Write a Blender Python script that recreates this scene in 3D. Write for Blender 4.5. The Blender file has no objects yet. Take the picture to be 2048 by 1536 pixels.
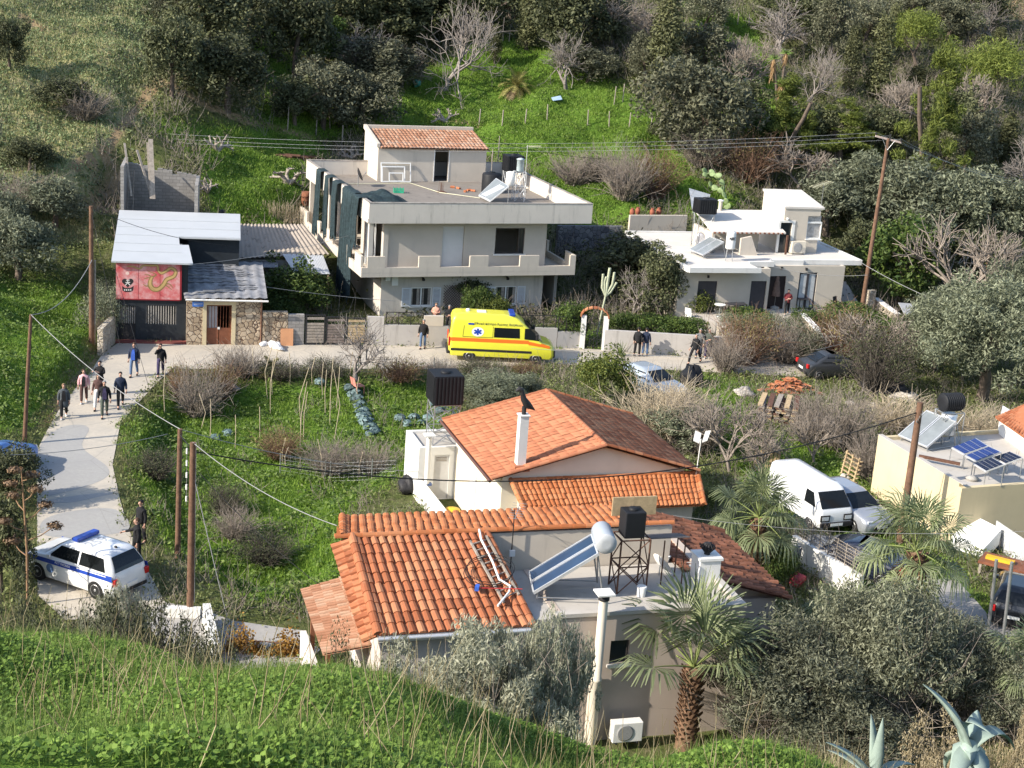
import bpy,math,random
import numpy as np
from mathutils import Vector,Matrix
rs = np.random.default_rng(11); random.seed(11)
S = bpy.context.scene; COL = S.collection
PI = math.pi
# ---------------------------------------------------------------- camera
FPX,PITCH,ROLL,CAMH = 3145.,.284,.072,23.4
def _basis():
    F = np.array([0,math.cos(PITCH),-math.sin(PITCH)]); R0 = np.array([1.,0,0]); U0 = np.array([0,math.sin(PITCH),math.cos(PITCH)])
    return math.cos(ROLL)*R0+math.sin(ROLL)*U0,math.cos(ROLL)*U0-math.sin(ROLL)*R0,F
CR,CU,CF = _basis(); CC = np.array([0,0,CAMH])
cam = bpy.data.objects.new('camera',bpy.data.cameras.new('camera')); COL.objects.link(cam)
cam.data.sensor_width = 36; cam.data.lens = FPX/2048*36; cam.data.clip_end = 1500; cam.data.clip_start = .1
mw = Matrix.Identity(4)
for i in range(3):
    mw[i][0] = CR[i]; mw[i][1] = CU[i]; mw[i][2] = -CF[i]; mw[i][3] = CC[i]
cam.matrix_world = mw; S.camera = cam
# ---------------------------------------------------------------- light
SUN_AZ,SUN_EL = math.radians(29.5),math.radians(31)      # the sun stands behind the camera's left shoulder
W = bpy.data.worlds.new('World'); S.world = W; W.use_nodes = True
nt = W.node_tree; bg = nt.nodes['Background']
sky = nt.nodes.new('ShaderNodeTexSky'); sky.sky_type = 'NISHITA'; sky.sun_disc = False
sky.sun_elevation = SUN_EL; sky.sun_rotation = math.atan2(-math.cos(SUN_AZ),-math.sin(SUN_AZ)); sky.altitude = 100; sky.air_density = 1.0; sky.dust_density = 1.2
nt.links.new(sky.outputs[0],bg.inputs[0]); bg.inputs[1].default_value = .15
sl = bpy.data.lights.new('sun','SUN'); sl.energy = 4.2; sl.angle = math.radians(.55); sl.color = (1,.92,.79)
so = bpy.data.objects.new('sun',sl); COL.objects.link(so)
LD = Vector((math.cos(SUN_AZ)*math.cos(SUN_EL),math.sin(SUN_AZ)*math.cos(SUN_EL),-math.sin(SUN_EL)))
so.rotation_euler = LD.to_track_quat('-Z','Y').to_euler(); so.location = (-40,-20,60)
S.view_settings.view_transform = 'Standard'; S.view_settings.look = 'None'; S.view_settings.exposure = .88; S.view_settings.gamma = 1
S.render.engine = 'CYCLES'
S.cycles.max_bounces = 5; S.cycles.diffuse_bounces = 3; S.cycles.glossy_bounces = 2; S.cycles.transmission_bounces = 3; S.cycles.transparent_max_bounces = 4
S.cycles.use_denoising = True
# ---------------------------------------------------------------- solving places on the ground from the photo
def ray(x,y): return CF+CR*(x-1024)/FPX+CU*(768-y)/FPX
def gp(x,y,z=0.):
    d = ray(x,y); return CC+d*((z-CAMH)/d[2])
def gd(x,y,d): return CC+ray(x,y)*d
class Fr:
    """a building's own frame: u along its front, v into it, z up"""
    def __init__(s,x,y,th,z=0.):
        s.o = np.array([x,y,z]); s.th = th; s.c,s.s = math.cos(th),math.sin(th)
    def w(s,u,v,z=0.): return np.array([s.o[0]+u*s.c-v*s.s,s.o[1]+u*s.s+v*s.c,s.o[2]+z])
    def l(s,P):
        d = np.asarray(P)-s.o; return np.array([d[0]*s.c+d[1]*s.s,-d[0]*s.s+d[1]*s.c,d[2]])
    def pz(s,x,y,z): return s.l(gp(x,y,z+s.o[2]))
    def pv(s,x,y,v):
        r = ray(x,y); n = np.array([-s.s,s.c,0]); t = ((s.o-CC)@n+v)/(r@n); return s.l(CC+r*t)
    def pu(s,x,y,u):
        r = ray(x,y); n = np.array([s.c,s.s,0]); t = ((s.o-CC)@n+u)/(r@n); return s.l(CC+r*t)
# ---------------------------------------------------------------- object helpers
def tag(o,label,cat,group=None):
    o['label'] = label; o['category'] = cat
    if group: o['group'] = group
    return o
def thing(name,label,cat,loc=(0,0,0),rz=0.,group=None):
    o = bpy.data.objects.new(name,None); COL.objects.link(o); o.empty_display_size = .3
    o.location = [float(a) for a in loc]; o.rotation_euler = (0,0,rz)
    return tag(o,label,cat,group)
def fthing(name,label,cat,f,group=None): return thing(name,label,cat,f.o,f.th,group)
def kids(o): return list(o.children)
def copy_tree(o,parent=None):
    c = o.copy(); COL.objects.link(c)
    if parent is not None: c.parent = parent
    for ch in kids(o): copy_tree(ch,c)
    return c
class MB:
    def __init__(s): s.v = []; s.f = []; s.m = []; s.sm = []
    def add(s,vs,fs,m=0,smooth=False):
        b = len(s.v); s.v += [tuple(float(a) for a in p) for p in vs]
        for f in fs: s.f.append([i+b for i in f]); s.m.append(m); s.sm.append(smooth)
        return s
    def box(s,x0,x1,y0,y1,z0,z1,m=0):
        vs = [(x0,y0,z0),(x1,y0,z0),(x1,y1,z0),(x0,y1,z0),(x0,y0,z1),(x1,y0,z1),(x1,y1,z1),(x0,y1,z1)]
        return s.add(vs,[(0,3,2,1),(4,5,6,7),(0,1,5,4),(1,2,6,5),(2,3,7,6),(3,0,4,7)],m)
    def obox(s,mat,sx,sy,sz,m=0):
        vs = [mat @ Vector((a*sx/2,b*sy/2,c*sz/2)) for c in (-1,1) for a,b in ((-1,-1),(1,-1),(1,1),(-1,1))]
        return s.add(vs,[(0,3,2,1),(4,5,6,7),(0,1,5,4),(1,2,6,5),(2,3,7,6),(3,0,4,7)],m)
    def beam(s,p0,p1,w,h,m=0):
        p0 = Vector(p0); p1 = Vector(p1); d = p1-p0
        mt = Matrix.Translation((p0+p1)/2) @ d.to_track_quat('X','Z').to_matrix().to_4x4()
        return s.obox(mt,d.length,w,h,m)
    def prism(s,poly,z0,z1,m=0):
        n = len(poly); vs = [(p[0],p[1],z0) for p in poly]+[(p[0],p[1],z1) for p in poly]
        return s.add(vs,[list(range(n))[::-1],list(range(n,2*n))]+[(i,(i+1) % n,n+(i+1) % n,n+i) for i in range(n)],m)
    def slab(s,top,th,m=0,d=(0,0,-1)):
        """a plate whose top face is the polygon top, th thick along d"""
        n = len(top); vs = [tuple(p) for p in top]+[tuple(p[k]+d[k]*th for k in range(3)) for p in top]
        return s.add(vs,[list(range(n)),list(range(n,2*n))[::-1]]+[(i,n+i,n+(i+1) % n,(i+1) % n) for i in range(n)],m)
    def quad(s,a,b,c,d,m=0): return s.add([a,b,c,d],[(0,1,2,3)],m)
    def tube(s,pts,r,n=6,m=0,smooth=True,cap=True):
        pts = [Vector(p) for p in pts]; k = len(pts); rr = r if hasattr(r,'__len__') else [r]*k
        vs = []; t0 = (pts[1]-pts[0]).normalized(); a = t0.orthogonal().normalized()
        for i,p in enumerate(pts):
            t = ((pts[min(i+1,k-1)]-pts[max(i-1,0)])).normalized()
            a = (a-t*a.dot(t)); a = a.normalized() if a.length > 1e-6 else t.orthogonal().normalized(); b = t.cross(a)
            for j in range(n):
                an = 2*PI*j/n; vs.append(p+(a*math.cos(an)+b*math.sin(an))*rr[i])
        fs = [(i*n+j,i*n+(j+1) % n,(i+1)*n+(j+1) % n,(i+1)*n+j) for i in range(k-1) for j in range(n)]
        s.add(vs,fs,m,smooth)
        if cap: s.add(vs[:n],[list(range(n))[::-1]],m); s.add(vs[-n:],[list(range(n))],m)
        return s
    def lathe(s,prof,n=16,c=(0,0,0),mat=None,m=0,smooth=True):
        vs = []
        for r,z in prof:
            for j in range(n):
                p = Vector((r*math.cos(2*PI*j/n),r*math.sin(2*PI*j/n),z)); p = mat @ p if mat else p+Vector(c); vs.append(p)
        k = len(prof); fs = [(i*n+j,i*n+(j+1) % n,(i+1)*n+(j+1) % n,(i+1)*n+j) for i in range(k-1) for j in range(n)]
        s.add(vs,fs,m,smooth)
        s.add(vs[:n],[list(range(n))[::-1]],m); s.add(vs[-n:],[list(range(n))],m)
        return s
    def ball(s,c,r,m=0,n=10):
        rx,ry,rz = r if hasattr(r,'__len__') else (r,r,r); vs = []; h = n//2+1
        for i in range(h+1):
            a = PI*i/h
            for j in range(n): vs.append((c[0]+rx*math.sin(a)*math.cos(2*PI*j/n),c[1]+ry*math.sin(a)*math.sin(2*PI*j/n),c[2]-rz*math.cos(a)))
        return s.add(vs,[(i*n+j,i*n+(j+1) % n,(i+1)*n+(j+1) % n,(i+1)*n+j) for i in range(h) for j in range(n)],m,True)
    def wall(s,ax,a0,a1,z0,z1,b0,b1,holes=(),m=0):
        """upright wall along u (ax=0) or v (ax=1) from a0 to a1, thick from b0 to b1, with openings (p0,p1,q0,q1)"""
        xs = sorted({a0,a1,*[h[0] for h in holes],*[h[1] for h in holes]}); zs = sorted({z0,z1,*[h[2] for h in holes],*[h[3] for h in holes]})
        xs = [x for x in xs if a0 <= x <= a1]; zs = [z for z in zs if z0 <= z <= z1]
        for i in range(len(xs)-1):
            run = None
            for j in range(len(zs)-1):
                cx,cz = (xs[i]+xs[i+1])/2,(zs[j]+zs[j+1])/2
                op = any(h[0] < cx < h[1] and h[2] < cz < h[3] for h in holes)
                if not op:
                    if run is None: run = zs[j]
                    end = zs[j+1]
                if (op or j == len(zs)-2) and run is not None:
                    e = end
                    if ax == 0: s.box(xs[i],xs[i+1],b0,b1,run,e,m)
                    else: s.box(b0,b1,xs[i],xs[i+1],run,e,m)
                    run = None
        return s
    def build(s,name,mats,parent=None,bevel=0.,label=None):
        me = bpy.data.meshes.new(name); me.from_pydata(s.v,[],s.f)
        for mt in (mats if isinstance(mats,(list,tuple)) else [mats]): me.materials.append(mt)
        me.polygons.foreach_set('material_index',s.m); me.polygons.foreach_set('use_smooth',s.sm); me.update()
        o = bpy.data.objects.new(name,me); COL.objects.link(o)
        if parent is not None: o.parent = parent
        if bevel:
            b = o.modifiers.new('bevel','BEVEL'); b.width = bevel; b.segments = 2; b.limit_method = 'ANGLE'; b.angle_limit = math.radians(50)
        if label: o['label'] = label
        return o
def npmesh(name,V,Fq,mats,parent=None,smooth=False,midx=None):
    """fast mesh from numpy: V (n,3), Fq (m,k) all k-gons"""
    me = bpy.data.meshes.new(name); V = np.ascontiguousarray(V,np.float32); Fq = np.ascontiguousarray(Fq,np.int32); k = Fq.shape[1]
    me.vertices.add(len(V)); me.vertices.foreach_set('co',V.ravel())
    me.loops.add(Fq.size); me.loops.foreach_set('vertex_index',Fq.ravel())
    me.polygons.add(len(Fq)); me.polygons.foreach_set('loop_start',np.arange(0,Fq.size,k,dtype=np.int32)); me.polygons.foreach_set('loop_total',np.full(len(Fq),k,np.int32))
    for mt in (mats if isinstance(mats,(list,tuple)) else [mats]): me.materials.append(mt)
    if smooth: me.polygons.foreach_set('use_smooth',np.ones(len(Fq),bool))
    if midx is not None: me.polygons.foreach_set('material_index',np.asarray(midx,np.int32))
    me.update(calc_edges=True)
    if parent is False: return me
    o = bpy.data.objects.new(name,me); COL.objects.link(o)
    if parent is not None: o.parent = parent
    return o
def mobj(name,me,parent=None):
    o = bpy.data.objects.new(name,me); COL.objects.link(o)
    if parent is not None: o.parent = parent
    return o
# ---------------------------------------------------------------- materials
MATS = {}
class NB:
    def __init__(s,name):
        s.mat = bpy.data.materials.new(name); s.mat.use_nodes = True; s.t = s.mat.node_tree; s.b = s.t.nodes['Principled BSDF']
    def n(s,ty,**kw):
        x = s.t.nodes.new(ty)
        for k,v in kw.items():
            if k.startswith('i_'):
                key = k[2:]; key = int(key) if key.isdigit() else key.replace('_',' ')
                x.inputs[key].default_value = v
            else: setattr(x,k,v)
        return x
    def l(s,a,b): s.t.links.new(a,b)
    def coord(s,sc=(1,1,1),space='Object'):
        tc = s.n('ShaderNodeTexCoord'); mp = s.n('ShaderNodeMapping'); s.l(tc.outputs[space],mp.inputs[0]); mp.inputs['Scale'].default_value = sc; return mp.outputs[0]
    def noise(s,vec,sc,det=4,rough=.6):
        x = s.n('ShaderNodeTexNoise'); s.l(vec,x.inputs['Vector']); x.inputs['Scale'].default_value = sc; x.inputs['Detail'].default_value = det; x.inputs['Roughness'].default_value = rough; return x.outputs['Fac']
    def ramp(s,fac,stops):
        r = s.n('ShaderNodeValToRGB'); s.l(fac,r.inputs[0]); e = r.color_ramp.elements
        while len(e) < len(stops): e.new(.5)
        for el,(p,c) in zip(e,stops): el.position = p; el.color = (*c,1) if len(c) == 3 else c
        return r.outputs[0]
    def mix(s,fac,a,b,mode='MIX'):
        x = s.n('ShaderNodeMix',data_type='RGBA',blend_type=mode)
        if hasattr(fac,'node'): s.l(fac,x.inputs[0])
        else: x.inputs[0].default_value = fac
        for v,i in ((a,6),(b,7)):
            if hasattr(v,'node'): s.l(v,x.inputs[i])
            else: x.inputs[i].default_value = (*v,1)
        return x.outputs[2]
    def bump(s,h,st=.3,dist=.02):
        x = s.n('ShaderNodeBump'); x.inputs['Strength'].default_value = st; x.inputs['Distance'].default_value = dist; s.l(h,x.inputs['Height']); s.l(x.outputs[0],s.b.inputs['Normal'])
def sc3(c,k): return tuple(min(1,a*k) for a in c)
def mat(name,col,rough=.7,var=.12,scale=1.5,metal=0.,spec=.3,bump=0.,coat=0.,dirt=None,dirt_amt=.5):
    if name in MATS: return MATS[name]
    b = NB(name); v = b.coord()
    f = b.noise(v,scale,5,.65)
    c = b.ramp(f,[(.3,sc3(col,1-var)),(.7,sc3(col,1+var))])
    if dirt:
        f2 = b.noise(b.coord((1.2,1.2,.25)),1.1,6,.7)
        r = b.ramp(f2,[(.5,(0,0,0)),(.72,(dirt_amt,)*3)]); c = b.mix(r,c,dirt)
    b.l(c,b.b.inputs['Base Color']); b.b.inputs['Roughness'].default_value = rough; b.b.inputs['Metallic'].default_value = metal
    b.b.inputs['Specular IOR Level'].default_value = spec
    if coat: b.b.inputs['Coat Weight'].default_value = coat
    if bump: b.bump(b.noise(v,scale*12,4),bump,.01)
    MATS[name] = b.mat; return b.mat
def leafmat(name,dark,light,trans=.25,rough=.6,objvar=.25):
    if name in MATS: return MATS[name]
    b = NB(name); g = b.n('ShaderNodeNewGeometry'); oi = b.n('ShaderNodeObjectInfo')
    c = b.ramp(g.outputs['Random Per Island'],[(0.,dark),(1.,light)])
    h = b.n('ShaderNodeHueSaturation'); b.l(c,h.inputs['Color'])
    mr = b.n('ShaderNodeMapRange'); b.l(oi.outputs['Random'],mr.inputs[0]); mr.inputs[3].default_value = 1-objvar; mr.inputs[4].default_value = 1+objvar
    b.l(mr.outputs[0],h.inputs['Value']); c = h.outputs[0]
    b.l(c,b.b.inputs['Base Color']); b.b.inputs['Roughness'].default_value = rough; b.b.inputs['Specular IOR Level'].default_value = .25
    tr = b.n('ShaderNodeBsdfTranslucent'); b.l(c,tr.inputs[0]); ms = b.n('ShaderNodeMixShader'); ms.inputs[0].default_value = trans
    out = b.t.nodes['Material Output']; b.l(b.b.outputs[0],ms.inputs[1]); b.l(tr.outputs[0],ms.inputs[2]); b.l(ms.outputs[0],out.inputs[0])
    MATS[name] = b.mat; return b.mat
def glassmat(name,col=(.02,.025,.03),rough=.08): return mat(name,col,rough,0,1,0,.6)
M_WHITE = mat('white_paint',(.74,.73,.7),.6,.05)
M_DARK = mat('dark_void',(.012,.012,.013),.9,.1)
M_BLACKP = mat('black_plastic',(.016,.017,.02),.55,.2,2,0,.2)
M_STEEL = mat('galvanised_steel',(.42,.43,.44),.4,.15,6,.7)
M_RUST = mat('rusty_iron',(.12,.06,.04),.8,.35,9)
M_IRON = mat('dark_iron',(.025,.024,.026),.6,.2,8)
M_WOODPOLE = mat('pole_wood',(.15,.085,.055),.85,.35,5)
M_GREYWOOD = mat('weathered_wood',(.3,.26,.22),.9,.3,7)
M_ALU = mat('aluminium',(.66,.67,.68),.35,.08,5,.5)
M_PVC = mat('white_pvc',(.78,.78,.76),.35,.04)
M_GLASS = glassmat('window_glass')
# ---------------------------------------------------------------- the ground
CT = [(x,y,0) for x in (-20,-10,0,10,20,32) for y in (48,58,68,78,88)]
CT += [(-14,97,.5),(-8,97,0),(0,97,0),(8,97,.2),(16,97,.45),(22,99,.4),(30,97,.4),(16,103,.5),(24,106,.6),(-8,106,1.2),(2,108,1.4),(11,108,1.6)]
for x in (-13,0,14): CT += [(x,114,3.6),(x,125,7.4),(x,140,12.6),(x,155,17.8),(x,178,25)]
CT += [(30,113,2.4),(34,124,6),(37,140,11.5),(42,160,17.5),(48,182,23),(60,112,1.5),(62,130,6.5),(66,155,14),(70,180,20),(44,96,.2),(60,96,.2),(45,75,-.2),(45,55,-.3),(30,45,0)]
CT += [(-25,96,3.6),(-24,106,7),(-27,118,11.5),(-33,92,4.2),(-40,100,7.5),(-40,115,13),(-46,135,20.5),(-30,135,16),(-20,135,12.5),(-50,155,25),(-25,160,21),(-60,100,12),(-60,80,7)]
CT += [(-26.5,80,1.9),(-26,73,1.7),(-28,64,1.5),(-35,78,3.0),(-45,80,5),(-24.5,59,.6),(-26,52,.3),(-34,60,2),(-35,48,1)]
CT += [(0,0,21.7),(-15,2,20.8),(15,2,20),(-9,23.2,11.4),(-4,22.3,11.55),(0,21.3,11.5),(4,20.4,11.0),(7,19,10.4),(-6,13,16.2),(0,13,16.1),(6,13,14.6),(-16,24,12.4),
       (-11,32,4.2),(-4,31,3.6),(2,30,3.2),(8,29,3.4),(-11,41,.8),(-4,38,.4),(3,38,0),(11,37,.1),(20,38,0),(22,27,3.4),(14,25,6),(30,20,6),(-26,40,2),(-25,30,7)]
CT = np.array(CT,float)
def _tps(P,Z,lam=.4):
    n = len(P); d = np.hypot(P[:,None,0]-P[None,:,0],P[:,None,1]-P[None,:,1])
    K = np.where(d > 0,d*d*np.log(d+1e-9),0); A = np.zeros((n+3,n+3)); A[:n,:n] = K+lam*np.eye(n)
    A[:n,n] = 1; A[:n,n+1:] = P; A[n,:n] = 1; A[n+1:,:n] = P.T
    return np.linalg.solve(A,np.r_[Z,0,0,0])
_TC = _tps(CT[:,:2],CT[:,2])
def sstep(x,a,b): t = np.clip((x-a)/(b-a),0,1); return t*t*(3-2*t)
_nz = np.random.default_rng(5)
_NW = [(_nz.uniform(.05,.9),_nz.uniform(0,2*PI),_nz.uniform(0,2*PI)) for _ in range(26)]
def wob(x,y):
    r = 0
    for k,a,p in _NW: r = r+np.sin((x*math.cos(a)+y*math.sin(a))*k*2+p)*.12/(.3+k)
    return r
def tz0(x,y):
    x = np.asarray(x,float); y = np.asarray(y,float); sh = x.shape; xf = x.ravel(); yf = y.ravel(); out = np.empty(len(xf))
    for i in range(0,len(xf),20000):
        a = xf[i:i+20000,None]-CT[None,:,0]; b = yf[i:i+20000,None]-CT[None,:,1]; d2 = a*a+b*b
        out[i:i+20000] = (.5*d2*np.log(d2+1e-9)) @ _TC[:len(CT)]+_TC[len(CT)]+_TC[len(CT)+1]*xf[i:i+20000]+_TC[len(CT)+2]*yf[i:i+20000]
    return out.reshape(sh)
def inpoly(x,y,poly):
    x = np.asarray(x); y = np.asarray(y); r = np.zeros(x.shape,bool); n = len(poly)
    for i in range(n):
        x0,y0 = poly[i][:2]; x1,y1 = poly[(i+1) % n][:2]
        c = ((y0 > y) != (y1 > y)); r ^= c & (x < (x1-x0)*(y-y0)/((y1-y0) if y1 != y0 else 1e-9)+x0)
    return r
def segd(x,y,poly,closed=True):
    r = np.full(np.shape(x),1e9); n = len(poly)
    for i in range(n if closed else n-1):
        x0,y0 = poly[i][:2]; x1,y1 = poly[(i+1) % n][:2]; dx,dy = x1-x0,y1-y0
        t = np.clip(((x-x0)*dx+(y-y0)*dy)/(dx*dx+dy*dy+1e-9),0,1); r = np.minimum(r,np.hypot(x-x0-t*dx,y-y0-t*dy))
    return r
ROADPX = [(75,1190),(74,1000),(72,905),(100,850),(130,800),(180,745),(205,708),(236,686),(400,688),(620,688),(845,692),(1110,697),(1180,697),(1250,705),(1440,714),(1640,728),(1640,756),(1450,746),(1300,738),(1110,728),(900,738),(480,738),(345,738),(318,762),(268,815),(240,850),(225,930),(240,1000),(258,1060),(300,1150),(330,1205),(280,1240),(130,1240)]
ROAD = [gp(*q)[:2] for q in ROADPX]
PATH = [gp(*q)[:2] for q in [(280,1240),(330,1205),(390,1215),(470,1242),(610,1262),(640,1300),(600,1340),(480,1345),(420,1310),(330,1290)]]
DRIVE = [gp(*q)[:2] for q in [(1850,1165),(1905,1150),(1955,1205),(1985,1240),(2080,1240),(2100,1275),(1800,1270),(1780,1220)]]
GARDEN = [gp(*q)[:2] for q in [(350,765),(900,755),(905,830),(860,870),(800,940),(660,1020),(660,1160),(480,1190),(330,1080),(265,900),(290,830)]]
BANK = [gp(*q)[:2] for q in [(190,700),(130,790),(80,850)]]
def tz(x,y):
    x = np.asarray(x,float); y = np.asarray(y,float); z = tz0(x,y)
    w = wob(x,y); z = z+w*np.clip(np.abs(z)/2.5,.04,1)*.55
    flat = sstep(segd(x,y,ROAD),.2,1.4); ins = inpoly(x,y,ROAD); flat = np.where(ins,0,flat)
    for pl in (PATH,DRIVE):
        fl = np.where(inpoly(x,y,pl),0,sstep(segd(x,y,pl),.1,.9)); flat = np.minimum(flat,fl)
    gi = inpoly(x,y,GARDEN); gw = np.where(gi,sstep(segd(x,y,GARDEN),0,1.2),0); z = z-.75*gw
    tr = (x > 9) & (x < 26) & (y > 95) & (y < 106); z = np.where(tr,np.minimum(z,.8),z)
    return z*flat-.012*(1-flat)
# the gully cut into the left hillside
GUL = [gp(312,165,12.5)[:2],gp(250,250,9.0)[:2],gp(185,345,6.5)[:2],gp(190,400,4.6)[:2]]
def tzf(x,y):
    z = tz(x,y); d = segd(x,y,GUL,False); return z-2.8*(1-sstep(d,.7,2.4))
gx = np.arange(-75,90.01,.55); gy = np.arange(-8,200.01,.55); GX,GY = np.meshgrid(gx,gy); GZ = tzf(GX,GY)
def hz(x,y):
    fx = np.clip((np.asarray(x)-gx[0])/.55,0,len(gx)-1.001); fy = np.clip((np.asarray(y)-gy[0])/.55,0,len(gy)-1.001)
    i = fx.astype(int); j = fy.astype(int); a = fx-i; b = fy-j
    return GZ[j,i]*(1-a)*(1-b)+GZ[j,i+1]*a*(1-b)+GZ[j+1,i]*(1-a)*b+GZ[j+1,i+1]*a*b
def hit(px,py,dmin=26.,dmax=260.):
    """where the line of sight through a photo pixel first meets the ground"""
    d = np.arange(dmin,dmax,.1); r = ray(px,py); P = CC[None]+d[:,None]*r[None]; h = hz(P[:,0],P[:,1])
    k = np.argmax(P[:,2] < h); p = P[k]
    return np.array([p[0],p[1],hz(p[0],p[1])])
def proj(P):
    v = np.asarray(P,float)-CC; d = v @ CF; return np.array([1024+FPX*(v @ CR)/d,768-FPX*(v @ CU)/d,d]) if v.ndim == 1 else np.stack([1024+FPX*(v @ CR)/d,768-FPX*(v @ CU)/d,d],-1)
# cover masks (what grows there): green grass, dry grass, bare soil
PRJ = proj(np.stack([GX,GY,GZ],-1).reshape(-1,3)); QX = PRJ[:,0].reshape(GX.shape); QY = PRJ[:,1].reshape(GX.shape)
def pixmask(polys,soft=25):
    m = np.zeros(GX.shape)
    for pl in polys:
        ins = inpoly(QX,QY,pl); d = segd(QX,QY,pl); m = np.maximum(m,np.where(ins,.5+.5*np.clip(d/soft,0,1),.5-.5*np.clip(d/soft,0,1)))
    return m
far = GY > 93
g_far = pixmask([[(520,260),(560,90),(640,240),(800,190),(900,110),(1000,70),(1130,120),(1250,180),(1330,250),(1380,330),(1300,420),(1180,470),(1040,330),(700,250),(620,330),(560,460),(430,440),(400,300),(310,250)],
                 [(1380,30),(1500,40),(1530,120),(1600,260),(1480,260),(1420,120)],[(1330,330),(1480,400),(1450,440),(1330,420)],[(520,60),(590,60),(570,150),(510,150)]])
dry_far = pixmask([[(-60,-60),(560,-60),(480,60),(300,180),(200,330),(190,420),(200,560),(120,560),(-60,480)]],40)
g_near = pixmask([[(-60,560),(150,570),(190,690),(60,850),(-60,860)],[(240,860),(330,1080),(500,1200),(690,1180),(700,1010),(830,930),(900,850),(900,770),(350,770),(300,830)],
                  [(1380,760),(1500,780),(1490,880),(1720,900),(1740,1060),(1560,1010),(1440,900)],[(1700,1060),(1900,1130),(1980,1230),(1900,1260),(1700,1160)],[(1080,640),(1480,640),(1700,650),(1700,690),(1100,690)]])
green = np.where(far,g_far,g_near); dry = np.where(far,dry_far,0)
near = GY < 30; green = np.where(near,1.,green)
gul = 1-sstep(segd(GX,GY,GUL,False),.3,2.4); bank = (1-sstep(segd(GX,GY,BANK,False),.2,1.1))
def pixline(pts,w): return np.clip(1.2-segd(QX,QY,pts,False)/w,0,1)*far
soil = np.maximum.reduce([gul*1.1,bank*.6,pixline([(320,160),(400,205),(480,238),(560,258),(640,280),(700,305)],9),pixline([(150,330),(215,300),(250,245),(310,170)],16),pixline([(1960,-30),(2060,20)],40),pixline([(40,30),(90,60)],14)*.8,pixline([(900,240),(960,250)],7)])
V = np.stack([GX,GY,GZ],-1).reshape(-1,3); nx,ny = len(gx),len(gy)
I = np.arange(nx*ny).reshape(ny,nx); FQ = np.stack([I[:-1,:-1],I[:-1,1:],I[1:,1:],I[1:,:-1]],-1).reshape(-1,4)
def groundmat():
    b = NB('hillside_ground'); v = b.coord()
    n1 = b.noise(v,.35,6,.65); n2 = b.noise(v,2.2,6,.75); n3 = b.noise(v,9,4,.7)
    at = lambda nm: b.n('ShaderNodeAttribute',attribute_name=nm).outputs['Fac']
    def mx(f,n,k=.5):
        a = b.n('ShaderNodeMath',operation='ADD'); b.l(f,a.inputs[0]); m2 = b.n('ShaderNodeMath',operation='MULTIPLY_ADD'); b.l(n,m2.inputs[0]); m2.inputs[1].default_value = k; m2.inputs[2].default_value = -k/2; b.l(m2.outputs[0],a.inputs[1])
        r = b.n('ShaderNodeMapRange'); b.l(a.outputs[0],r.inputs[0]); r.inputs[1].default_value = .35; r.inputs[2].default_value = .65; return r.outputs[0]
    scrub = b.ramp(n2,[(.25,(.04,.05,.02)),(.45,(.09,.11,.035)),(.6,(.13,.13,.06)),(.8,(.22,.19,.12))])
    grass = b.ramp(n2,[(.25,(.05,.1,.015)),(.5,(.11,.2,.028)),(.7,(.17,.25,.05)),(.85,(.23,.22,.1))])
    dryc = b.ramp(n2,[(.25,(.1,.13,.045)),(.42,(.22,.23,.09)),(.55,(.34,.29,.17)),(.68,(.22,.24,.09)),(.85,(.42,.35,.23))])
    soil = b.ramp(n3,[(.2,(.16,.11,.06)),(.6,(.34,.25,.15)),(.9,(.5,.4,.26))])
    c = b.mix(mx(at('green'),n2,.9),scrub,grass); c = b.mix(mx(at('dry'),n1,.6),c,dryc); c = b.mix(mx(at('soil'),n2,.8),c,soil)
    b.l(c,b.b.inputs['Base Color']); b.b.inputs['Roughness'].default_value = .95; b.b.inputs['Specular IOR Level'].default_value = .1
    b.bump(n2,.9,.25); return b.mat
ground = npmesh('ground',V,FQ,groundmat(),None,True); ground['kind'] = 'structure'
for nm,a in (('green',green),('dry',dry),('soil',soil)):
    at = ground.data.attributes.new(nm,'FLOAT','POINT'); at.data.foreach_set('value',a.ravel().astype(np.float32))
# far ridge beyond, so that the hillside does not end in the air
rd = MB(); N = 40; pr = [(-190+i*380/N) for i in range(N+1)]
for i in range(N):
    x0,x1 = pr[i],pr[i+1]; za,zb = 26+3*math.sin(i*.7),26+3*math.sin((i+1)*.7)
    rd.quad((x0,199,za-4),(x1,199,zb-4),(x1,330,zb+45),(x0,330,za+45))
o = rd.build('far_hill',ground.data.materials[0]); o['kind'] = 'structure'
for at in ('green',): o.data.attributes.new(at,'FLOAT','POINT')
# road, paths: flat sheets on the ground
def roadmat(name,base,patch):
    b = NB(name); v = b.coord(); n1 = b.noise(v,.5,6,.7); n2 = b.noise(v,6,6,.75)
    c = b.ramp(n2,[(.2,sc3(base,.8)),(.8,sc3(base,1.12))]); p = b.ramp(n1,[(.42,(0,0,0)),(.62,(.8,)*3)]); c = b.mix(p,c,patch)
    vo = b.n('ShaderNodeTexVoronoi',feature='DISTANCE_TO_EDGE'); b.l(v,vo.inputs['Vector']); vo.inputs['Scale'].default_value = .32
    cr = b.ramp(vo.outputs[0],[(.002,(.45,)*3),(.007,(0,0,0))]); c = b.mix(cr,c,(.22,.21,.19))
    b.l(c,b.b.inputs['Base Color']); b.b.inputs['Roughness'].default_value = .9; b.bump(n2,.25,.02); return b.mat
M_ROAD = roadmat('concrete_road',(.49,.435,.355),(.38,.345,.295)); M_PATH = roadmat('grey_concrete',(.36,.34,.31),(.28,.27,.26))
def sheet(name,poly,z,m):
    o = MB().add([(p[0],p[1],z) for p in poly],[list(range(len(poly)))]).build(name,m); o['kind'] = 'structure'; return o
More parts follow.
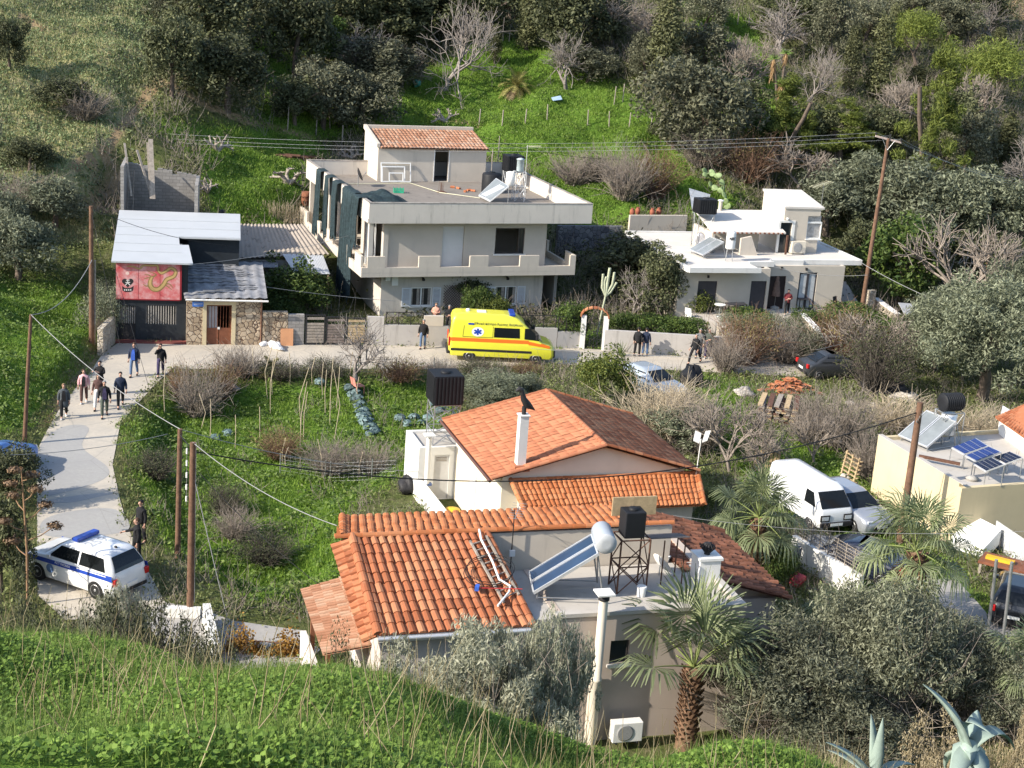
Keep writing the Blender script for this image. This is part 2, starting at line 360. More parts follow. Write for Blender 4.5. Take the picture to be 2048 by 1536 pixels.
sheet('road',ROAD,.012,M_ROAD); sheet('path',PATH,.008,M_PATH); sheet('driveway',DRIVE,.01,M_PATH)
# darker repair patches in the road surface; the thin strip paints in a shadow
pt = MB()
def closed_curve(q,k=6):
    q = [np.array(a,float) for a in q]; n = len(q); o = []
    for i in range(n):
        p0,p1,p2,p3 = q[i-1],q[i],q[(i+1) % n],q[(i+2) % n]
        for j in range(k): t = j/k; o.append(.5*((2*p1)+(-p0+p2)*t+(2*p0-5*p1+4*p2-p3)*t*t+(-p0+3*p1-3*p2+p3)*t**3))
    return o
for q in ([(76,905),(110,862),(150,850),(178,858),(165,895),(215,935),(205,960),(130,985),(84,985)],[(88,1040),(150,1022),(232,1020),(256,1060),(160,1075),(88,1070)],[(92,1004),(150,992),(238,984),(190,996),(140,1006)]):
    cc = closed_curve(q); pt.add([(*gp(*a)[:2],.017) for a in cc],[list(range(len(cc)))])
o = pt.build('road_patch_and_shadow',roadmat('road_patch_and_shadow',(.34,.33,.31),(.3,.29,.28))); o['kind'] = 'structure'
# ---------------------------------------------------------------- building materials
def plaster(name,col,stain=(.3,.27,.23),amt=.45):
    if name in MATS: return MATS[name]
    b = NB(name); v = b.coord(); n1 = b.noise(v,.8,5,.6); n2 = b.noise(b.coord((2.2,2.2,.22)),1.0,6,.72)
    c = b.ramp(n1,[(.3,sc3(col,.93)),(.7,sc3(col,1.05))]); r = b.ramp(n2,[(.54,(0,0,0)),(.74,(amt,)*3)]); c = b.mix(r,c,stain)
    b.l(c,b.b.inputs['Base Color']); b.b.inputs['Roughness'].default_value = .9; b.b.inputs['Specular IOR Level'].default_value = .15; b.bump(b.noise(v,30,3),.15,.01)
    MATS[name] = b.mat; return b.mat
def stonemat(name,sc,cols,mortar,edge=.05):
    if name in MATS: return MATS[name]
    b = NB(name); v0 = b.coord(); dn = b.n('ShaderNodeTexNoise'); b.l(v0,dn.inputs['Vector']); dn.inputs['Scale'].default_value = 3
    v = b.mix(.12,v0,dn.outputs['Color'])
    vo = b.n('ShaderNodeTexVoronoi',feature='DISTANCE_TO_EDGE'); b.l(v,vo.inputs['Vector']); vo.inputs['Scale'].default_value = sc
    vc = b.n('ShaderNodeTexVoronoi',feature='F1'); b.l(v,vc.inputs['Vector']); vc.inputs['Scale'].default_value = sc
    sx = b.n('ShaderNodeSeparateColor'); b.l(vc.outputs['Color'],sx.inputs[0]); c = b.ramp(sx.outputs[0],[(0,cols[0]),(.5,cols[1]),(1,cols[2])])
    n = b.noise(v0,9,5,.7); c = b.mix(b.ramp(n,[(.4,(0,0,0)),(.8,(.5,)*3)]),c,sc3(cols[0],.6))
    r = b.ramp(vo.outputs[0],[(edge*.6,(1,1,1)),(edge,(0,0,0))]); c = b.mix(r,c,mortar)
    b.l(c,b.b.inputs['Base Color']); b.b.inputs['Roughness'].default_value = .92; r2 = b.ramp(vo.outputs[0],[(0,(0,0,0)),(edge*2,(1,1,1))]); b.bump(r2,.7,.05)
    MATS[name] = b.mat; return b.mat
def blockmat(name,col):
    b = NB(name); tc = b.n('ShaderNodeTexCoord'); sp = b.n('ShaderNodeSeparateXYZ'); b.l(tc.outputs['Object'],sp.inputs[0]); a = b.n('ShaderNodeMath',operation='ADD'); b.l(sp.outputs[0],a.inputs[0]); b.l(sp.outputs[1],a.inputs[1])
    cb = b.n('ShaderNodeCombineXYZ'); b.l(a.outputs[0],cb.inputs[0]); b.l(sp.outputs[2],cb.inputs[1])
    br = b.n('ShaderNodeTexBrick'); b.l(cb.outputs[0],br.inputs['Vector']); br.inputs['Color1'].default_value = (*col,1); br.inputs['Color2'].default_value = (*sc3(col,.75),1); br.inputs['Mortar'].default_value = (*sc3(col,.55),1)
    br.inputs['Scale'].default_value = 1; br.inputs['Mortar Size'].default_value = .015; br.inputs['Brick Width'].default_value = .42; br.inputs['Row Height'].default_value = .2
    n = b.noise(b.coord(),2.5,5,.7); c = b.mix(b.ramp(n,[(.45,(0,0,0)),(.75,(.6,)*3)]),br.outputs[0],sc3(col,.5)); b.l(c,b.b.inputs['Base Color']); b.b.inputs['Roughness'].default_value = .95; return b.mat
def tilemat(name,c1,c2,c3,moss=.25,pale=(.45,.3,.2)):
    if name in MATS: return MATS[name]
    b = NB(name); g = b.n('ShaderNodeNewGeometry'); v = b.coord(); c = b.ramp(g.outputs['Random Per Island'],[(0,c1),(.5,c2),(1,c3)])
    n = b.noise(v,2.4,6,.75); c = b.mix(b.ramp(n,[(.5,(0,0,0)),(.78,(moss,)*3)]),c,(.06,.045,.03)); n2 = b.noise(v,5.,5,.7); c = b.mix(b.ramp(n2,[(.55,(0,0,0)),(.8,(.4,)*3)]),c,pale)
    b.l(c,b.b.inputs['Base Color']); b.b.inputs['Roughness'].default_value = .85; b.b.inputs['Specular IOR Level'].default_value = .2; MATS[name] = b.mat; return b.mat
M_CREAM = plaster('cream_plaster',(.58,.515,.435)); M_PALE = plaster('pale_plaster',(.55,.505,.45),(.3,.27,.24),.6)
M_BEIGE = plaster('beige_plaster',(.56,.5,.42),(.4,.34,.28),.25); M_TAUPE = plaster('taupe_plaster',(.5,.42,.36),(.36,.3,.26),.35)
M_YELLOW = plaster('yellow_plaster',(.6,.5,.32),(.45,.38,.25),.3); M_WWALL = plaster('white_wall',(.7,.69,.66),(.42,.4,.38),.3)
M_ROOFCON = plaster('roof_concrete',(.23,.205,.18),(.09,.08,.075),.75); M_ROOFPALE = plaster('roof_screed',(.46,.43,.39),(.3,.27,.24),.6); M_ROOFWHITE = plaster('white_roof_coating',(.62,.58,.53),(.5,.42,.3),.35)
M_CONC = plaster('raw_concrete',(.36,.34,.31),(.18,.17,.15),.6)
M_STONE = stonemat('field_stone',4.2,((.32,.24,.16),(.46,.36,.25),(.56,.46,.34)),(.1,.06,.04)); M_RUBBLE = stonemat('rubble_stone',4.5,((.34,.29,.23),(.46,.4,.31),(.55,.5,.41)),(.28,.24,.19),.07)
M_BLOCK = blockmat('concrete_block',(.33,.31,.29))
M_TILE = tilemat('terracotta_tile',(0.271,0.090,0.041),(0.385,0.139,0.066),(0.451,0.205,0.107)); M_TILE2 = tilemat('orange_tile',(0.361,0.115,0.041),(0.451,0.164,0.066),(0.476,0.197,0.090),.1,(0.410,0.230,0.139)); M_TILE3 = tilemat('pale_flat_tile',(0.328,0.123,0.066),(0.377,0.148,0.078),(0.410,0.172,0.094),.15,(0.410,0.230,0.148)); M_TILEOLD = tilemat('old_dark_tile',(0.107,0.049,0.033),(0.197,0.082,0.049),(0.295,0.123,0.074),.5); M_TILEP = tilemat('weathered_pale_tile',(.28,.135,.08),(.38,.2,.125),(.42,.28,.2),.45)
M_RIDGE = mat('ridge_mortar',(.36,.2,.13),.9,.25,6)
M_NAVY = mat('dark_panel',(.022,.027,.033),.55,.2,3); M_NET = mat('green_netting',(.02,.036,.042),.85,.45,6); M_SHUT = mat('grey_white_shutter',(.66,.68,.71),.5,.06)
M_CURT = mat('curtain',(.3,.27,.24),.9,.4,6); M_DOORBR = mat('brown_door',(.2,.075,.04),.6,.25,3); M_GREYDOOR = mat('charcoal_door',(.055,.052,.058),.6,.12,3)
M_SHEETMET = mat('white_roof_sheet',(.46,.475,.49),.45,.04,.8,0,.4); M_CORRGREY = mat('grey_corrugated',(.24,.24,.25),.75,.4,1.6); M_FIBRO = plaster('fibre_cement',(.36,.31,.26),(.07,.06,.055),.95); M_TIN = mat('bare_tin',(.55,.56,.57),.4,.12,1.5,.35)
M_TIMBER = mat('pale_timber',(.46,.34,.2),.85,.25,6)
# ---------------------------------------------------------------- roofs
def corr_sheet(A,B,C,D,pitch=.18,amp=.03,th=0.012,rows=8):
    """wavy plate: A-B front edge, D-C back edge, waves run from front to back; returns an MB"""
    A,B,C,D = [np.array(p,float) for p in (A,B,C,D)]; n = max(4,int(np.linalg.norm(B-A)/pitch))*4
    nrm = np.cross(B-A,D-A); nrm /= np.linalg.norm(nrm); vs = []; nr = rows
    for j in range(nr+1):
        t = j/nr
        for i in range(n+1):
            s_ = i/n; P = (A*(1-s_)+B*s_)*(1-t)+(D*(1-s_)+C*s_)*t; vs.append(P+nrm*amp*math.sin(2*PI*i/4))
    b = MB(); fs = [(j*(n+1)+i,j*(n+1)+i+1,(j+1)*(n+1)+i+1,(j+1)*(n+1)+i) for j in range(nr) for i in range(n)]
    b.add(vs,fs,0,True); k = len(vs); b.add([p-nrm*th for p in vs],[f[::-1] for f in fs],0,True); return b
def tile_roof(A,B,C,D,w=.24,L=.4,r=.085,kind='barrel',seed=1,base=0,m=0,mb=None,jit=.012):
    """courses of roof tiles on the slope A-B (eave) to D-C (top). Every tile is a half-round shell lapping the one below, over a pan plate"""
    A,B,C,D = [np.array(p,float) for p in (A,B,C,D)]; rn = np.random.default_rng(seed); b = mb or MB()
    nrm = np.cross(B-A,D-A); nrm /= np.linalg.norm(nrm); 
    if nrm[2] < 0: nrm = -nrm
    W_ = max(np.linalg.norm(B-A),np.linalg.norm(C-D)); H_ = (np.linalg.norm(D-A)+np.linalg.norm(C-B))/2; nu = max(2,int(round(W_/w))); nv = max(2,int(round(H_/L)))
    pt = lambda s_,t: (A*(1-s_)+B*s_)*(1-t)+(D*(1-s_)+C*s_)*t
    b.add([pt(0,0),pt(1,0),pt(1,1),pt(0,1)],[(0,1,2,3)],m)
    b.add([pt(0,0)-nrm*.06,pt(1,0)-nrm*.06,pt(1,1)-nrm*.06,pt(0,1)-nrm*.06],[(3,2,1,0)],m)
    na = 5
    for j in range(nv):
        for i in range(nu):
            s0 = (i+.5)/nu; t0,t1 = j/nv,(j+1.18)/nv; t1 = min(t1,1.0)
            j0 = rn.normal(0,jit); j1 = rn.normal(0,jit*.5)
            wl = np.linalg.norm(pt((i+1)/nu,t0)-pt(i/nu,t0)); rr = r if kind == 'barrel' else r*.6
            eu = (B-A)/np.linalg.norm(B-A); vs = []
            for t,sc_,lift in ((t0,1.08,.022+j1),(t1,.88,.0)):
                for k in range(na):
                    an = PI*k/(na-1); P = pt(s0,t)+eu*(j0-math.cos(an)*wl*(.40 if kind == 'barrel' else .47)*sc_)+nrm*(math.sin(an)*rr*sc_+lift+.004); vs.append(P)
            fs = [(k,k+1,na+k+1,na+k) for k in range(na-1)]+[tuple(range(na))[::-1]]
            b.add(vs,fs,m,kind != 'barrel')
    return b
def ridge_tiles(b,P,Q,r=.11,L=.4,m=0,seed=0):
    P = Vector(P); Q = Vector(Q); n = max(1,int((Q-P).length/L)); d = (Q-P)/n; side = d.cross(Vector((0,0,1))).normalized(); up = side.cross(d).normalized()
    if up.z < 0: up = -up
    for i in range(n):
        a = P+d*i; e = P+d*(i+1.12); vs = []
        for c,s_ in ((a,1.12),(e,.95)):
            for k in range(7):
                an = PI*k/6; vs.append(c+side*math.cos(an)*r*s_+up*(math.sin(an)*r*s_-.02))
        b.add(vs,[(k,k+1,7+k+1,7+k) for k in range(6)]+[tuple(range(7))],m,False)
    return b
# ---------------------------------------------------------------- windows
def shutter_window(parent,u0,u1,z0,z1,v,sw=.55):
    f = MB(); t = .06
    for a,b_,c,d in ((u0,u1,z0,z0+t),(u0,u1,z1-t,z1),(u0,u0+t,z0+t,z1-t),(u1-t,u1,z0+t,z1-t),((u0+u1)/2-.04,(u0+u1)/2+.04,z0+t,z1-t)): f.box(a,b_,v+.03,v+.1,c,d)
    w = f.build('window',M_PVC,parent)
    MB().box(u0+t,u1-t,v+.075,v+.085,z0+t,z1-t).build('pane',M_GLASS,w)
    cu = MB()
    for k in range(6):
        for a,b_ in ((u0+t,(u0+u1)/2-.1),((u0+u1)/2+.1,u1-t)):
            x0 = a+(b_-a)*k/6; x1 = a+(b_-a)*(k+1)/6; cu.box(x0,x1,v+.06-(k % 2)*.008,v+.07,z0+t,z1-t) if k in (0,4,5) else None
    cu.build('curtain',M_CURT,w)
    MB().box(u0-.08,u1+.08,v-.1,v+.1,z0-.07,z0-.004).build('sill',M_WHITE,w)
    for a,b_ in ((u0-sw-.03,u0-.03),(u1+.03,u1+sw+.03)):
        sh = MB(); x0,x1 = a,b_
        for q in ((x0,x1,z0,z0+.08),(x0,x1,z1-.08,z1),(x0,x0+.07,z0+.08,z1-.08),(x1-.07,x1,z0+.08,z1-.08)): sh.box(q[0],q[1],v-.06,v-.015,q[2],q[3])
        n = 12
        for k in range(n):
            zc = z0+.1+(z1-z0-.2)*(k+.5)/n; sh.obox(Matrix.Translation(((x0+x1)/2,v-.035,zc)) @ Matrix.Rotation(.6,4,'X'),x1-x0-.14,.06,.012)
        sh.build('shutter',M_SHUT,parent)
    return w
# ---------------------------------------------------------------- the two storey apartment house in the middle
BB = Fr(-9.1,91.35,.376); bt = fthing('apartment_house','two storey cream house with wide flat roof parapet and balcony behind the ambulance','house',BB)
ww = 1.2; U0,U1 = 1.3,11.85; D_ = 16.0
wn = [BB.pv(x,y,ww) for x,y in ((822,577),(862,613),(991,575),(1031,611))]
w1 = (wn[0][0],wn[1][0],.55,1.72); w2 = (wn[2][0],wn[3][0],.55,1.72)
g = MB(); g.wall(0,U0,U1,-.3,2.67,ww,ww+.25,[w1,w2]); g.wall(1,ww+.25,D_,-.3,2.67,U1-.25,U1); g.wall(1,ww+.25,D_,-.3,2.67,U0,U0+.25); g.box(U0+.25,U1-.25,D_-.25,D_,-.3,2.67); g.build('ground_storey_wall',M_PALE,bt)
shutter_window(bt,*w1,ww); shutter_window(bt,*w2,ww)
vz = BB.pv(992,457,ww); vz2 = BB.pv(1047,508,ww); big = (vz[0],vz2[0],3.78,5.4)
dp = (BB.pv(884,500,ww)[0],BB.pv(927,500,ww)[0],2.95,5.5)
g = MB(); g.wall(0,U0,U1,2.92,5.92,ww,ww+.25,[big,dp]); g.wall(1,ww+.25,D_,2.92,5.92,U1-.25,U1); g.wall(1,ww+3.2,D_,2.92,5.92,U0,U0+.25,[(6.2,8,3,5.2),(10,11.6,3,5.2)]); g.box(U0+.25,U1-.25,D_-.25,D_,2.92,5.92)
g.box(U0+.25,U1-.25,ww+4.5,ww+4.7,2.92,5.92); g.build('upper_storey_wall',plaster('upper_plaster',(.54,.485,.42),(.42,.39,.35),.3),bt)
fr = MB(); a,b_,c,d = big
for q in ((a,b_,c,c+.06),(a,b_,d-.06,d),(a,a+.06,c+.06,d-.06),(b_-.06,b_,c+.06,d-.06),(a+(b_-a)*.8,a+(b_-a)*.8+.05,c+.06,d-.06)): fr.box(q[0],q[1],ww+.06,ww+.16,q[2],q[3])
w = fr.build('window',mat('brown_frame',(.07,.06,.055),.5),bt); MB().box(a+(b_-a)*.82,b_-.06,ww+.1,ww+.115,c+.06,d-.06).build('pane',M_GLASS,w)
MB().box(a-.1,b_+.1,ww-.12,ww-.003,c-.09,c-.01).build('sill',M_WHITE,w)
MB().box(dp[0]+.02,dp[1]-.02,ww+.09,ww+.15,dp[2],dp[3]-.02).build('closed_door_panel',mat('pale_door_panel',(.6,.59,.58),.7,.05),bt)
# balcony
bl = MB(); UB0,UB1 = -.32,13.45
bl.box(UB0,UB1,0,16,2.67,2.92); bl.box(UB0,UB1,-.003,.16,2.923,3.25); bl.box(UB0,UB0+.16,.16,16,2.923,3.25); bl.box(UB1-.16,UB1,.16,7,2.923,3.25)
for x0,x1 in ((735,770),(838,880),(940,977),(1040,1078),(1140,1173)):
    bl.box(max(UB0,BB.pv(x0,525,0)[0]),min(UB1,BB.pv(x1,525,0)[0]),.003,.157,3.25,3.92)
for v0,v1 in ((.16,1.6),(3.4,5),(7,8.6),(10.4,12),(14,16)): bl.box(UB0+.003,UB0+.157,v0,v1,3.25,3.92)
bl.box(UB1-.157,UB1-.003,.16,1.4,3.25,3.92); bl.box(UB1-.157,UB1-.003,4.5,6,3.25,3.92)
bl.build('balcony',M_CREAM,bt)
for u,v in ((.15,.35),(.15,5.0),(.15,10.),(.15,15.2)): MB().box(u,u+.28,v,v+.28,2.923,5.918).build('column',M_PALE,bt)
MB().box(U0-.02,U0+.28,ww-.1,ww+.35,2.925,5.918).build('column',M_PALE,bt)
co = MB(); co.box(.5,.6,2.2,2.3,3.0,5.7); co.box(.9,.98,1.7,1.78,3.0,5.7); co.build('drainpipe',M_PVC,bt)
# roof
rf = MB(); RU1 = 14.3
rf.box(0,RU1,0,D_,5.922,6.18,1)
rf.box(0,RU1,-.003,.18,5.92,7.13); rf.box(-.003,.18,.18,D_,5.92,7.13); rf.box(RU1-.18,RU1+.003,.18,D_,5.92,7.13); rf.box(.18,RU1-.18,D_-.18,D_+.003,5.92,7.13)
roof = rf.build('roof',[plaster('parapet_plaster',(.62,.565,.5),(.25,.23,.2),.75),M_ROOFCON],bt)
cp = MB(); cp.box(-.02,RU1+.02,-.02,.2,7.132,7.17); cp.box(-.02,.2,.2,D_,7.132,7.17); cp.box(RU1-.2,RU1+.02,.2,D_,7.132,7.17); cp.box(.2,RU1-.2,D_-.2,D_+.02,7.132,7.17); cp.build('coping',mat('dirty_coping',(.3,.27,.24),.9,.4,2),roof)
# the roof room
sv = 13.35; q = lambda x,y,v=sv: BB.pv(x,y,v)
su0,su1 = q(755,340)[0],q(971,340)[0]; dd = (q(869,330)[0],q(897,330)[0],6.2,q(883,300)[2])
ez = q(860,297)[2]; bz = ez+.75; sh = MB()
sh.wall(0,su0,su1,6.18,ez,sv,sv+.2,[dd]); se = sv+3.3
for u in (su0,su1-.2): sh.add([(u,sv+.2,6.18),(u+.2,sv+.2,6.18),(u+.2,se,6.18),(u,se,6.18),(u,sv+.2,ez),(u+.2,sv+.2,ez),(u+.2,se,bz),(u,se,bz)],[(0,3,2,1),(4,5,6,7),(0,1,5,4),(1,2,6,5),(2,3,7,6),(3,0,4,7)])
sh.box(su0,su1,se,se+.2,6.0,bz); 
sh.add([(su0-.12,sv-.05,ez+.02),(su0+.1,sv-.05,ez+.02),(su0+.1,se+.2,bz+.05),(su0-.12,se+.2,bz+.05),(su0-.12,sv-.05,ez+.28),(su0+.1,sv-.05,ez+.28),(su0+.1,se+.2,bz+.33),(su0-.12,se+.2,bz+.33)],[(0,3,2,1),(4,5,6,7),(0,1,5,4),(1,2,6,5),(2,3,7,6),(3,0,4,7)])
sh.box(su0+.1,su1+.1,se+.002,se+.24,bz,bz+.3)
room = sh.build('roof_room',M_CREAM,bt)
t_ = tile_roof((su0+.1,sv-.22,ez+.03),(su1+.12,sv-.22,ez+.03),(su1+.12,se,bz+.06),(su0+.1,se,bz+.06),.26,.45,.05,'barrel',3); t_.build('tile_roof',M_TILEP,room)
MB().box(dd[0]-.06,dd[0],sv-.02,sv+.12,dd[2],dd[3]).box(dd[1],dd[1]+.06,sv-.02,sv+.12,dd[2],dd[3]).build('door_frame',M_WHITE,room)
# wall lamps, meter boxes, trellis with creeper
for x in (845,1013):
    p = BB.pv(x,563,ww); MB().box(p[0]-.04,p[0]+.04,ww-.16,ww,2.28,2.36).lathe([(.02,0),(.1,.03),(.1,.12),(.03,.2)],8,(p[0],ww-.2,2.16)).build('wall_lamp',M_IRON,bt)
MB().box(1.5,1.8,ww-.22,ww-.003,2.2,2.6).box(1.9,2.3,ww-.2,ww-.003,1.9,2.45).build('meter_box',M_PVC,bt)
tl = MB(); a = BB.pv(886,600,ww)[0]; b_ = BB.pv(940,600,ww)[0]
for k in range(-6,14):
    x = a+k*.17
    for sgn in (1,-1):
        p0 = [x,.25]; p1 = [x+1.6,1.85]; 
        if sgn < 0: p0,p1 = [x,1.85],[x+1.6,.25]
        n0,n1 = (max(a,min(b_,p0[0])),max(a,min(b_,p1[0])))
        if n1-n0 < .05: continue
        f0 = (n0-p0[0])/1.6; f1 = (n1-p0[0])/1.6; tl.beam((n0,ww-.05-.01*sgn,p0[1]+(p1[1]-p0[1])*f0),(n1,ww-.05-.01*sgn,p0[1]+(p1[1]-p0[1])*f1),.02,.03)
tl.build('trellis',mat('brown_trellis',(.1,.06,.05),.8),bt)
# side stair and right hand retaining wall in the shade
stn = MB(); stn.wall(1,2,9,.2,2.3,UB1-.5,UB1-.3); stn.build('side_wall',M_CONC,bt)
# the green nets over the left parapet
nt_ = fthing('shade_net','dark green shade nets draped over the left side of the flat roof parapet','netting',BB)
def drape(v0,v1,zb,seed,thick=.05):
    rn = np.random.default_rng(seed); n = max(8,int((v1-v0)/.08)); m = 26; vs = []
    ph = rn.uniform(0,6,4)
    for j in range(m+1):
        t = j/m
        for i in range(n+1):
            s_ = i/n; z = 7.2-(7.2-zb)*max(0,t-.1)/.9; pin = 1-.22*math.sin(t*PI)+.1*math.sin(3*t+ph[0])
            v = (v0+v1)/2+(s_-.5)*(v1-v0)*pin+.06*math.sin(4*t+ph[1])
            fold = .09*math.sin(s_*(v1-v0)*11+ph[2]+1.3*t)+.04*math.sin(s_*(v1-v0)*23+ph[3])
            u = (.3-.36*min(1,t/.1)) if t < .1 else -.13-.1*t+fold*min(1,t*3)-.12
            if t < .1: u = .28-.5*(t/.1); z = 7.2
            zz = z+(.25*math.sin(i*1.7+ph[0])+.15*math.sin(i*.7)) * (t > .96); vs.append((u,v,zz))
    b = MB(); b.add(vs,[(j*(n+1)+i,j*(n+1)+i+1,(j+1)*(n+1)+i+1,(j+1)*(n+1)+i) for j in range(m) for i in range(n)],0,True); return b
for v0,v1,zb,sd in ((10.9,12.2,3.0,1),(8.6,9.6,3.2,2),(6.4,7.6,3.6,3),(2.6,5.6,.6,4),(1.4,3.2,4.2,5)): drape(v0,v1,zb,sd).build('net_strip',M_NET,nt_)
hb = MB(); n = 24; vs = []
for j in range(n+1):
    for i in range(n+1):
        a,c = i/n*2-1,j/n*2-1; r = max(0,1-a*a-c*c*1.0); vs.append((2.4+a*1.7,6.2+c*1.7,6.19+.5*r+.12*math.sin(7*a+3*c)*r+.1*math.sin(11*c)*r))
hb.add(vs,[(j*(n+1)+i,j*(n+1)+i+1,(j+1)*(n+1)+i+1,(j+1)*(n+1)+i) for j in range(n) for i in range(n)],0,True); hb.build('net_heap',M_NET,nt_)
# ---------------------------------------------------------------- the dark workshop with the red mural, the stone cottage and the sheds
WS = Fr(*gp(232,682)[:2],.21); wt = fthing('workshop','dark panelled workshop with white sheet roof and red mural above the door','workshop',WS)
wr = WS.pv(375,650,0)[0]
dr = (WS.pv(236,650,0)[0]+.05,WS.pv(271,650,0)[0],0.1,2.0); wi = (WS.pv(292,630,0)[0],WS.pv(352,630,0)[0],1.0,2.05)
g = MB(); g.wall(0,0,wr,0,4.45,0,.2,[dr,wi]); g.box(0,.2,.2,9.5,0,4.6); g.wall(1,.2,5.2,0,4.4,wr-.2,wr); g.box(wr,6.7,5.0,5.2,0,4.8); g.box(6.5,6.7,5.2,9.5,0,4.8); g.box(.2,6.5,9.3,9.5,0,5.0); g.build('wall',M_NAVY,wt)
gr = MB(); n = 8
for k in range(n): x = dr[0]+.05+(dr[1]-dr[0]-.1)*k/(n-1); gr.box(x-.035,x+.035,.06,.09,1.0,1.95)
gr.box(dr[0],dr[1],.05,.1,.1,.98,1); gr.build('door',[mat('grey_slat',(.26,.24,.22),.6),M_IRON],wt)
wb = MB(); n = 13
for k in range(n): x = wi[0]+(wi[1]-wi[0])*k/(n-1); wb.box(x-.02,x+.02,.02,.05,wi[2],wi[3])
w = wb.build('window_bars',mat('pale_bar',(.42,.39,.35),.6),wt); MB().box(wi[0],wi[1],.1,.12,wi[2],wi[3]).build('pane',M_GLASS,w)
MB().box(-.1,wr+.1,-.5,-.004,0,.1).build('door_step',mat('red_step',(.2,.06,.05),.8,.2),wt)
# roof: one sheet with a notch at its right front
FL,FR_ = WS.pz(226,521,4.62),WS.pz(386,527,4.5)
pl = [(FL[0]-.1,-.35,4.56),(FR_[0],-.3,4.52),(FR_[0]-.25,3.1,4.83),(FR_[0]-.75,3.1,4.83),(FR_[0]-.8,4.6,4.97),(6.75,4.55,4.97),(6.85,9.7,5.45),(-.25,9.7,5.45)]
rb = MB(); rb.slab(pl,.09); roof = rb.build('roof',M_SHEETMET,wt); sb = MB()
for v in (1.5,3.0,4.6,6.2,7.8): sb.box(-.2,wr-.35 if v < 4.5 else 6.7,v-.012,v+.012,4.57+(v+.35)*.0887+.002,4.57+(v+.35)*.0887+.016)
sb.build('roof_seam',mat('roof_seam',(.5,.52,.53),.6),roof)
# mural board
SP = Fr(*WS.w(0,-.06)[:2],WS.th); sg = fthing('painted_board','red board painted with a golden serpent and a black heart emblem above the workshop door','sign',SP)
a0 = WS.pv(232,560,-.06)[0]; a1 = WS.pv(363,560,-.06)[0]; z0 = WS.pv(300,598,-.06)[2]; z1 = min(4.38,WS.pv(300,524,-.06)[2])
b = NB('red_board'); v = b.coord(); n = b.noise(v,1.6,6,.7); c = b.ramp(n,[(.3,(.5,.04,.05)),(.47,(.58,.17,.17)),(.65,(.64,.4,.39))]); b.l(c,b.b.inputs['Base Color']); M_REDB = b.mat
MB().box(a0,a1,-.03,.03,z0,z1).build('board',M_REDB,sg)
fr = MB(); fr.box(a1-.09,a1+.01,-.05,.03,z0-.02,z1); fr.box(a0,a1-.09,-.045,.03,z0-.06,z0-.003)
for k in (.34,.67): fr.box(a0+(a1-a0)*k-.008,a0+(a1-a0)*k+.008,-.036,-.03,z0,z1)
fr.build('frame',mat('dark_red_edge',(.25,.02,.03),.6),sg)
def spt(x,y): p = WS.pv(190+x*.12695,450+y*.12695,-.1); return (p[0],-.045,p[2])
def smooth(pts,k=5):
    o = []
    for i in range(len(pts)-1):
        p0,p1,p2,p3 = [np.array(pts[max(0,min(len(pts)-1,i+j))]) for j in (-1,0,1,2)]
        for q in range(k):
            t = q/k; o.append(tuple(.5*((2*p1)+(-p0+p2)*t+(2*p0-5*p1+4*p2-p3)*t*t+(-p0+3*p1-3*p2+p3)*t**3)))
    return o+[tuple(pts[-1])]
body = smooth([spt(*q) for q in ((500,650),(600,655),(700,690),(760,640),(880,640),(980,640),(1000,720),(1050,760),(1130,720),(1200,680),(1270,730),(1240,810),(1130,860),(1080,940),(1000,1010),(920,1010),(870,950),(875,870),(905,820))])
def flat_tube(pts,rad,m,mb,y):
    vs = []; n = len(pts)
    for i,p in enumerate(pts):
        q0,q1 = pts[max(0,i-1)],pts[min(n-1,i+1)]; t = np.array([q1[0]-q0[0],q1[2]-q0[2]]); t /= np.linalg.norm(t)+1e-9; r = rad(i/(n-1))
        vs += [(p[0]-t[1]*r,y,p[2]+t[0]*r),(p[0]+t[1]*r,y,p[2]-t[0]*r)]
    mb.add(vs,[(2*i,2*i+1,2*i+3,2*i+2) for i in range(n-1)],m)
sp = MB(); flat_tube(body,lambda t: .03+.13*t*min(1,(1-t)*6+.3),0,sp,-.034); flat_tube(body,lambda t: .018+.07*t*min(1,(1-t)*6+.3),1,sp,-.037)
for q in (((900,830),(850,790),(780,780)),((900,840),(840,830),(770,850)),((860,960),(800,960),(760,930)),((1060,940),(1130,960),(1210,1020)),((1100,930),(1170,930),(1230,990)),((900,820),(960,780),(820,720))):
    flat_tube(smooth([spt(*a) for a in q]),lambda t: .035*(1-t)+.012,0,sp,-.035)
sp.build('painted_serpent',[mat('ochre_paint',(.26,.18,.07),.8),mat('gold_paint',(.5,.34,.14),.8)],sg)
em = MB(); hp = [spt(515+92*(16*math.sin(t)**3)/16,905-75*(13*math.cos(t)-5*math.cos(2*t)-2*math.cos(3*t)-math.cos(4*t))/15) for t in [2*PI*k/28 for k in range(28)]]
em.add([(p[0],-.035,p[2]) for p in hp][::-1],[list(range(28))]); rbn = [(425,960),(470,990),(560,990),(610,960),(595,1035),(555,1055),(475,1055),(435,1035)]; em.add([(spt(*p)[0],-.036,spt(*p)[2]) for p in rbn],[list(range(8))])
em.build('heart_emblem',M_IRON,sg)
ch = MB(); st = lambda a,b_,w: flat_tube([spt(*a),spt(*b_)],lambda t: w,0,ch,-.0395)
st((490,870),(545,868),.02); st((478,905),(552,903),.02); st((517,870),(512,915),.018); st((512,912),(478,950),.02); st((515,912),(552,948),.022)
for k in range(4): st((465+k*32,1012),(465+k*32,1034),.02); st((455+k*32,1014),(478+k*32,1012),.012); st((455+k*32,1032),(478+k*32,1030),.012)
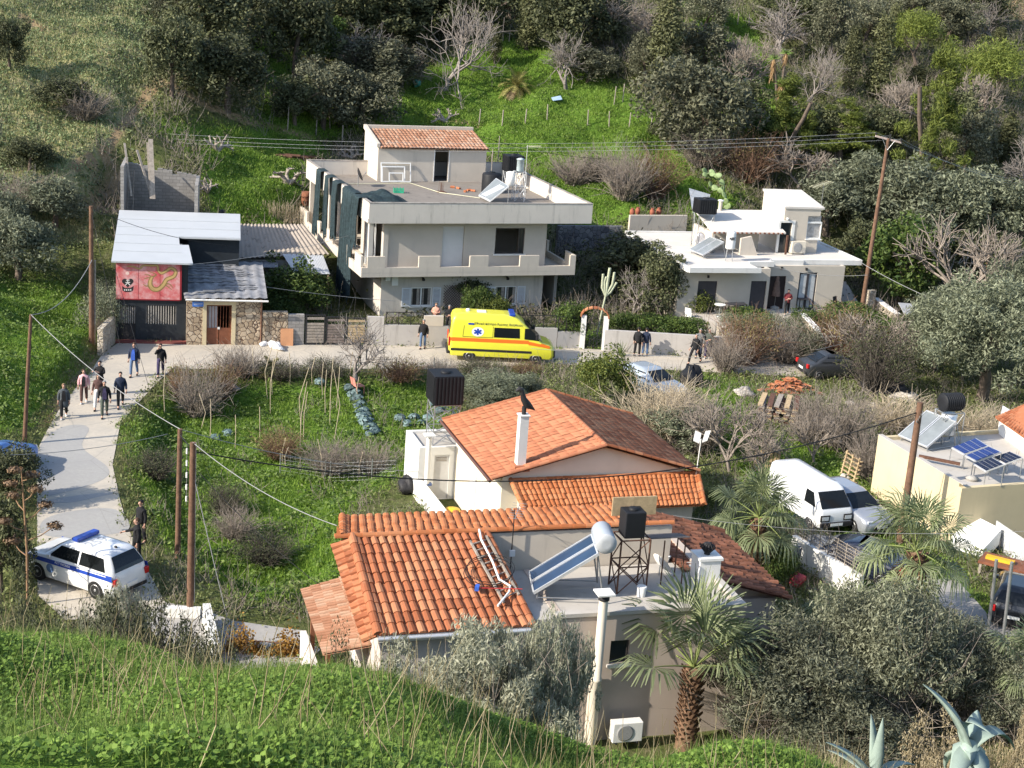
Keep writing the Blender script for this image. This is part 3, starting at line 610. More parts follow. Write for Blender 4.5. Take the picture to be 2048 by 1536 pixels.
ch.build('white_lettering',M_WHITE,sg); cc_ = MB(); p = spt(510,760); cc_.add([(p[0]+.1*math.cos(2*PI*k/16),-.036,p[2]+.1*math.sin(2*PI*k/16)) for k in range(16)],[list(range(16))]); cc_.build('pale_disc',mat('pale_disc',(.7,.5,.45),.8),sg)
# stone cottage
CT_ = Fr(*gp(373,690)[:2],.27); ct = fthing('stone_cottage','small stone faced cottage with brown door and grey corrugated roof','house',CT_)
cw = CT_.pv(522,690,0)[0]; cd = (CT_.pv(413,650,0)[0],CT_.pv(463,650,0)[0],0,CT_.pv(440,610,0)[2])
g = MB(); g.wall(0,0,cw,-.1,2.62,0,.3,[cd]); g.box(cw-.3,cw,.3,6.2,-.1,2.62); g.box(0,.3,.3,6.2,-.1,2.62); g.box(.3,cw-.3,6.0,6.2,-.1,3.0); g.build('wall',M_STONE,ct)
MB().box(cd[0]-.22,cd[0]-.003,-.04,.12,-.05,cd[3]+.2).box(cd[1]+.003,cd[1]+.22,-.04,.12,-.05,cd[3]+.2).box(cd[0]-.003,cd[1]+.003,-.04,.12,cd[3]+.003,cd[3]+.2).build('door_surround',plaster('yellow_surround',(.6,.5,.32)),ct)
m_ = (cd[0]+cd[1])/2; dm = MB(); dm.box(cd[0],m_-.02,.1,.15,0,.95); dm.box(m_+.02,cd[1],.1,.15,0,.95); dm.box(cd[0],cd[0]+.06,.1,.15,.95,cd[3]); dm.box(cd[1]-.06,cd[1],.1,.15,.95,cd[3]); dm.box(cd[0]+.06,cd[1]-.06,.1,.15,cd[3]-.08,cd[3])
for k in range(8): x = cd[0]+.12+(cd[1]-cd[0]-.24)*k/7; dm.box(x-.012,x+.012,.1,.12,.95,cd[3]-.08)
d_ = dm.build('door',M_DOORBR,ct); MB().box(cd[0]+.06,m_-.1,.13,.14,.95,cd[3]-.1).build('pane',mat('dusty_pane',(.35,.34,.35),.3),d_); MB().box(m_-.07,m_+.05,.07,.1,.88,1.0).build('lock_plate',M_WHITE,d_)
c_ = corr_sheet((-.15,-.35,2.72),(cw+.25,-.35,2.78),(cw+.6,6.2,3.35),(-.2,6.2,3.4),.55,.035,.03,3)
# planks of old sheeting laid across
rn = np.random.default_rng(3)
for k in range(26):
    v = rn.uniform(0,6); u = rn.uniform(-.1,cw-1.6); l = rn.uniform(1,2.4); z = 2.76+(v+.35)*.095; c_.box(u,min(cw+.3,u+l),v,v+.12,z+.035,z+.06)
c_.build('roof',M_CORRGREY,ct)
gt = MB(); gt.tube([(-.1,-.42,2.66),(cw+.3,-.42,2.6)],.06,6); gt.tube([(cw-.03,-.42,2.6),(cw-.03,-.1,2.45),(cw-.03,-.08,.05)],.045,6,1); gt.build('gutter',[M_WHITE,mat('brown_pipe',(.22,.12,.08),.6)],ct)
p = CT_.pv(396,608,-.02); sg = fthing('street_plaque','small blue plaque on the stone wall beside the cottage door','sign',Fr(*CT_.w(p[0],-.03)[:2],CT_.th,p[2]))
MB().box(-.3,.3,-.012,.012,-.14,.14).build('plate',mat('blue_enamel',(.07,.2,.6),.4),sg); l_ = MB(); rn = np.random.default_rng(2)
for r_ in range(2):
    x = -.22
    while x < .22: w_ = rn.uniform(.02,.05); l_.box(x,x+w_,-.016,-.012,.03-r_*.08,.055-r_*.08); x += w_+.015
l_.build('white_lettering',M_WHITE,sg)
# corrugated shed behind
SH = Fr(*gp(440,520,2.6)[:2],.25); stt = fthing('corrugated_shed','low shed roofed with weathered fibre cement sheets beside the cream house','shed',SH)
A,B,C,D = SH.pz(430,540,2.7),SH.pz(657,508,2.9),SH.pz(610,446,3.9),SH.pz(445,446,3.7)
A,B = np.array([-.2,.2,2.6]),np.array([B[0],B[1]-.2,2.95]); yb = max(C[1],D[1]); C = np.array([C[0],yb,3.75]); D = np.array([D[0],yb,3.65])
corr_sheet(A,B,C,D,.3,.05,.015,10).build('roof',M_FIBRO,stt)
g = MB(); g.box(A[0]+.3,B[0]-1.6,A[1]+.5,A[1]+.7,-.1,2.5); g.box(A[0]+.3,A[0]+.5,A[1]+.7,yb-.3,-.1,2.6); g.box(B[0]-1.2,B[0]-1.0,B[1]+1.5,yb-.3,-.1,2.9); g.build('wall',M_CONC,stt)
P1,P2,P3,P4 = SH.pz(590,548,2.3),SH.pz(660,548,2.35),SH.pz(645,508,2.9),SH.pz(565,508,2.9)
corr_sheet(P1,P2,P3,P4,.09,.015,.008,3).build('lean_to_sheet',M_TIN,stt)
corr_sheet(SH.pz(440,535,2.3),SH.pz(555,535,2.3),SH.pz(560,506,2.62),SH.pz(440,506,2.6),.1,.02,.008,3).build('lower_sheet',M_CORRGREY,stt)
for q in (P1,P2): MB().tube([(q[0]-.1,q[1]+.1,0),(q[0]-.1,q[1]+.1,q[2]-.03)],.06,6).build('post',M_TIMBER,stt)
# stovepipe
p = gp(445,450,3.7); fl = thing('stovepipe','grey metal stovepipe standing between the white roof and the corrugated shed','chimney',(p[0],p[1]-.3,2.6))
MB().lathe([(.14,0),(.14,2.0)],12).build('pipe',M_STEEL,fl); MB().lathe([(.19,1.95),(.19,2.08),(.05,2.16)],12).build('cap',M_IRON,fl)
# block ruin with boards
RU = Fr(*WS.w(-.2,9.9)[:2],WS.th-.03,3.2); rt = fthing('block_ruin','roofless grey block walls standing behind the white workshop roof','ruin',RU)
rr = RU.pz(405,400,1.)[0]; g = MB(); nn = 14; bv = 3.4; ht = RU.pv(270,326,bv)[2]; hr_ = RU.pv(395,352,bv)[2]
for k in range(nn):
    h = ht+(hr_-ht)*(k/nn)-(.2 if k in (4,5,9) else 0); g.box(.2+(rr-.4)*k/nn,.2+(rr-.4)*(k+1)/nn,bv,bv+.2,-2,h)
g.box(0,.2,0,bv+.2,-2,ht+.3); g.box(rr-.2,rr,0,bv+.2,-2,hr_); g.box(.2,rr-.2,-.02,.2,-2,1.7); g.build('wall',M_BLOCK,rt)
ld = MB()
for x in (.3,.62): ld.tube([(x,.6,.2),(x,2.6,4.2)],.035,5)
for k in range(6): ld.tube([(.3,.8+k*.33,.6+k*.66),(.62,.8+k*.33,.6+k*.66)],.025,5)
ld = ld.build('ladder',M_GREYWOOD); tag(ld,'weathered ladder leaning inside the block ruin','ladder'); ld.location = RU.o; ld.rotation_euler = (0,0,RU.th)
def board(px0,py0,px1,py1,w,label):
    a = RU.pv(px0,py0,.5); b_ = RU.pv(px1,py1,2.2); m = MB().beam((a[0],.5,a[2]),(b_[0],2.2,b_[2]),w,.05); o = m.build('timber_board',M_GREYWOOD); o.location = RU.o; o.rotation_euler = (0,0,RU.th); tag(o,label,'board','boards leaning in the block ruin')
board(263,392,249,286,.12,'thin pale board leaning leftmost in the block ruin'); board(305,398,274,300,.14,'short crooked board leaning in the middle of the ruin'); board(303,398,296,285,.2,'narrow grey plank just left of the widest plank in the ruin'); board(306,398,301,278,.28,'widest and tallest grey plank leaning in the block ruin')
# ---------------------------------------------------------------- the house with the bright tiled gable roof
MH = Fr(-.52,55.59,.32); mt = fthing('tiled_house','cream house with wide orange tiled gable roof and lean-to in the middle of the photo','house',MH)
mW,mD,mk,mR,mE = 8.53,7.24,4.5,4.57,3.4
g = MB(); gy_ = .35
g.add([(.55,gy_,0),(mW-.5,gy_,0),(mW-.5,gy_,3.35),(mk,gy_,mR-.12),(.55,gy_,3.32)],[(0,1,2,3,4)])
dv = mD-.4
g.box(.55,.8,gy_+.003,dv,0,3.3); g.box(mW-.75,mW-.5,gy_+.003,dv,0,3.3); g.add([(.55,dv,0),(mW-.5,dv,0),(mW-.5,dv,3.35),(mk,dv,mR-.12),(.55,dv,3.32)],[(4,3,2,1,0)])
g.build('wall',plaster('light_cream',(.72,.66,.53),(.5,.42,.3),.2),mt)
L_ = tile_roof((0,mD,mE),(0,0,mE),(mk,0,mR),(mk,mD,mR),.3,.36,.035,'flat',5); ridge_tiles(L_,(mk,0,mR+.02),(mk,mD,mR+.02),.1,.36); ridge_tiles(L_,(0,.03,mE+.03),(mk,.03,mR+.03),.08,.36); ridge_tiles(L_,(0,mD,mE+.03),(mk,mD,mR+.03),.08,.36); L_.build('roof',M_TILE3,mt)
R_ = tile_roof((mW,0,mE),(mW,mD,mE),(mk+.004,mD,mR),(mk+.004,0,mR),.24,.36,.04,'flat',6); ridge_tiles(R_,(mW,.03,mE+.03),(mk+.1,.03,mR+.03),.08,.36); ridge_tiles(R_,(mW,mD,mE+.03),(mk+.1,mD,mR+.03),.08,.36); R_.build('roof',M_TILE,mt)
gt = MB(); gt.tube([(-.06,mD,mE-.06),(-.06,-.05,mE-.06)],.06,6); gt.tube([(-.06,2.2,mE-.06),(.4,2.2,mE-.5)],.03,5) if False else None; gt.build('gutter',mat('dark_gutter',(.12,.06,.05),.5),mt)
# lean-to roof in front
a = MH.pv(1022,955,gy_-.02); b_ = MH.pv(1395,949,gy_-.02); az = (a[2]+b_[2])/2; vv = -1.75; c = MH.pv(1052,1020,vv); d = MH.pv(1408,1015,vv); cz = (c[2]+d[2])/2
x_ = tile_roof((c[0],vv,cz),(d[0],vv,cz),(b_[0],gy_-.03,az),(a[0],gy_-.03,az),.2,.34,.045,'barrel',8); ridge_tiles(x_,(c[0],vv,cz+.02),(a[0],gy_,az+.02),.1,.34); ridge_tiles(x_,(a[0],gy_-.06,az+.03),(b_[0],gy_-.06,az+.03),.07,.34); ridge_tiles(x_,(d[0],vv,cz+.02),(b_[0],gy_,az+.02),.1,.34)
x_.build('lean_to_roof',M_TILE2,mt)
g = MB(); g.box(c[0]+.35,d[0]-.3,vv+.35,vv+.5,0,cz-.08); g.box(c[0]+.35,c[0]+.5,vv+.5,gy_-.005,0,cz+.05); g.box(d[0]-.45,d[0]-.3,vv+.5,gy_-.005,0,cz+.05); g.build('lean_to_wall',M_CREAM,mt)
# left side: windows and the white store with its water tower
sb = MB(); sb.box(.5,.548,2.2,2.9,.9,2.3); sb.build('shutter',M_PVC,mt); sb = MB(); sb.box(.5,.548,3.6,4.4,.05,2.2); sb.build('door',M_WHITE,mt)
s0 = MH.pz(800,862,2.35); s1 = MH.pz(862,895,2.35); ux,v0,v1 = (s0[0]+s1[0])/2-.1,s1[1],s0[1]+.1
dp = (MH.pv(867,950,v0)[0],MH.pv(897,950,v0)[0],.05,2.0); g = MB(); g.wall(0,ux,1.9,0,2.35,v0,v0+.2,[dp]); g.box(ux,ux+.2,v0+.2,v1,0,2.35); g.box(1.7,1.9,v0+.2,v1,0,2.35); g.box(ux+.2,1.7,v1-.2,v1,0,2.35); st_ = g.build('store_wall',M_WWALL,mt)
MB().box(ux+.2,1.7,v0+.2,v1-.2,2.15,2.24).build('store_roof',M_ROOFPALE,mt); MB().box(dp[0]+.01,dp[1]-.01,v0+.06,v0+.1,.05,2.0).build('store_door',mat('grey_white_door',(.6,.59,.58),.6),mt)
vb = MB()
for k in range(3): vb.box(dp[0]+.1,dp[1]-.1,v0+.045,v0+.06,1.72+k*.07,1.75+k*.07)
vb.build('vent',M_GREYWOOD,mt)
# low white yard wall running towards the front
yw = MB(); yw.slab([(ux-.02,v0-.003,.95),(ux+.2,v0-.003,.95),(ux+.75,.4,.5),(ux+.5,.4,.5)],1.0); o = yw.build('yard_wall',M_WWALL); o.location = MH.o; o.rotation_euler = (0,0,MH.th); tag(o,'low white yard wall sloping along the left side of the tiled house','wall')
# chimney with bird shaped cowl
p = MH.pz(1040,930,3.72); ch = thing('roof_chimney','slim white square chimney with dark bird shaped cowl on the orange roof','chimney',MH.w(p[0],p[1],3.55),MH.th)
MB().box(-.17,.17,-.17,.17,0,2.15).box(-.21,.21,-.21,.21,2.152,2.2).build('shaft',M_WWALL,ch)
MB().box(-.3,.3,-.3,.3,0,.22).build('flashing',M_TILE3,ch)
cw_ = MB(); cw_.tube([(0,0,2.2),(0,0,2.5)],.09,8); cw_.tube([(.42,0,2.36),(.12,0,2.55),(-.05,0,2.8),(-.12,0,3.05),(-.16,0,3.16),(-.26,0,3.2),(-.4,0,3.12)],[.02,.16,.12,.08,.1,.1,.015],8); cw_.build('bird_cowl',M_IRON,ch)
# white pipe chimney beside the store
p = MH.pz(853,985,0.6); fl = thing('flue_pipe','thick white flue pipe with flat cap standing before the white store','chimney',(*MH.w(MH.pv(857,900,v0-.35)[0],v0-.35)[:2],.9),MH.th)
MB().lathe([(.11,0),(.11,2.0)],12).build('pipe',M_WHITE,fl); MB().box(-.22,.22,-.22,.22,2.1,2.15).tube([(0,0,2.0),(0,0,2.1)],.07,6).build('cap',M_WHITE,fl); MB().box(-.2,.2,-.1,.1,-.08,.02).build('bracket',mat('blue_yellow_bracket',(.1,.15,.3),.6),fl)
# ---------------------------------------------------------------- water tanks, towers, solar heaters
def ribbed_tank(parent,c,L,R,ax='X',n=11,square=.0):
    """a ribbed plastic tank lying along an axis"""
    mt_ = Matrix.Translation(c) @ (Matrix.Rotation(PI/2,4,'Y') if ax == 'X' else Matrix.Rotation(PI/2,4,'X') if ax == 'Y' else Matrix.Identity(4))
    prof = [(R*.5,-L/2),(R*.9,-L/2+.03)]
    for k in range(n):
        z = -L/2+.06+(L-.12)*k/n; dz = (L-.12)/n; prof += [(R,z),(R,z+dz*.45),(R*.93,z+dz*.55),(R*.93,z+dz*.95)]
    prof += [(R*.9,L/2-.03),(R*.5,L/2)]
    return MB().lathe(prof,20 if not square else 8,mat=mt_).build('tank',M_BLACKP,parent)
def box_tank(parent,sx,sy,z0,h,n=9):
    """upright square black tank with vertical ribs"""
    b = MB(); b.box(-sx/2,sx/2,-sy/2,sy/2,z0,z0+h)
    for k in range(n):
        x = -sx/2+sx*(k+.5)/n; b.box(x-sx/n*.28,x+sx/n*.28,-sy/2-.035,-sy/2,z0+.04,z0+h-.04); b.box(x-sx/n*.28,x+sx/n*.28,sy/2,sy/2+.035,z0+.04,z0+h-.04)
        y = -sy/2+sy*(k+.5)/n; b.box(-sx/2-.035,-sx/2,y-sy/n*.28,y+sy/n*.28,z0+.04,z0+h-.04); b.box(sx/2,sx/2+.035,y-sy/n*.28,y+sy/n*.28,z0+.04,z0+h-.04)
    o = b.build('tank',M_BLACKP,parent,.02); MB().lathe([(.22,z0+h),(.22,z0+h+.06),(.1,z0+h+.08)],14).build('lid',M_BLACKP,parent); return o
def tower(parent,sx,sy,h,z0=0,levels=2,r=.025,m=None,taper=.0):
    m = m or M_STEEL
    cs = [(-1,-1),(1,-1),(1,1),(-1,1)]; P = lambda c,t: (c[0]*sx/2*(1+taper*(1-t)),c[1]*sy/2*(1+taper*(1-t)),z0+(h-z0)*t)
    for c in cs: MB().tube([P(c,0),P(c,1)],r*1.2,6).build('leg',m,parent)
    br = MB()
    for l in range(levels):
        t0,t1 = l/levels,(l+1)/levels
        for i in range(4):
            a,b_ = cs[i],cs[(i+1) % 4]; br.tube([P(a,t1),P(b_,t1)],r,5); br.tube([P(a,t0),P(b_,t1)],r*.8,5)
            if l % 2 == 0: br.tube([P(b_,t0),P(a,t1)],r*.8,5)
    br.build('brace',m,parent)
TW = MH.w(ux+1.25,(v0+v1)/2-.1); t = thing('water_tower','tall thin steel tower with black square tank above the white store','water tank',(TW[0],TW[1],2.24),MH.th)
tower(t,1.1,1.1,1.75,0,3,.02); box_tank(t,1.25,1.25,1.78,1.25,8)
def solar_heater(name,label,loc,rz,cols,cw,cl,tilt,tank_r,tank_l,tank_up,mats,stand=1.0,group=None,pane=None):
    """collectors tilted up towards a round tank; rz is where the tank end lies"""
    t = thing(name,label,'solar heater',loc,rz,group); W_ = cols*cw; ca,sa = math.cos(tilt),math.sin(tilt); z0 = .18
    for k in range(cols):
        y0 = -W_/2+k*cw+.02; y1 = y0+cw-.04; P = lambda l,y,n=0: (l*ca-n*sa,y,z0+l*sa+n*ca)
        f = MB()
        for a,b_,c,d in ((0,cl,y0,y0+.05),(0,cl,y1-.05,y1),(0,.05,y0+.05,y1-.05),(cl-.05,cl,y0+.05,y1-.05)):
            f.add([P(a,c),P(b_,c),P(b_,d),P(a,d),P(a,c,.09),P(b_,c,.09),P(b_,d,.09),P(a,d,.09)],[(0,3,2,1),(4,5,6,7),(0,1,5,4),(1,2,6,5),(2,3,7,6),(3,0,4,7)])
        fo = f.build('collector_frame',M_ALU,t); MB().add([P(.05,y0+.05,.06),P(cl-.05,y0+.05,.06),P(cl-.05,y1-.05,.06),P(.05,y1-.05,.06)],[(0,1,2,3)]).add([P(.02,y0+.02,.01),P(cl-.02,y0+.02,.01),P(cl-.02,y1-.02,.01),P(.02,y1-.02,.01)],[(3,2,1,0)]).build('pane',pane,fo)
    x = cl*ca; zt = z0+cl*sa
    for y in (-W_/2+.12,W_/2-.12):
        MB().tube([(.1,y,.2),(.1,y,0)],.025,5).build('foot',M_STEEL,t); MB().tube([(x-.05,y,zt),(x+.25,y,0)],.03,5).build('leg',M_STEEL,t)
    sb_ = MB(); sb_.tube([(x-.05,-W_/2+.12,zt),(x+.25,W_/2-.12,0)],.022,5).tube([(.1,-W_/2+.12,.05),(x+.25,-W_/2+.12,.05)],.022,5).tube([(.1,W_/2-.12,.05),(x+.25,W_/2-.12,.05)],.022,5); sb_.build('brace',M_STEEL,t)
    mt_ = Matrix.Translation((x+.2,0,zt+tank_up)) @ Matrix.Rotation(PI/2,4,'X'); R,L = tank_r,tank_l
    tk = MB().lathe([(R*.75,-L/2),(R*.97,-L/2+.03),(R,-L/2+.06),(R,L/2-.06),(R*.97,L/2-.03),(R*.75,L/2)],20,mat=mt_).build('tank',mats[0],t); MB().lathe([(R*1.0,L/2-.005),(R*1.02,L/2+.0),(R*.95,L/2+.045),(R*.4,L/2+.06)],20,mat=mt_).build('end_cap',mats[1],tk)
    return t
M_COLL = mat('collector_glass',(.025,.05,.1),.3,.3,.7,0,.3); M_COLLG = mat('dusty_collector',(.2,.22,.23),.3,.2,1.2,0,.6); M_TANKG = mat('grey_tank',(.36,.4,.45),.4,.06); M_TANKC = mat('tank_end',(.42,.44,.46),.5,.1)
# ---------------------------------------------------------------- the house below the camera
o_ = gp(1115,1237,3.9); FH = Fr(o_[0],o_[1],.30); ft = fthing('front_house','taupe house with red barrel tiles and a flat roof terrace nearest the camera','house',FH)
zf = 3.9; fr_ = FH.pz(1497,1222,zf)[0]; fb = FH.pz(1050,1140,zf)[1]; wp = FH.pv(1222,1282,0); wq = FH.pv(1256,1326,0); fw = (wp[0],wq[0],wq[2],wp[2])
g = MB(); g.wall(0,0,fr_,-.6,zf+.02,0,.25,[fw]); g.box(fr_-.25,fr_,.25,fb+2,-.6,zf+.02); g.box(0,.25,.25,fb,-.6,zf+.02); g.box(.25,fr_-.25,fb+2,fb+2.2,-.6,zf+.3)
g.build('wall',M_TAUPE,ft)
MB().box(fw[0]-.07,fw[1]+.07,-.1,.05,fw[2]-.09,fw[2]-.002).build('sill',M_WHITE,ft); w = MB(); w.box(fw[0],fw[0]+.05,.1,.16,fw[2],fw[3]); w.box(fw[1]-.05,fw[1],.1,.16,fw[2],fw[3]); w = w.build('window',mat('brown_frame',(.07,.06,.055)),ft); MB().box(fw[0]+.05,fw[1]-.05,.12,.13,fw[2],fw[3]).build('pane',M_GLASS,w)
# rear wall below the ridge
rv = fb+.05; zr = (FH.pv(760,1070,rv)[2]+FH.pv(1000,1066,rv)[2])/2; ea = (FH.pv(757,1270,-.3)[2]+FH.pv(1062,1256,-.3)[2])/2; RL = FH.pz(700,1072,zr); rx1 = FH.pv(1345,1050,rv)[0]
g = MB(); g.box(-1.9,rx1,rv,rv+.2,zf-.3,zr-.06); g.build('rear_wall',M_CREAM,ft)
# main barrel tiled slope
A = FH.pz(757,1270,ea); B = FH.pz(1062,1256,ea); av = (A[1]+B[1])/2; T0 = FH.pz(705,1074,zr); T1 = FH.pz(966,1064,zr); tv = (T0[1]+T1[1])/2
rp = MB(); rp.box(-.05,fr_+.03,-.06,.2,zf+.022,zf+.14); rp.box(.25,fr_-.25,.2,fb,zf-.2,zf); rp.slab([(B[0]+.22,.0,zf-.003),(.249,.0,zf-.003),(.249,fb,zf-.003),(T1[0]+.22,fb,zf-.003)],.3); rp.box(fr_-.2,fr_+.03,.2,fb,zf+.022,zf+.14); rp.build('flat_roof',M_ROOFPALE,ft)
x_ = tile_roof((A[0],av,ea),(B[0],av,ea),(T1[0],tv,zr),(T0[0],tv,zr),.272,.44,.085,'barrel',11)
ridge_tiles(x_,(A[0]-.02,av,ea+.05),(T0[0]-.02,tv,zr+.05),.13,.42); ridge_tiles(x_,(B[0]+.1,av,ea+.02),(T1[0]+.1,tv,zr+.02),.12,.42); x_.build('main_roof',M_TILE,ft)
lx = A[0]-.55; x_ = tile_roof((T0[0]-.62,tv+.15,zr-.28),(lx+.12,av+.25,ea-.28),(A[0]-.06,av+.02,ea),(T0[0]-.06,tv,zr),.27,.36,.08,'barrel',12); x_.build('verge_roof',M_TILE,ft)
# rear slope seen just over the ridge
zb = zr-.62; bv_ = FH.pz(980,1022,zb)[1]; bl = FH.pz(684,1032,zb)[0]; br_ = FH.pz(1236,1020,zb)[0]
x_ = tile_roof((br_,bv_,zb),(bl,bv_,zb),(T0[0]-.3,tv+.02,zr),(br_-.6,tv+.02,zr),.26,.42,.05,'barrel',13); ridge_tiles(x_,(T0[0]-.55,tv,zr+.05),(rx1,tv,zr+.05),.1,.42); ridge_tiles(x_,(T0[0]-.3,tv,zr+.04),(bl,bv_,zb+.04),.12,.42)
x_.add([(T0[0]-.5,tv,zr+.1),(T0[0]-.35,tv-.04,zr+.1),(T0[0]-.42,tv+.08,zr+.1),(T0[0]-.5,tv,zr+.42)],[(0,1,3),(1,2,3),(2,0,3)]); x_.build('rear_roof',M_TILE2,ft)
g = MB(); g.box(bl+.3,br_,bv_-.5,bv_-.3,0,zb-.15); g.box(bl+.3,bl+.5,tv,bv_-.5,0,zb-.1); g.build('rear_house_wall',M_WWALL,ft)
# walls under the main slope
wl = A[0]+.15; g = MB(); g.wall(0,wl,-.003,-.6,ea-.12,.1,.3,[(wl+.05,wl+.5,.4,2.4)]); g.box(wl,wl+.2,.3,rv,-.6,ea-.12); g.build('left_wall',plaster('mauve_plaster',(.52,.46,.42),(.4,.35,.3),.3),ft)
gt = MB(); gt.tube([(A[0]-.05,av-.08,ea-.07),(B[0]+.1,av-.08,ea-.07)],.07,7); gt.build('gutter',M_ALU,ft); MB().box(A[0],B[0],av+.02,av+.06,ea-.22,ea-.02).build('fascia',M_WHITE,ft)
MB().box(-.02,.16,-.1,-.003,-.6,3.2).box(.3,.36,-.06,-.003,-.6,3.5).build('corner_pier',M_WHITE,ft)
# porch on the left with the pale tiles
p0,p1,p2,p3 = FH.pz(601,1180,2.3),FH.pz(645,1308,2.3),FH.pz(742,1292,2.75),FH.pz(697,1152,2.75)
x_ = tile_roof((p0[0],p0[1],2.3),(p1[0],p1[1],2.3),(p2[0],p2[1],2.78),(p3[0],p3[1],2.78),.2,.34,.06,'barrel',14); x_.build('porch_roof',M_TILEP,ft)
MB().box(p1[0]+.2,p1[0]+.34,p1[1]+.5,p1[1]+.64,0,2.28).build('porch_post',mat('red_brown_post',(.22,.09,.05),.7),ft); MB().box(p0[0]+.3,p0[0]+.44,p0[1]-.5,p0[1]-.36,0,2.28).build('porch_post',MATS['red_brown_post'],ft)
q0 = FH.pz(603,1300,.9); pw = MB(); pw.box(p1[0]+.05,p1[0]+.23,-1.2,p0[1]-.3,-.3,1.0); pw.box(p1[0]+.23,wl,-1.2,-1.02,-.3,.9); pw.build('porch_wall',plaster('pinkish_white',(.72,.66,.61),(.4,.36,.32),.5),ft)
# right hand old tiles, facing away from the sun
u1 = rx1-.1; e0,e1 = FH.pz(1420,1046,3.35),FH.pz(1612,1205,2.6); ev = (e0[0]+e1[0])/2
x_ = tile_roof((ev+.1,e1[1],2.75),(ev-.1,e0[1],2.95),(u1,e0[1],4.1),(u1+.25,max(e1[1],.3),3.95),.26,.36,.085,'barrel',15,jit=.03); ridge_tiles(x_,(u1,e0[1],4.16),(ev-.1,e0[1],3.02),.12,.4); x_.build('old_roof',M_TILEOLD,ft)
g = MB(); g.box(fr_+.002,ev-.35,max(e1[1],.3)+.3,max(e1[1],.3)+.5,-.3,2.7); g.box(ev-.55,ev-.35,max(e1[1],.3)+.5,e0[1]-.3,-.3,2.7); g.build('right_wall',M_TAUPE,ft)
# corner block and rotating vent
cb = FH.pv(1480,1180,2.2); MB().box(fr_-.75,fr_-.05,1.9,2.6,zf+.005,zf+.75).box(fr_-.8,fr_,1.85,2.65,zf+.752,zf+.84).build('vent_block',M_WHITE,ft)
vt = thing('roof_ventilator','dark round spinning ventilator on the pale block at the roof corner','ventilator',FH.w(fr_-.4,2.25,zf+.84),FH.th)
mb = MB().lathe([(.1,0),(.1,.1)],10); 
for k in range(12):
    a = 2*PI*k/12; mb.tube([(.11*math.cos(a),.11*math.sin(a),.1),(.24*math.cos(a+.3),.24*math.sin(a+.3),.24),(.08*math.cos(a+.5),.08*math.sin(a+.5),.38)],.025,4)
mb.ball((0,0,.24),(.17,.17,.15)).build('turbine',M_IRON,vt)
# flue with a flat cap in front of the wall
c0 = FH.pv(1208,1190,-.25); fl = thing('flue_pipe','tall cream flue pipe with square cap in front of the taupe wall','chimney',FH.w(c0[0],-.27,-.3),FH.th)
MB().lathe([(.15,0),(.15,2.2),(.165,2.22),(.165,2.3),(.14,2.32),(.14,4.85)],14).build('pipe',plaster('cream_pipe',(.66,.6,.5),(.35,.3,.25),.6),fl); MB().box(-.26,.26,-.26,.26,5.05,5.1).build('cap',M_WHITE,fl); MB().lathe([(.17,4.85),(.17,4.95),(.1,5.05)],12).build('collar',M_IRON,fl); MB().box(-.16,.16,.05,.2,0,2.3).build('base',M_CREAM,fl)
# air conditioner standing at the foot of the wall
def aircon(label,loc,rz,w=.85,h=.6,d=.34,m=None):
    t = thing('air_conditioner',label,'air conditioner',loc,rz); m = m or M_WHITE
    MB().box(-w/2,w/2,-d/2,d/2,.06,h).build('case',m,t,.02); gr = MB(); gr.lathe([(h*.38,0),(h*.38,.012),(h*.33,.02)],20,mat=Matrix.Translation((-.1*w,-d/2-.004,h*.54)) @ Matrix.Rotation(PI/2,4,'X'))
    gr.build('fan_grille',mat('fan_grey',(.3,.3,.3),.5,.2,20),t)
    for x in (-w*.35,w*.35): MB().box(x-.03,x+.03,-d/2,d/2,0,.06).build('foot',M_IRON,t)
    return t
a_ = FH.pv(1252,1462,-.55); aircon('white air conditioner on the ground below the small window of the taupe wall',FH.w(a_[0],-.55,a_[2]-.35),FH.th,.95,.7)
# solar heater with grey tank
s0 = FH.pz(1064,1165,zf+.35)
so_ = FH.w(s0[0],s0[1],zf+.12); SHt = solar_heater('solar_heater','solar heater with two dark blue collectors and light grey tank on the flat roof',so_,.1,2,.8,2.3,.62,.32,1.1,.28,(M_TANKG,M_TANKC),pane=M_COLL)
# steel tower carrying the small black tank
tw = FH.pz(1265,1190,zf); tt = thing('tank_tower','rusty steel tower with a small black tank beside the grey solar tank','water tank',FH.w(tw[0],tw[1]+.5,zf),FH.th)
tower(tt,.95,.75,1.75,0,2,.024,M_RUST); b = MB(); b.box(-.36,.3,-.3,.3,1.78,2.62); b.build('tank',M_BLACKP,tt,.03); MB().lathe([(.16,2.62),(.16,2.68),(.08,2.7)],12,(-.03,0,0)).build('lid',M_BLACKP,tt)
bo = MB().box(-.55,.9,.45,.5,2.25,2.85).build('backing_board',M_TIMBER,tt); MB().obox(Matrix.Translation((1.25,.35,1.55)) @ Matrix.Rotation(-.25,4,'X'),1.3,.9,.03).build('canopy_sheet',mat('dark_canopy',(.1,.09,.09),.6),tt)
for u_,v_ in ((1.15,.1),(1.85,.1),(1.85,.7)): MB().tube([(u_,v_,0),(u_,v_,1.5)],.025,5).build('leg',M_RUST,tt)
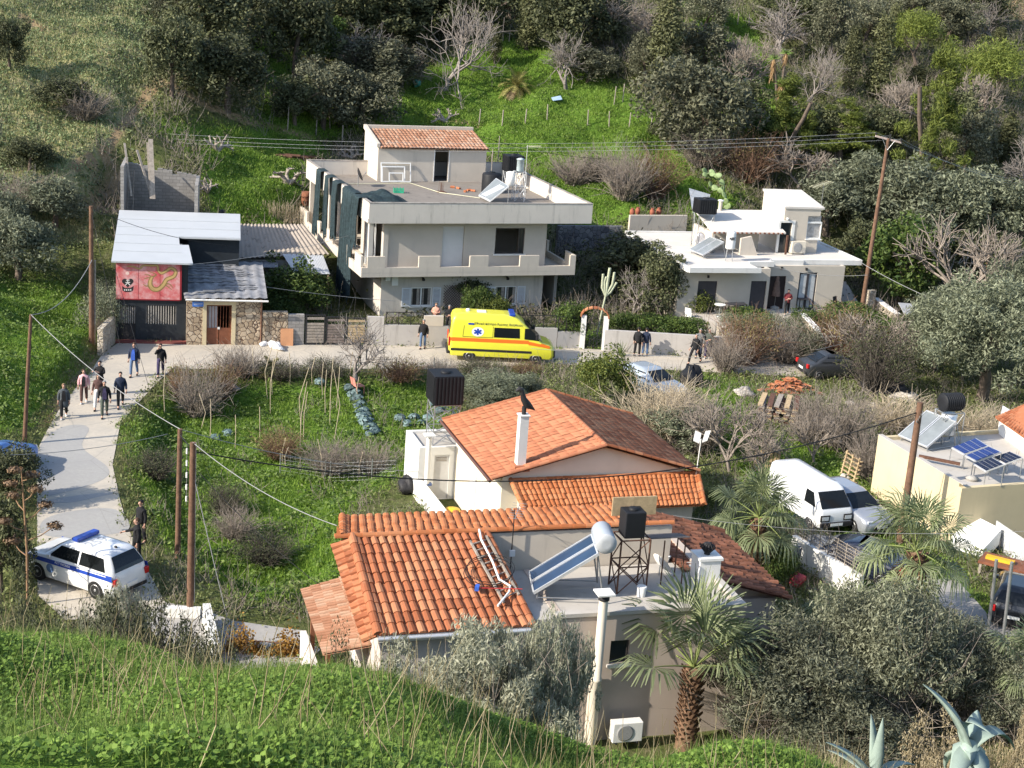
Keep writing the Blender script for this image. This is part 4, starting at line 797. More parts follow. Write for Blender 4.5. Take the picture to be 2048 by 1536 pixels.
# dish, ladder, broom, cable on the roof
def dish(label,loc,rz,r,tilt,m,h=.6):
    t = thing('satellite_dish',label,'satellite dish',loc,rz); mt_ = Matrix.Translation((0,0,h)) @ Matrix.Rotation(tilt,4,'Y'); n = 20
    prof = [(r*k/6+.002,.28*r*(k/6)**2) for k in range(7)]; b = MB(); vs = []
    for rr,z in prof:
        for j in range(n): vs.append(mt_ @ Vector((rr*math.cos(2*PI*j/n),rr*math.sin(2*PI*j/n),z)))
    fs = [(i*n+j,i*n+(j+1) % n,(i+1)*n+(j+1) % n,(i+1)*n+j) for i in range(6) for j in range(n)]; b.add(vs,fs,0,True); b.add([p+(mt_.to_3x3() @ Vector((0,0,-.012))) for p in vs],[f[::-1] for f in fs],0,True); b.build('reflector',m,t)
    MB().tube([mt_ @ Vector((r*.8,0,.1)),mt_ @ Vector((.1*r,0,r*1.1))],.012,5).ball(mt_ @ Vector((.1*r,0,r*1.1)),.05).build('feed_arm',M_STEEL,t); MB().tube([(0,0,0),(0,0,h)],.025,6).build('mast',M_STEEL,t); return t
p = FH.pz(1318,1150,zf); dish('white satellite dish seen edge on beside the rusty tank tower',FH.w(p[0],p[1],zf),FH.th+.3,.38,.95,M_WHITE,.35)
def onslope(u,v): t = (v-av)/(tv-av); return ea+(zr-ea)*t+.14
def rp_(px,py):
    lo,hi = av-.5,tv+.5
    for _ in range(40):
        mid = (lo+hi)/2; z = onslope(0,mid); q = FH.pz(px,py,z)
        if q[1] > mid: lo = mid
        else: hi = mid
    q = FH.pz(px,py,onslope(0,mid)); return np.array([q[0],q[1],onslope(0,q[1])])
la = thing('roof_ladder','weathered wooden ladder lying on the red barrel tiles','ladder',FH.o,FH.th); l0,l1,r0,r1 = rp_(1008,1205),rp_(940,1082),rp_(1038,1190),rp_(972,1072)
for a,b_ in ((l0,l1),(r0,r1)): MB().beam(a,b_,.06,.07).build('rail',M_GREYWOOD,la)
for k in range(9): t = (k+.5)/9; MB().beam(l0+(l1-l0)*t,r0+(r1-r0)*t,.04,.03).build('rung',M_GREYWOOD,la)
bm = thing('broom','broom with red handle and blue head lying on the roof tiles','broom',FH.o,FH.th); a,b_ = rp_(955,1182)+[0,0,.1],rp_(1044,1188)+[0,0,.16]
MB().tube([a,b_],.016,6).build('handle',mat('red_handle',(.5,.05,.05),.4),bm); MB().beam(a+[-.06,-.1,0],a+[.04,.14,0],.12,.12).build('head',mat('blue_brush',(.04,.12,.5),.6),bm)
pp = MB(); pts = [rp_(958,1065),rp_(962,1085),rp_(985,1130),rp_(998,1165),rp_(1020,1178),rp_(1018,1190),rp_(995,1218)]; pp.tube([p+[0,0,.1] for p in pts],.035,7); o = pp.build('plastic_pipe',M_PVC); o.location = FH.o; o.rotation_euler = (0,0,FH.th); tag(o,'bent white plastic pipe lying along the roof ladder','pipe')
cb = MB()
for k in range(3): cb.tube([rp_(975+48*math.cos(2*PI*i/26)+3*k,1152+28*math.sin(2*PI*i/26)-4*k)+[0,0,.08+.02*k] for i in range(27)],.012,5)
o = cb.build('cable_coil',M_BLACKP); o.location = FH.o; o.rotation_euler = (0,0,FH.th); tag(o,'loop of black cable lying on the red tiles beside the ladder','cable')
# mast with a small box at the foot of the rear wall
am = FH.pv(1024,1100,rv-.15); t = thing('aerial_mast','thin aerial mast with a small white box against the rear wall','aerial',FH.w(am[0],rv-.12,zf),FH.th); MB().tube([(0,0,.1),(0,0,2.1)],.018,6).build('mast',M_IRON,t); MB().box(-.09,.09,-.1,-.02,.55,.75).build('junction_box',M_PVC,t)
ya = MB().tube([(-.1,-.4,1.95),(.35,.6,2.05)],.012,5)
for k in range(7): q = k/6; c = Vector((-.1+.45*q,-.4+q,1.95+.1*q)); ya.tube([c+Vector((-.2,.09,0)),c+Vector((.2,-.09,0))],.007,4)
ya.build('yagi',M_STEEL,t)
bk = FH.pz(1282,1192,zf); t = thing('bucket','white plastic bucket on the flat roof under the palm','bucket',FH.w(bk[0],bk[1],zf),0); MB().lathe([(.13,0),(.16,.32),(.15,.33)],14).build('body',M_PVC,t)
# ---------------------------------------------------------------- the white house on the right with its terrace
ZT = .95
o_ = gp(1378,545,ZT+2.82); RH = Fr(o_[0],o_[1],.303,ZT); ht_ = fthing('white_house','low beige house with white stepped flat roof and small upper room on the right','house',RH)
zb_,zt_ = 2.82,3.12
Pz = lambda x,y,z=zt_: RH.pz(x,y,z)
a1 = Pz(1518,534)[0]; b1 = Pz(1548,524); c1 = Pz(1607,521); d1 = Pz(1723,521); bk = Pz(1245,462)[1]; rbk = Pz(1655,487)[1]
sl = MB(); top = [(0,0),(a1,0),(a1,b1[1]),(b1[0],b1[1]),(b1[0],b1[1]+.55),(c1[0],b1[1]+.55),(c1[0],d1[1]),(d1[0],d1[1]),(d1[0],rbk+1.5),(d1[0]-5,bk),(0,bk)]
sl.slab([(*p,zt_-.08) for p in top],.22); rim = MB()
def rimseg(p,q,w=.16):
    d = Vector((q[0]-p[0],q[1]-p[1],0)); d.normalize(); rim.beam((p[0],p[1],zt_-.14),(q[0],q[1],zt_-.14),w,.32)
for i in (0,2,4,6,7,9,10): rimseg(top[i],top[(i+1) % len(top)])
rim.build('roof_edge',M_WWALL,ht_); sl.build('flat_roof',M_ROOFWHITE,ht_)
wv = 1.35; w0 = RH.pv(1363,590,.6)[0]; w1_ = RH.pv(1683,580,2.2)[0]
def opening(x0,y0,x1,y1,v): a = RH.pv(x0,y0,v); b_ = RH.pv(x1,y1,v); return (a[0],b_[0],max(0.,b_[2]),a[2])
va,vb_ = 1.2,2.1
o1 = opening(1397,562,1430,612,va); o2 = opening(1503,562,1527,623,va); o3 = opening(1541,552,1566,611,vb_); o4 = opening(1600,545,1628,606,vb_)
o1 = (o1[0],o1[1],.0,o1[3]); o2 = (o2[0],o2[1],0.,o2[3]); o3 = (o3[0],o3[1],0,o3[3]); o4 = (o4[0],o4[1],0,o4[3]); um = RH.pv(1537,580,va)[0]
g = MB(); g.wall(0,w0,um,-.6,zb_,va,va+.2,[o1,o2]); g.box(um-.2,um,va+.2,vb_+.2,-.6,zb_); g.wall(0,um,w1_,-.6,zb_,vb_,vb_+.2,[o3,o4]); g.box(w1_-.2,w1_,vb_+.2,6.5,-.6,zb_); g.box(w0,w0+.2,va+.2,bk-.3,-1,zb_); g.box(w0+.2,w1_,6.3,6.5,-.6,zb_); g.build('wall',M_BEIGE,ht_)
for o,nm,m in ((o1,'shutter_door',M_GREYDOOR),(o2,'door',M_GREYDOOR),(o3,'door',mat('dark_brown_door',(.03,.02,.02),.5))):
    v = va if o[0] < um else vb_; MB().box(o[0]+.01,o[1]-.01,v+.07,v+.12,o[2],o[3]-.01).build(nm,m,ht_)
f = MB(); v = vb_
for q in ((o4[0],o4[1],o4[3]-.1,o4[3]),(o4[0],o4[0]+.1,0,o4[3]-.1),(o4[1]-.1,o4[1],0,o4[3]-.1),((o4[0]+o4[1])/2-.08,(o4[0]+o4[1])/2+.08,0,o4[3]-.1)): f.box(q[0],q[1],v+.04,v+.11,q[2],q[3])
d_ = f.build('patio_door',M_GREYDOOR,ht_); MB().box(o4[0]+.1,o4[1]-.1,v+.08,v+.085,.05,o4[3]-.1).build('pane',mat('curtained_glass',(.5,.52,.53),.25,.15,3),d_)
for x,y in ((1416,552),(1563,535),(1612,537)):
    p = RH.pv(x,y,va if x < 1500 else vb_); v = va if p[0] < um else vb_; MB().box(p[0]-.05,p[0]+.05,v-.14,v-.003,p[2]-.1,p[2]+.06).build('wall_lamp',M_IRON,ht_)
# upper room
f0 = RH.pz(1552,499,zt_); f1 = RH.pz(1641,508,zt_); uv = (f0[1]+f1[1])/2; u0,u1 = f0[0],f1[0]; zl = RH.pv(1549,409,uv)[2]; zr_ = RH.pv(1654,419,uv)[2]; zt2 = (zl+zr_)/2
od = RH.pv(1562,445,uv),RH.pv(1578,503,uv); od = (od[0][0],od[1][0],zt_-.06,od[0][2]); ow = RH.pv(1617,432,uv),RH.pv(1641,478,uv); ow = (ow[0][0],ow[1][0],ow[1][2],ow[0][2])
ub = RH.pz(1492,379,zt2+.5)[1]; ub = min(max(ub,uv+3.2),uv+5.5); g = MB(); g.wall(0,u0,u1,zt_-.08,zt2-.1,uv,uv+.2,[od,ow])
for u in (u0,u1-.2): g.add([(u,uv+.2,zt_-.08),(u+.2,uv+.2,zt_-.08),(u+.2,ub,zt_-.08),(u,ub,zt_-.08),(u,uv+.2,zt2-.1),(u+.2,uv+.2,zt2-.1),(u+.2,ub,zt2+.42),(u,ub,zt2+.42)],[(0,3,2,1),(4,5,6,7),(0,1,5,4),(1,2,6,5),(2,3,7,6),(3,0,4,7)])
g.box(u0+.2,u1-.2,ub-.2,ub,zt_-.08,zt2+.4); g.box(u0+.2,u1-.2,uv+1.6,uv+1.7,zt_,zt2-.12); g.build('upper_room_wall',M_BEIGE,ht_)
MB().slab([(u0-.06,uv-.06,zt2+.02),(u1+.2,uv-.06,zt2+.0),(u1+.2,ub+.1,zt2+.55),(u0-.06,ub+.1,zt2+.57)],.13).build('upper_roof',M_ROOFWHITE,ht_)
f = MB()
for q in ((od[0]-.16,od[0],zt_-.05,od[3]+.14),(od[1],od[1]+.2,zt_-.05,od[3]+.14),(od[0],od[1],od[3],od[3]+.14)): f.box(q[0],q[1],uv-.04,uv+.08,q[2],q[3])
f.build('door_frame',M_WHITE,ht_); MB().box(od[0],od[1],uv+.1,uv+.14,od[2],od[3]).build('door',M_GLASS,ht_)
f = MB(); zm = ow[3]-(ow[3]-ow[2])*.33
for q in ((ow[0],ow[1],ow[2],ow[2]+.06),(ow[0],ow[1],zm,zm+.1),(ow[0],ow[0]+.06,ow[2]+.06,zm),(ow[1]-.06,ow[1],ow[2]+.06,zm)): f.box(q[0],q[1],uv+.05,uv+.12,q[2],q[3])
w = f.build('window',M_PVC,ht_); MB().box(ow[0]+.06,ow[1]-.06,uv+.13,uv+.14,ow[2]+.06,ow[3]).build('pane',mat('curtained_pane',(.38,.37,.36),.2,.35,5),w); MB().box(ow[0]-.05,ow[1]+.05,uv-.08,uv+.05,ow[2]-.07,ow[2]-.003).build('sill',M_WHITE,w)
p = RH.pv(1574,437,uv); MB().ball((p[0],uv-.1,p[2]),(.09,.1,.08)).build('wall_lamp',M_WHITE,ht_)
# lean-to beside the room with tiled edge
l0 = RH.pv(1425,463,uv-.5); l1 = RH.pv(1540,465,uv-.5); lz = (l0[2]+l1[2])/2
MB().slab([(l0[0],uv-.5,lz),(u0-.003,uv-.5,lz),(u0-.003,ub-.6,lz+.85),(l0[0],ub-.6,lz+.85)],.1).build('lean_to_roof',M_ROOFWHITE,ht_)
tr = MB()
for k in range(16): x = l0[0]+(u0-.1-l0[0])*(k+.5)/16; tr.lathe([(.06,0),(.06,.3)],8,mat=Matrix.Translation((x,uv-.6,lz-.06)) @ Matrix.Rotation(-PI/2,4,'X'))
tr.build('tile_edge',M_TILEOLD,ht_)
g = MB(); g.box(l0[0]+.1,l0[0]+.3,uv-.3,ub-.6,zt_-.08,lz-.12); g.box(l0[0]+.3,u0-1.2,uv+.9,uv+1.1,zt_-.08,lz+.1)
st0 = RH.pv(1480,505,uv-.9); g.add([(st0[0],uv-.9,zt_-.08),(st0[0]+1.25,uv-.9,zt_-.08),(st0[0]+.7,uv-.9,lz-.2),(st0[0],uv-.9,lz-.35),(st0[0],uv-.7,zt_-.08),(st0[0]+1.25,uv-.7,zt_-.08),(st0[0]+.7,uv-.7,lz-.2),(st0[0],uv-.7,lz-.35)],[(0,1,2,3),(7,6,5,4),(1,5,6,2),(3,2,6,7),(0,3,7,4)])
g.build('lean_to_wall',M_CREAM,ht_)
MB().box(u0-.12,u0-.003,uv-.95,uv-.85,zt_,lz-.1).build('post',M_RUST,ht_)
ap = RH.pz(1598,509,zt_); aircon('beige air conditioner on the white flat roof beside the upper room door',RH.w(ap[0]+.1,uv-.35,zt_-.07),RH.th,1.0,.85,.4,mat('beige_case',(.62,.56,.46),.5))
# pipe chimney, solar heater, tanks on the roof
p = Pz(1433,485); fl = thing('flue_pipe','thin cream flue pipe with cap beside the lean-to on the white roof','chimney',RH.w(p[0],p[1],zt_-.06),RH.th); hz_ = RH.pv(1437,400,p[1])[2]-zt_; MB().lathe([(.13,0),(.13,hz_)],10).build('pipe',M_CREAM,fl); MB().lathe([(.2,hz_),(.2,hz_+.06),(.05,hz_+.1)],10).build('cap',M_WHITE,fl)
p = Pz(1392,510); solar_heater('solar_heater','small solar heater with grey collectors and white upright tank on the white roof',RH.w(p[0],p[1],zt_-.06),RH.th+.15,2,.85,1.7,.5,.02,.05,.1,(M_WHITE,M_WHITE),pane=M_COLLG)
p = Pz(1459,520); t = thing('boiler_tank','white upright boiler tank with black letters standing behind the grey collectors','water tank',RH.w(p[0],p[1]+.1,zt_-.06),RH.th)
MB().lathe([(.2,.75),(.29,.78),(.3,.85),(.3,1.75),(.27,1.85),(.1,1.92)],16).build('tank',M_WHITE,t)
for k in range(4): a = k*PI/2+.4; MB().tube([(.22*math.cos(a),.22*math.sin(a),.8),(.3*math.cos(a),.3*math.sin(a),0)],.025,5).build('leg',M_STEEL,t)
lt = MB()
for k,gl in enumerate('MARC'):
    for (x0,y0),(x1,y1) in {'M': [((0,0),(0,1)),((0,1),(.5,.3)),((.5,.3),(1,1)),((1,1),(1,0))],'A': [((0,0),(.5,1)),((.5,1),(1,0)),((.2,.4),(.8,.4))],'R': [((0,0),(0,1)),((0,1),(.9,.8)),((.9,.8),(0,.5)),((.2,.5),(1,0))],'C': [((1,1),(0,.7)),((0,.7),(0,.3)),((0,.3),(1,0))]}[gl]:
        an = lambda x: -PI/2-.75+(k+x*.75)*.38; lt.tube([(.305*math.cos(an(x0)),.305*math.sin(an(x0)),1.35+.2*y0),(.305*math.cos(an(x1)),.305*math.sin(an(x1)),1.35+.2*y1)],.016,4)
lt.build('black_lettering',M_IRON,t)
p = Pz(1398,492); t = thing('tank_stand','thin steel stand on the white roof holding a black square tank over a silver drum','water tank',RH.w(p[0]+.1,p[1]-.1,zt_-.06),RH.th)
hz_ = RH.pv(1397,424,p[1])[2]-zt_; tower(t,1.05,.9,hz_,0,1,.02); box_tank(t,1.25,1.0,hz_+.02,.95,8)
dm = thing('solar_drum','old silver horizontal drum under the black square tank','drum',RH.w(p[0]+.05,p[1]-.15,zt_-.06),RH.th-.6); MB().lathe([(.25,-.5),(.38,-.48),(.4,-.44),(.4,.44),(.38,.48),(.25,.5)],16,mat=Matrix.Translation((0,0,.62)) @ Matrix.Rotation(PI/2,4,'X')).build('drum',mat('silver_drum',(.4,.4,.42),.45,.3,4,.4),dm); MB().box(-.3,.3,-.3,-.2,0,.28).box(-.3,.3,.2,.3,0,.28).build('cradle',M_RUST,dm)
sm = MB().slab([(0,0,0),(.9,.3,.2),(1.3,1.2,1.3),(-.35,.9,1.7)],.02); o = sm.build('sheet_metal',M_TIN); p = hit(1385,428); o.location = p+[0,0,0]; tag(o,'bent pale metal sheet propped on the slope behind the black tank','sheet')
# aerial
p = RH.w(u1+.05,uv+.2,zt2); t = thing('aerial_mast','yellowish fishbone aerial on a thin mast at the upper room corner','aerial',p,RH.th); MB().tube([(0,0,-.3),(.02,0,1.5)],.016,5).build('mast',M_STEEL,t); ya = MB().tube([(-.8,-.1,1.3),(.5,.2,1.65)],.014,5)
for k in range(9): q = k/8; c = Vector((-.8+1.3*q,-.1+.3*q,1.3+.35*q)); ya.tube([c+Vector((.1,-.35,0)),c+Vector((-.1,.35,0))],.008,4)
ya.build('yagi',mat('pale_yellow_metal',(.6,.58,.42),.5),t)
# terrace slab and its furniture
tc = [gp(*q,ZT)[:2] for q in [(1395,640),(1480,648),(1560,645),(1640,640),(1700,628),(1722,614),(1690,560),(1340,560)]]
o = MB().prism(tc,-.5,ZT).build('terrace',plaster('terrace_screed',(.5,.45,.4),(.35,.3,.26),.3)); o['kind'] = 'structure'
def chair(label,px,py,rz,m,first=None):
    p = gp(px,py,ZT)
    if first: t = copy_tree(first); t.location = p; t.rotation_euler = (0,0,rz); t['label'] = label; return t
    t = thing('patio_chair',label,'chair',p,rz,'patio chairs on the terrace'); MB().box(-.24,.24,-.24,.24,.42,.45).build('seat',m,t)
    MB().slab([(-.24,.22,.45),(.24,.22,.45),(.24,.34,1.0),(-.24,.34,1.0)],.02,d=(0,1,0)).build('backrest',m,t)
    for x in (-.26,.26):
        MB().tube([(x,-.24,0),(x,-.22,.64),(x,.2,.64),(x,.3,.7)],.018,5).build('armrest',M_IRON,t); MB().tube([(x*.95,.3,0),(x*.95,.2,.45)],.018,5).build('leg',M_IRON,t)
    return t
c0 = chair('black patio chair left of the pale one, facing right on the terrace',1645,614,.6,mat('black_sling',(.03,.028,.03),.7)); chair('grey patio chair nearest the pole at the terrace edge',1675,625,.9,None,c0); chair('black patio chair behind the woman in the red top',1594,614,-.7,None,c0)
def table(name,label,loc,rz,sx,sy,h,m,rnd=False):
    t = thing(name,label,'table',loc,rz)
    if rnd: MB().lathe([(sx,h-.03),(sx,h)],20).build('top',m,t); MB().tube([(0,0,0),(0,0,h-.03)],.03,6).lathe([(.22,0),(.2,.03)],12).build('pedestal',M_STEEL,t)
    else:
        MB().box(-sx/2,sx/2,-sy/2,sy/2,h-.04,h).build('top',m,t)
        for x in (-1,1):
            for y in (-1,1): MB().box(x*(sx/2-.05)-.025,x*(sx/2-.05)+.025,y*(sy/2-.05)-.025,y*(sy/2-.05)+.025,0,h-.04).build('leg',M_IRON,t)
    return t
table('round_table','round white pedestal table by the shutter door',gp(1438,632,ZT),0,.36,.36,.75,M_PVC,True); table('long_table','dark rectangular table against the beige wall',gp(1470,630,ZT),RH.th,1.3,.6,.74,M_GREYDOOR); table('small_table','dark glass table beside the patio door',gp(1604,618,ZT),RH.th,.8,.6,.72,M_GREYDOOR)
pp = gp(1548,617,ZT); t = thing('patio_umbrella','closed brown patio umbrella standing by the dark door','parasol',pp,0); MB().tube([(0,0,0),(0,0,2.35)],.025,6).build('pole',M_GREYWOOD,t); MB().lathe([(.3,.02),(.3,.12),(.05,.2)],12).build('base',M_CONC,t)
cn = MB(); prof = []
for k in range(9): q = k/8; prof.append((.06+.24*(1-q)**.8+.02*math.sin(k*3),.85+1.35*q))
cn.lathe(prof,14); cn.ball((0,0,2.28),.06); cn.build('canopy',mat('brown_canvas',(.2,.13,.1),.9,.3,5),t)
def flowerpot(label,p,col): t = thing('flower_pot',label,'pot',p,0); MB().lathe([(.1,0),(.14,.26),(.16,.27),(.16,.32),(.12,.32)],12).build('pot',mat('pot_%d' % int(col[0]*100),col,.7),t); MB().ball((0,0,.42),(.14,.14,.16),0,7).build('plant',mat('pot_plant',(.05,.1,.03),.8,.5,20),t)
flowerpot('small red flower pot at the edge of the terrace planting',gp(1511,636,ZT-.1),(.5,.08,.04))
# ---------------------------------------------------------------- the low yellow cottage with solar panels at the right edge
o_ = gp(1925,970,2.7); RC = Fr(o_[0],o_[1],.38); rt = fthing('yellow_cottage','low yellow walled cottage with cluttered flat roof and solar panels at the right edge','house',RC)
zc = 2.7; bl = RC.pz(1757,870,zc); du = 6.5
a = math.atan2(bl[0],bl[1])
PC = lambda u,v: (u+bl[0]*v/bl[1],v)
g = MB(); L = bl[1]
def skew(u0,u1,v0,v1,z0,z1): g.prism([PC(u0,v0),PC(u1,v0),PC(u1,v1),PC(u0,v1)],z0,z1)
skew(0,.22,.22,L,-.5,zc); skew(0,du,0,.22,-.5,zc-.15); skew(.22,du,L-.2,L,-.5,zc-.05); g.build('wall',M_YELLOW,rt)
rf = MB(); rf.prism([PC(.22,.22),PC(du,.22),PC(du,L-.2),PC(.22,L-.2)],zc-.4,zc-.2); rf.prism([PC(.0,-.02),PC(.22,-.02),PC(.22,L+.02),PC(0,L+.02)],zc+.003,zc+.03); rf.build('flat_roof',M_ROOFPALE,rt)
# tiled wing at the frame edge
q0,q1,q2,q3 = RC.pz(1990,832,3.3),RC.pz(2075,895,3.2),RC.pz(2110,800,3.9),RC.pz(2048,806,3.9)
x_ = tile_roof((q0[0],q0[1],3.25),(q1[0],q1[1],3.25),(q2[0]+.6,q2[1],3.9),(q3[0]+.3,q3[1],3.9),.24,.36,.05,'barrel',21); x_.build('tiled_wing_roof',M_TILE,rt); MB().prism([(q0[0]+.2,q0[1]-.1),(q1[0]+.1,q1[1]-.0),(q1[0]+2,q1[1]+1),(q0[0]+2,q0[1]+2)],-.5,3.1).build('tiled_wing_wall',M_WWALL,rt)
# two chimneys of orange brick
ch = RC.pz(1936,975,2.6)
for k,(px,py,lb) in enumerate(((1938,996,'square orange chimney with grey hood nearest the palm'),(1955,968,'square orange chimney with hood behind the nearest one'))):
    p = RC.w(*RC.pz(px,py,1.7)[:2],1.6); t = thing('brick_chimney',lb,'chimney',p,RC.th,'orange chimneys of the yellow cottage'); MB().box(-.28,.28,-.28,.28,-1.6,.75).build('shaft',plaster('orange_render',(.55,.3,.14)),t); MB().box(-.34,.34,-.34,.34,.752,.82).lathe([(.2,.82),(.26,.95),(.3,1.0),(.1,1.08)],10).build('hood',M_CONC,t)
# solar panels
def panel(label,corners,z,lift,m):
    pts = [RC.pz(*c,z) for c in corners]; zz = [z-.08,z-.08,z+.28,z+.28]
    t = thing('photovoltaic_array',label,'solar panel',RC.o,RC.th,'solar panels on the yellow cottage roof'); top = [(p[0],p[1],q) for p,q in zip([RC.pz(*c,q) for c,q in zip(corners,zz)],zz)]
    MB().slab(top,.05).build('frame',M_ALU,t); A,B,C,D = [Vector(p) for p in top]; f = MB(); nx_,ny_ = 6,4; n = (B-A).cross(D-A).normalized()*.02
    if n.z < 0: n = -n
    for i in range(nx_):
        for j in range(ny_):
            e = .035; q = lambda s_,t_: A*(1-s_)*(1-t_)+B*s_*(1-t_)+C*s_*t_+D*(1-s_)*t_; s0,s1 = .03+.94*(i+e)/nx_,.03+.94*(i+1-e)/nx_; t0,t1 = .03+.94*(j+e)/ny_,.03+.94*(j+1-e)/ny_; f.quad(q(s0,t0)+n,q(s1,t0)+n,q(s1,t1)+n,q(s0,t1)+n)
    f.build('cells',m,t)
    for p in (A,B,C,D): MB().tube([p-Vector((0,0,.05)),(p.x,p.y,zc-.2)],.02,5).build('leg',M_STEEL,t)
M_CELLB = mat('blue_cells',(.02,.04,.16),.15,.1,3,0,.7); M_CELLD = mat('dark_cells',(.012,.016,.035),.15,.1,3,0,.7)
panel('blue solar panel farthest from the camera on the cottage roof',[(1903,895),(1928,909),(1977,892),(1952,876)],3.2,0,M_CELLB); panel('blue solar panel in the middle of the row',[(1930,911),(1952,923),(2003,904),(1979,893)],3.2,0,M_CELLB); panel('near black solar panel on the left of the front row',[(1946,927),(1972,943),(2009,929),(1984,915)],3.2,0,M_CELLD); panel('near black solar panel at the right end of the front row',[(1986,914),(2011,928),(2046,915),(2020,903)],3.2,0,M_CELLD)
p = RC.pz(1825,888,zc-.1); t = solar_heater('solar_heater','old solar heater with pale collectors and black ribbed tank behind the yellow wall',RC.w(p[0],p[1],zc-.2),RC.th+.2,2,.9,1.9,.55,.02,.05,.1,(M_TANKG,M_TANKC),pane=M_COLLG)
p = RC.pz(1900,880,zc); t = thing('tank_stand','black ribbed horizontal tank raised on a frame over a silver drum','water tank',RC.w(p[0],p[1]+.3,zc-.2),RC.th); hh = RC.pv(1900,822,p[1]+.3)[2]-zc+.2
tower(t,1.0,.8,hh,0,1,.02); ribbed_tank(t,(0,0,hh+.42),1.05,.42,'X',9); MB().lathe([(.36,hh-1.05),(.36,hh-.15),(.3,hh-.1)],14).build('drum',M_ALU,t)
# pallet against the yellow wall
p = RC.pu(1762,950,-.15); pl = thing('pallet','broken wooden pallet leaning on the yellow cottage wall','pallet',RC.w(*PC(-.25,RC.pz(1765,955,0)[1]),0),RC.th+PI/2+math.atan2(-bl[0],bl[1])*1.0)
for k in range(6): MB().beam((-.7,-.05-.03*k,.1+k*.2),(.7,-.05-.03*k+.02,.12+k*.2),.1,.03).build('slat',M_TIMBER,pl)
for x in (-.55,0,.55): MB().beam((x,.02,0),(x,-.16,1.25),.08,.06).build('bearer',M_TIMBER,pl)
o = MB().beam(RC.pz(1838,912,zc+.05),RC.pz(1920,928,zc+.05),.12,.12).build('steel_beam',M_RUST); o.location = RC.o; o.rotation_euler = (0,0,RC.th); tag(o,'rust red steel beam lying on the cottage roof','beam')
# ---------------------------------------------------------------- roadside walls, gates, fences
def wallseg(name,label,a,b_,h,th,m,cat='wall',z=0.,group=None,top=None,h2=None):
    A,B = gp(*a,z),gp(*b_,z); d = B-A; L = math.hypot(d[0],d[1]); t = thing(name,label,cat,A,math.atan2(d[1],d[0]),group)
    MB().add([(0,0,-.4),(L,0,-.4),(L,th,-.4),(0,th,-.4),(0,0,h),(L,0,h2 or h),(L,th,h2 or h),(0,th,h)],[(0,3,2,1),(4,5,6,7),(0,1,5,4),(1,2,6,5),(2,3,7,6),(3,0,4,7)]).build('body',m,t)
    if top: MB().slab([(-.02,-.04,h+.07),(L+.02,-.04,(h2 or h)+.07),(L+.02,th+.04,(h2 or h)+.07),(-.02,th+.04,h+.07)],.066).build('coping',top,t)
    return t,L
M_OLDWALL = plaster('old_wall_render',(.46,.43,.4),(.24,.22,.2),.7)
wallseg('stone_wall','irregular stone faced wall between the cottage and the block pier',(524,690),(574,690),1.9,.3,M_STONE)
wallseg('block_wall','short grey concrete block pier beside the slatted gate',(575,690),(607,690),1.75,.25,M_BLOCK)
wallseg('yard_wall','grey rendered wall right of the slatted gate',(733,690),(766,691),1.65,.22,M_OLDWALL)
t,L = wallseg('front_wall','low stained wall with dark railing in front of the cream house',(767,691),(1112,697),1.2,.2,M_OLDWALL)
def railing(parent,x0,x1,z0,h,y,n,m=M_IRON):
    r = MB(); r.box(x0,x1,y-.02,y+.02,z0+h-.04,z0+h); r.box(x0,x1,y-.015,y+.015,z0+.06,z0+.09)
    for k in range(n+1):
        x = x0+(x1-x0)*k/n; r.box(x-.02,x+.02,y-.018,y+.018,z0,z0+h)
        if k < n:
            xe = x0+(x1-x0)*(k+1)/n; r.tube([(x,y,z0+.08),(xe,y,z0+h-.04)],.012,4); r.tube([(x,y,z0+h-.04),(xe,y,z0+.08)],.012,4)
    r.build('railing',m,parent)
railing(t,.1,2.2,1.2,.75,.1,3); MB().box(2.25,3.35,-.01,.2,1.2,1.78).build('raised_panel',M_CREAM,t); railing(t,3.4,L-.1,1.2,.75,.1,9)
t,L = wallseg('front_wall','low wall with a dark fence between the ambulance and the tiled gate',(1113,697),(1160,697),1.0,.2,M_OLDWALL); railing(t,.05,L,1.0,.9,.1,3)
t,L = wallseg('roadside_wall','long patchy grey wall under the green hedge right of the tiled gate',(1207,702),(1440,716),1.25,.25,M_OLDWALL)
t,L = wallseg('rubble_wall','low rubble stone wall in front of the white house garden',(1441,716),(1640,728),1.35,.35,M_RUBBLE)
# wooden slat gate with two leaves
def slatgate(label,a,b_,leaves):
    A,B = gp(*a),gp(*b_); d = B-A; L = math.hypot(d[0],d[1]); t = thing('slatted_gate',label,'gate',A,math.atan2(d[1],d[0])); n = len(leaves)
    for k,(m,h) in enumerate(leaves):
        x0,x1 = L*k/n+.02,L*(k+1)/n-.02; f = MB()
        for q in ((x0,x0+.07,0,h),(x1-.07,x1,0,h),(x0+.07,x1-.07,h-.06,h),(x0+.07,x1-.07,.05,.11)): f.box(q[0],q[1],-.03,.03,q[2],q[3])
        lf = f.build('gate_leaf',M_IRON,t); s_ = MB()
        for j in range(9):
            if j == 7: continue
            z = .14+(h-.25)*j/9; s_.box(x0+.075,x1-.075,-.02,.02,z,z+(h-.25)/9-.03)
        s_.build('slats',m,lf)
slatgate('grey brown slatted gate in dark frames between block pier and rendered wall',(609,690),(731,690),[(M_GREYWOOD,1.75),(mat('grey_brown_slat',(.2,.16,.14),.8,.3,5),1.65),(M_TIMBER,1.6)])
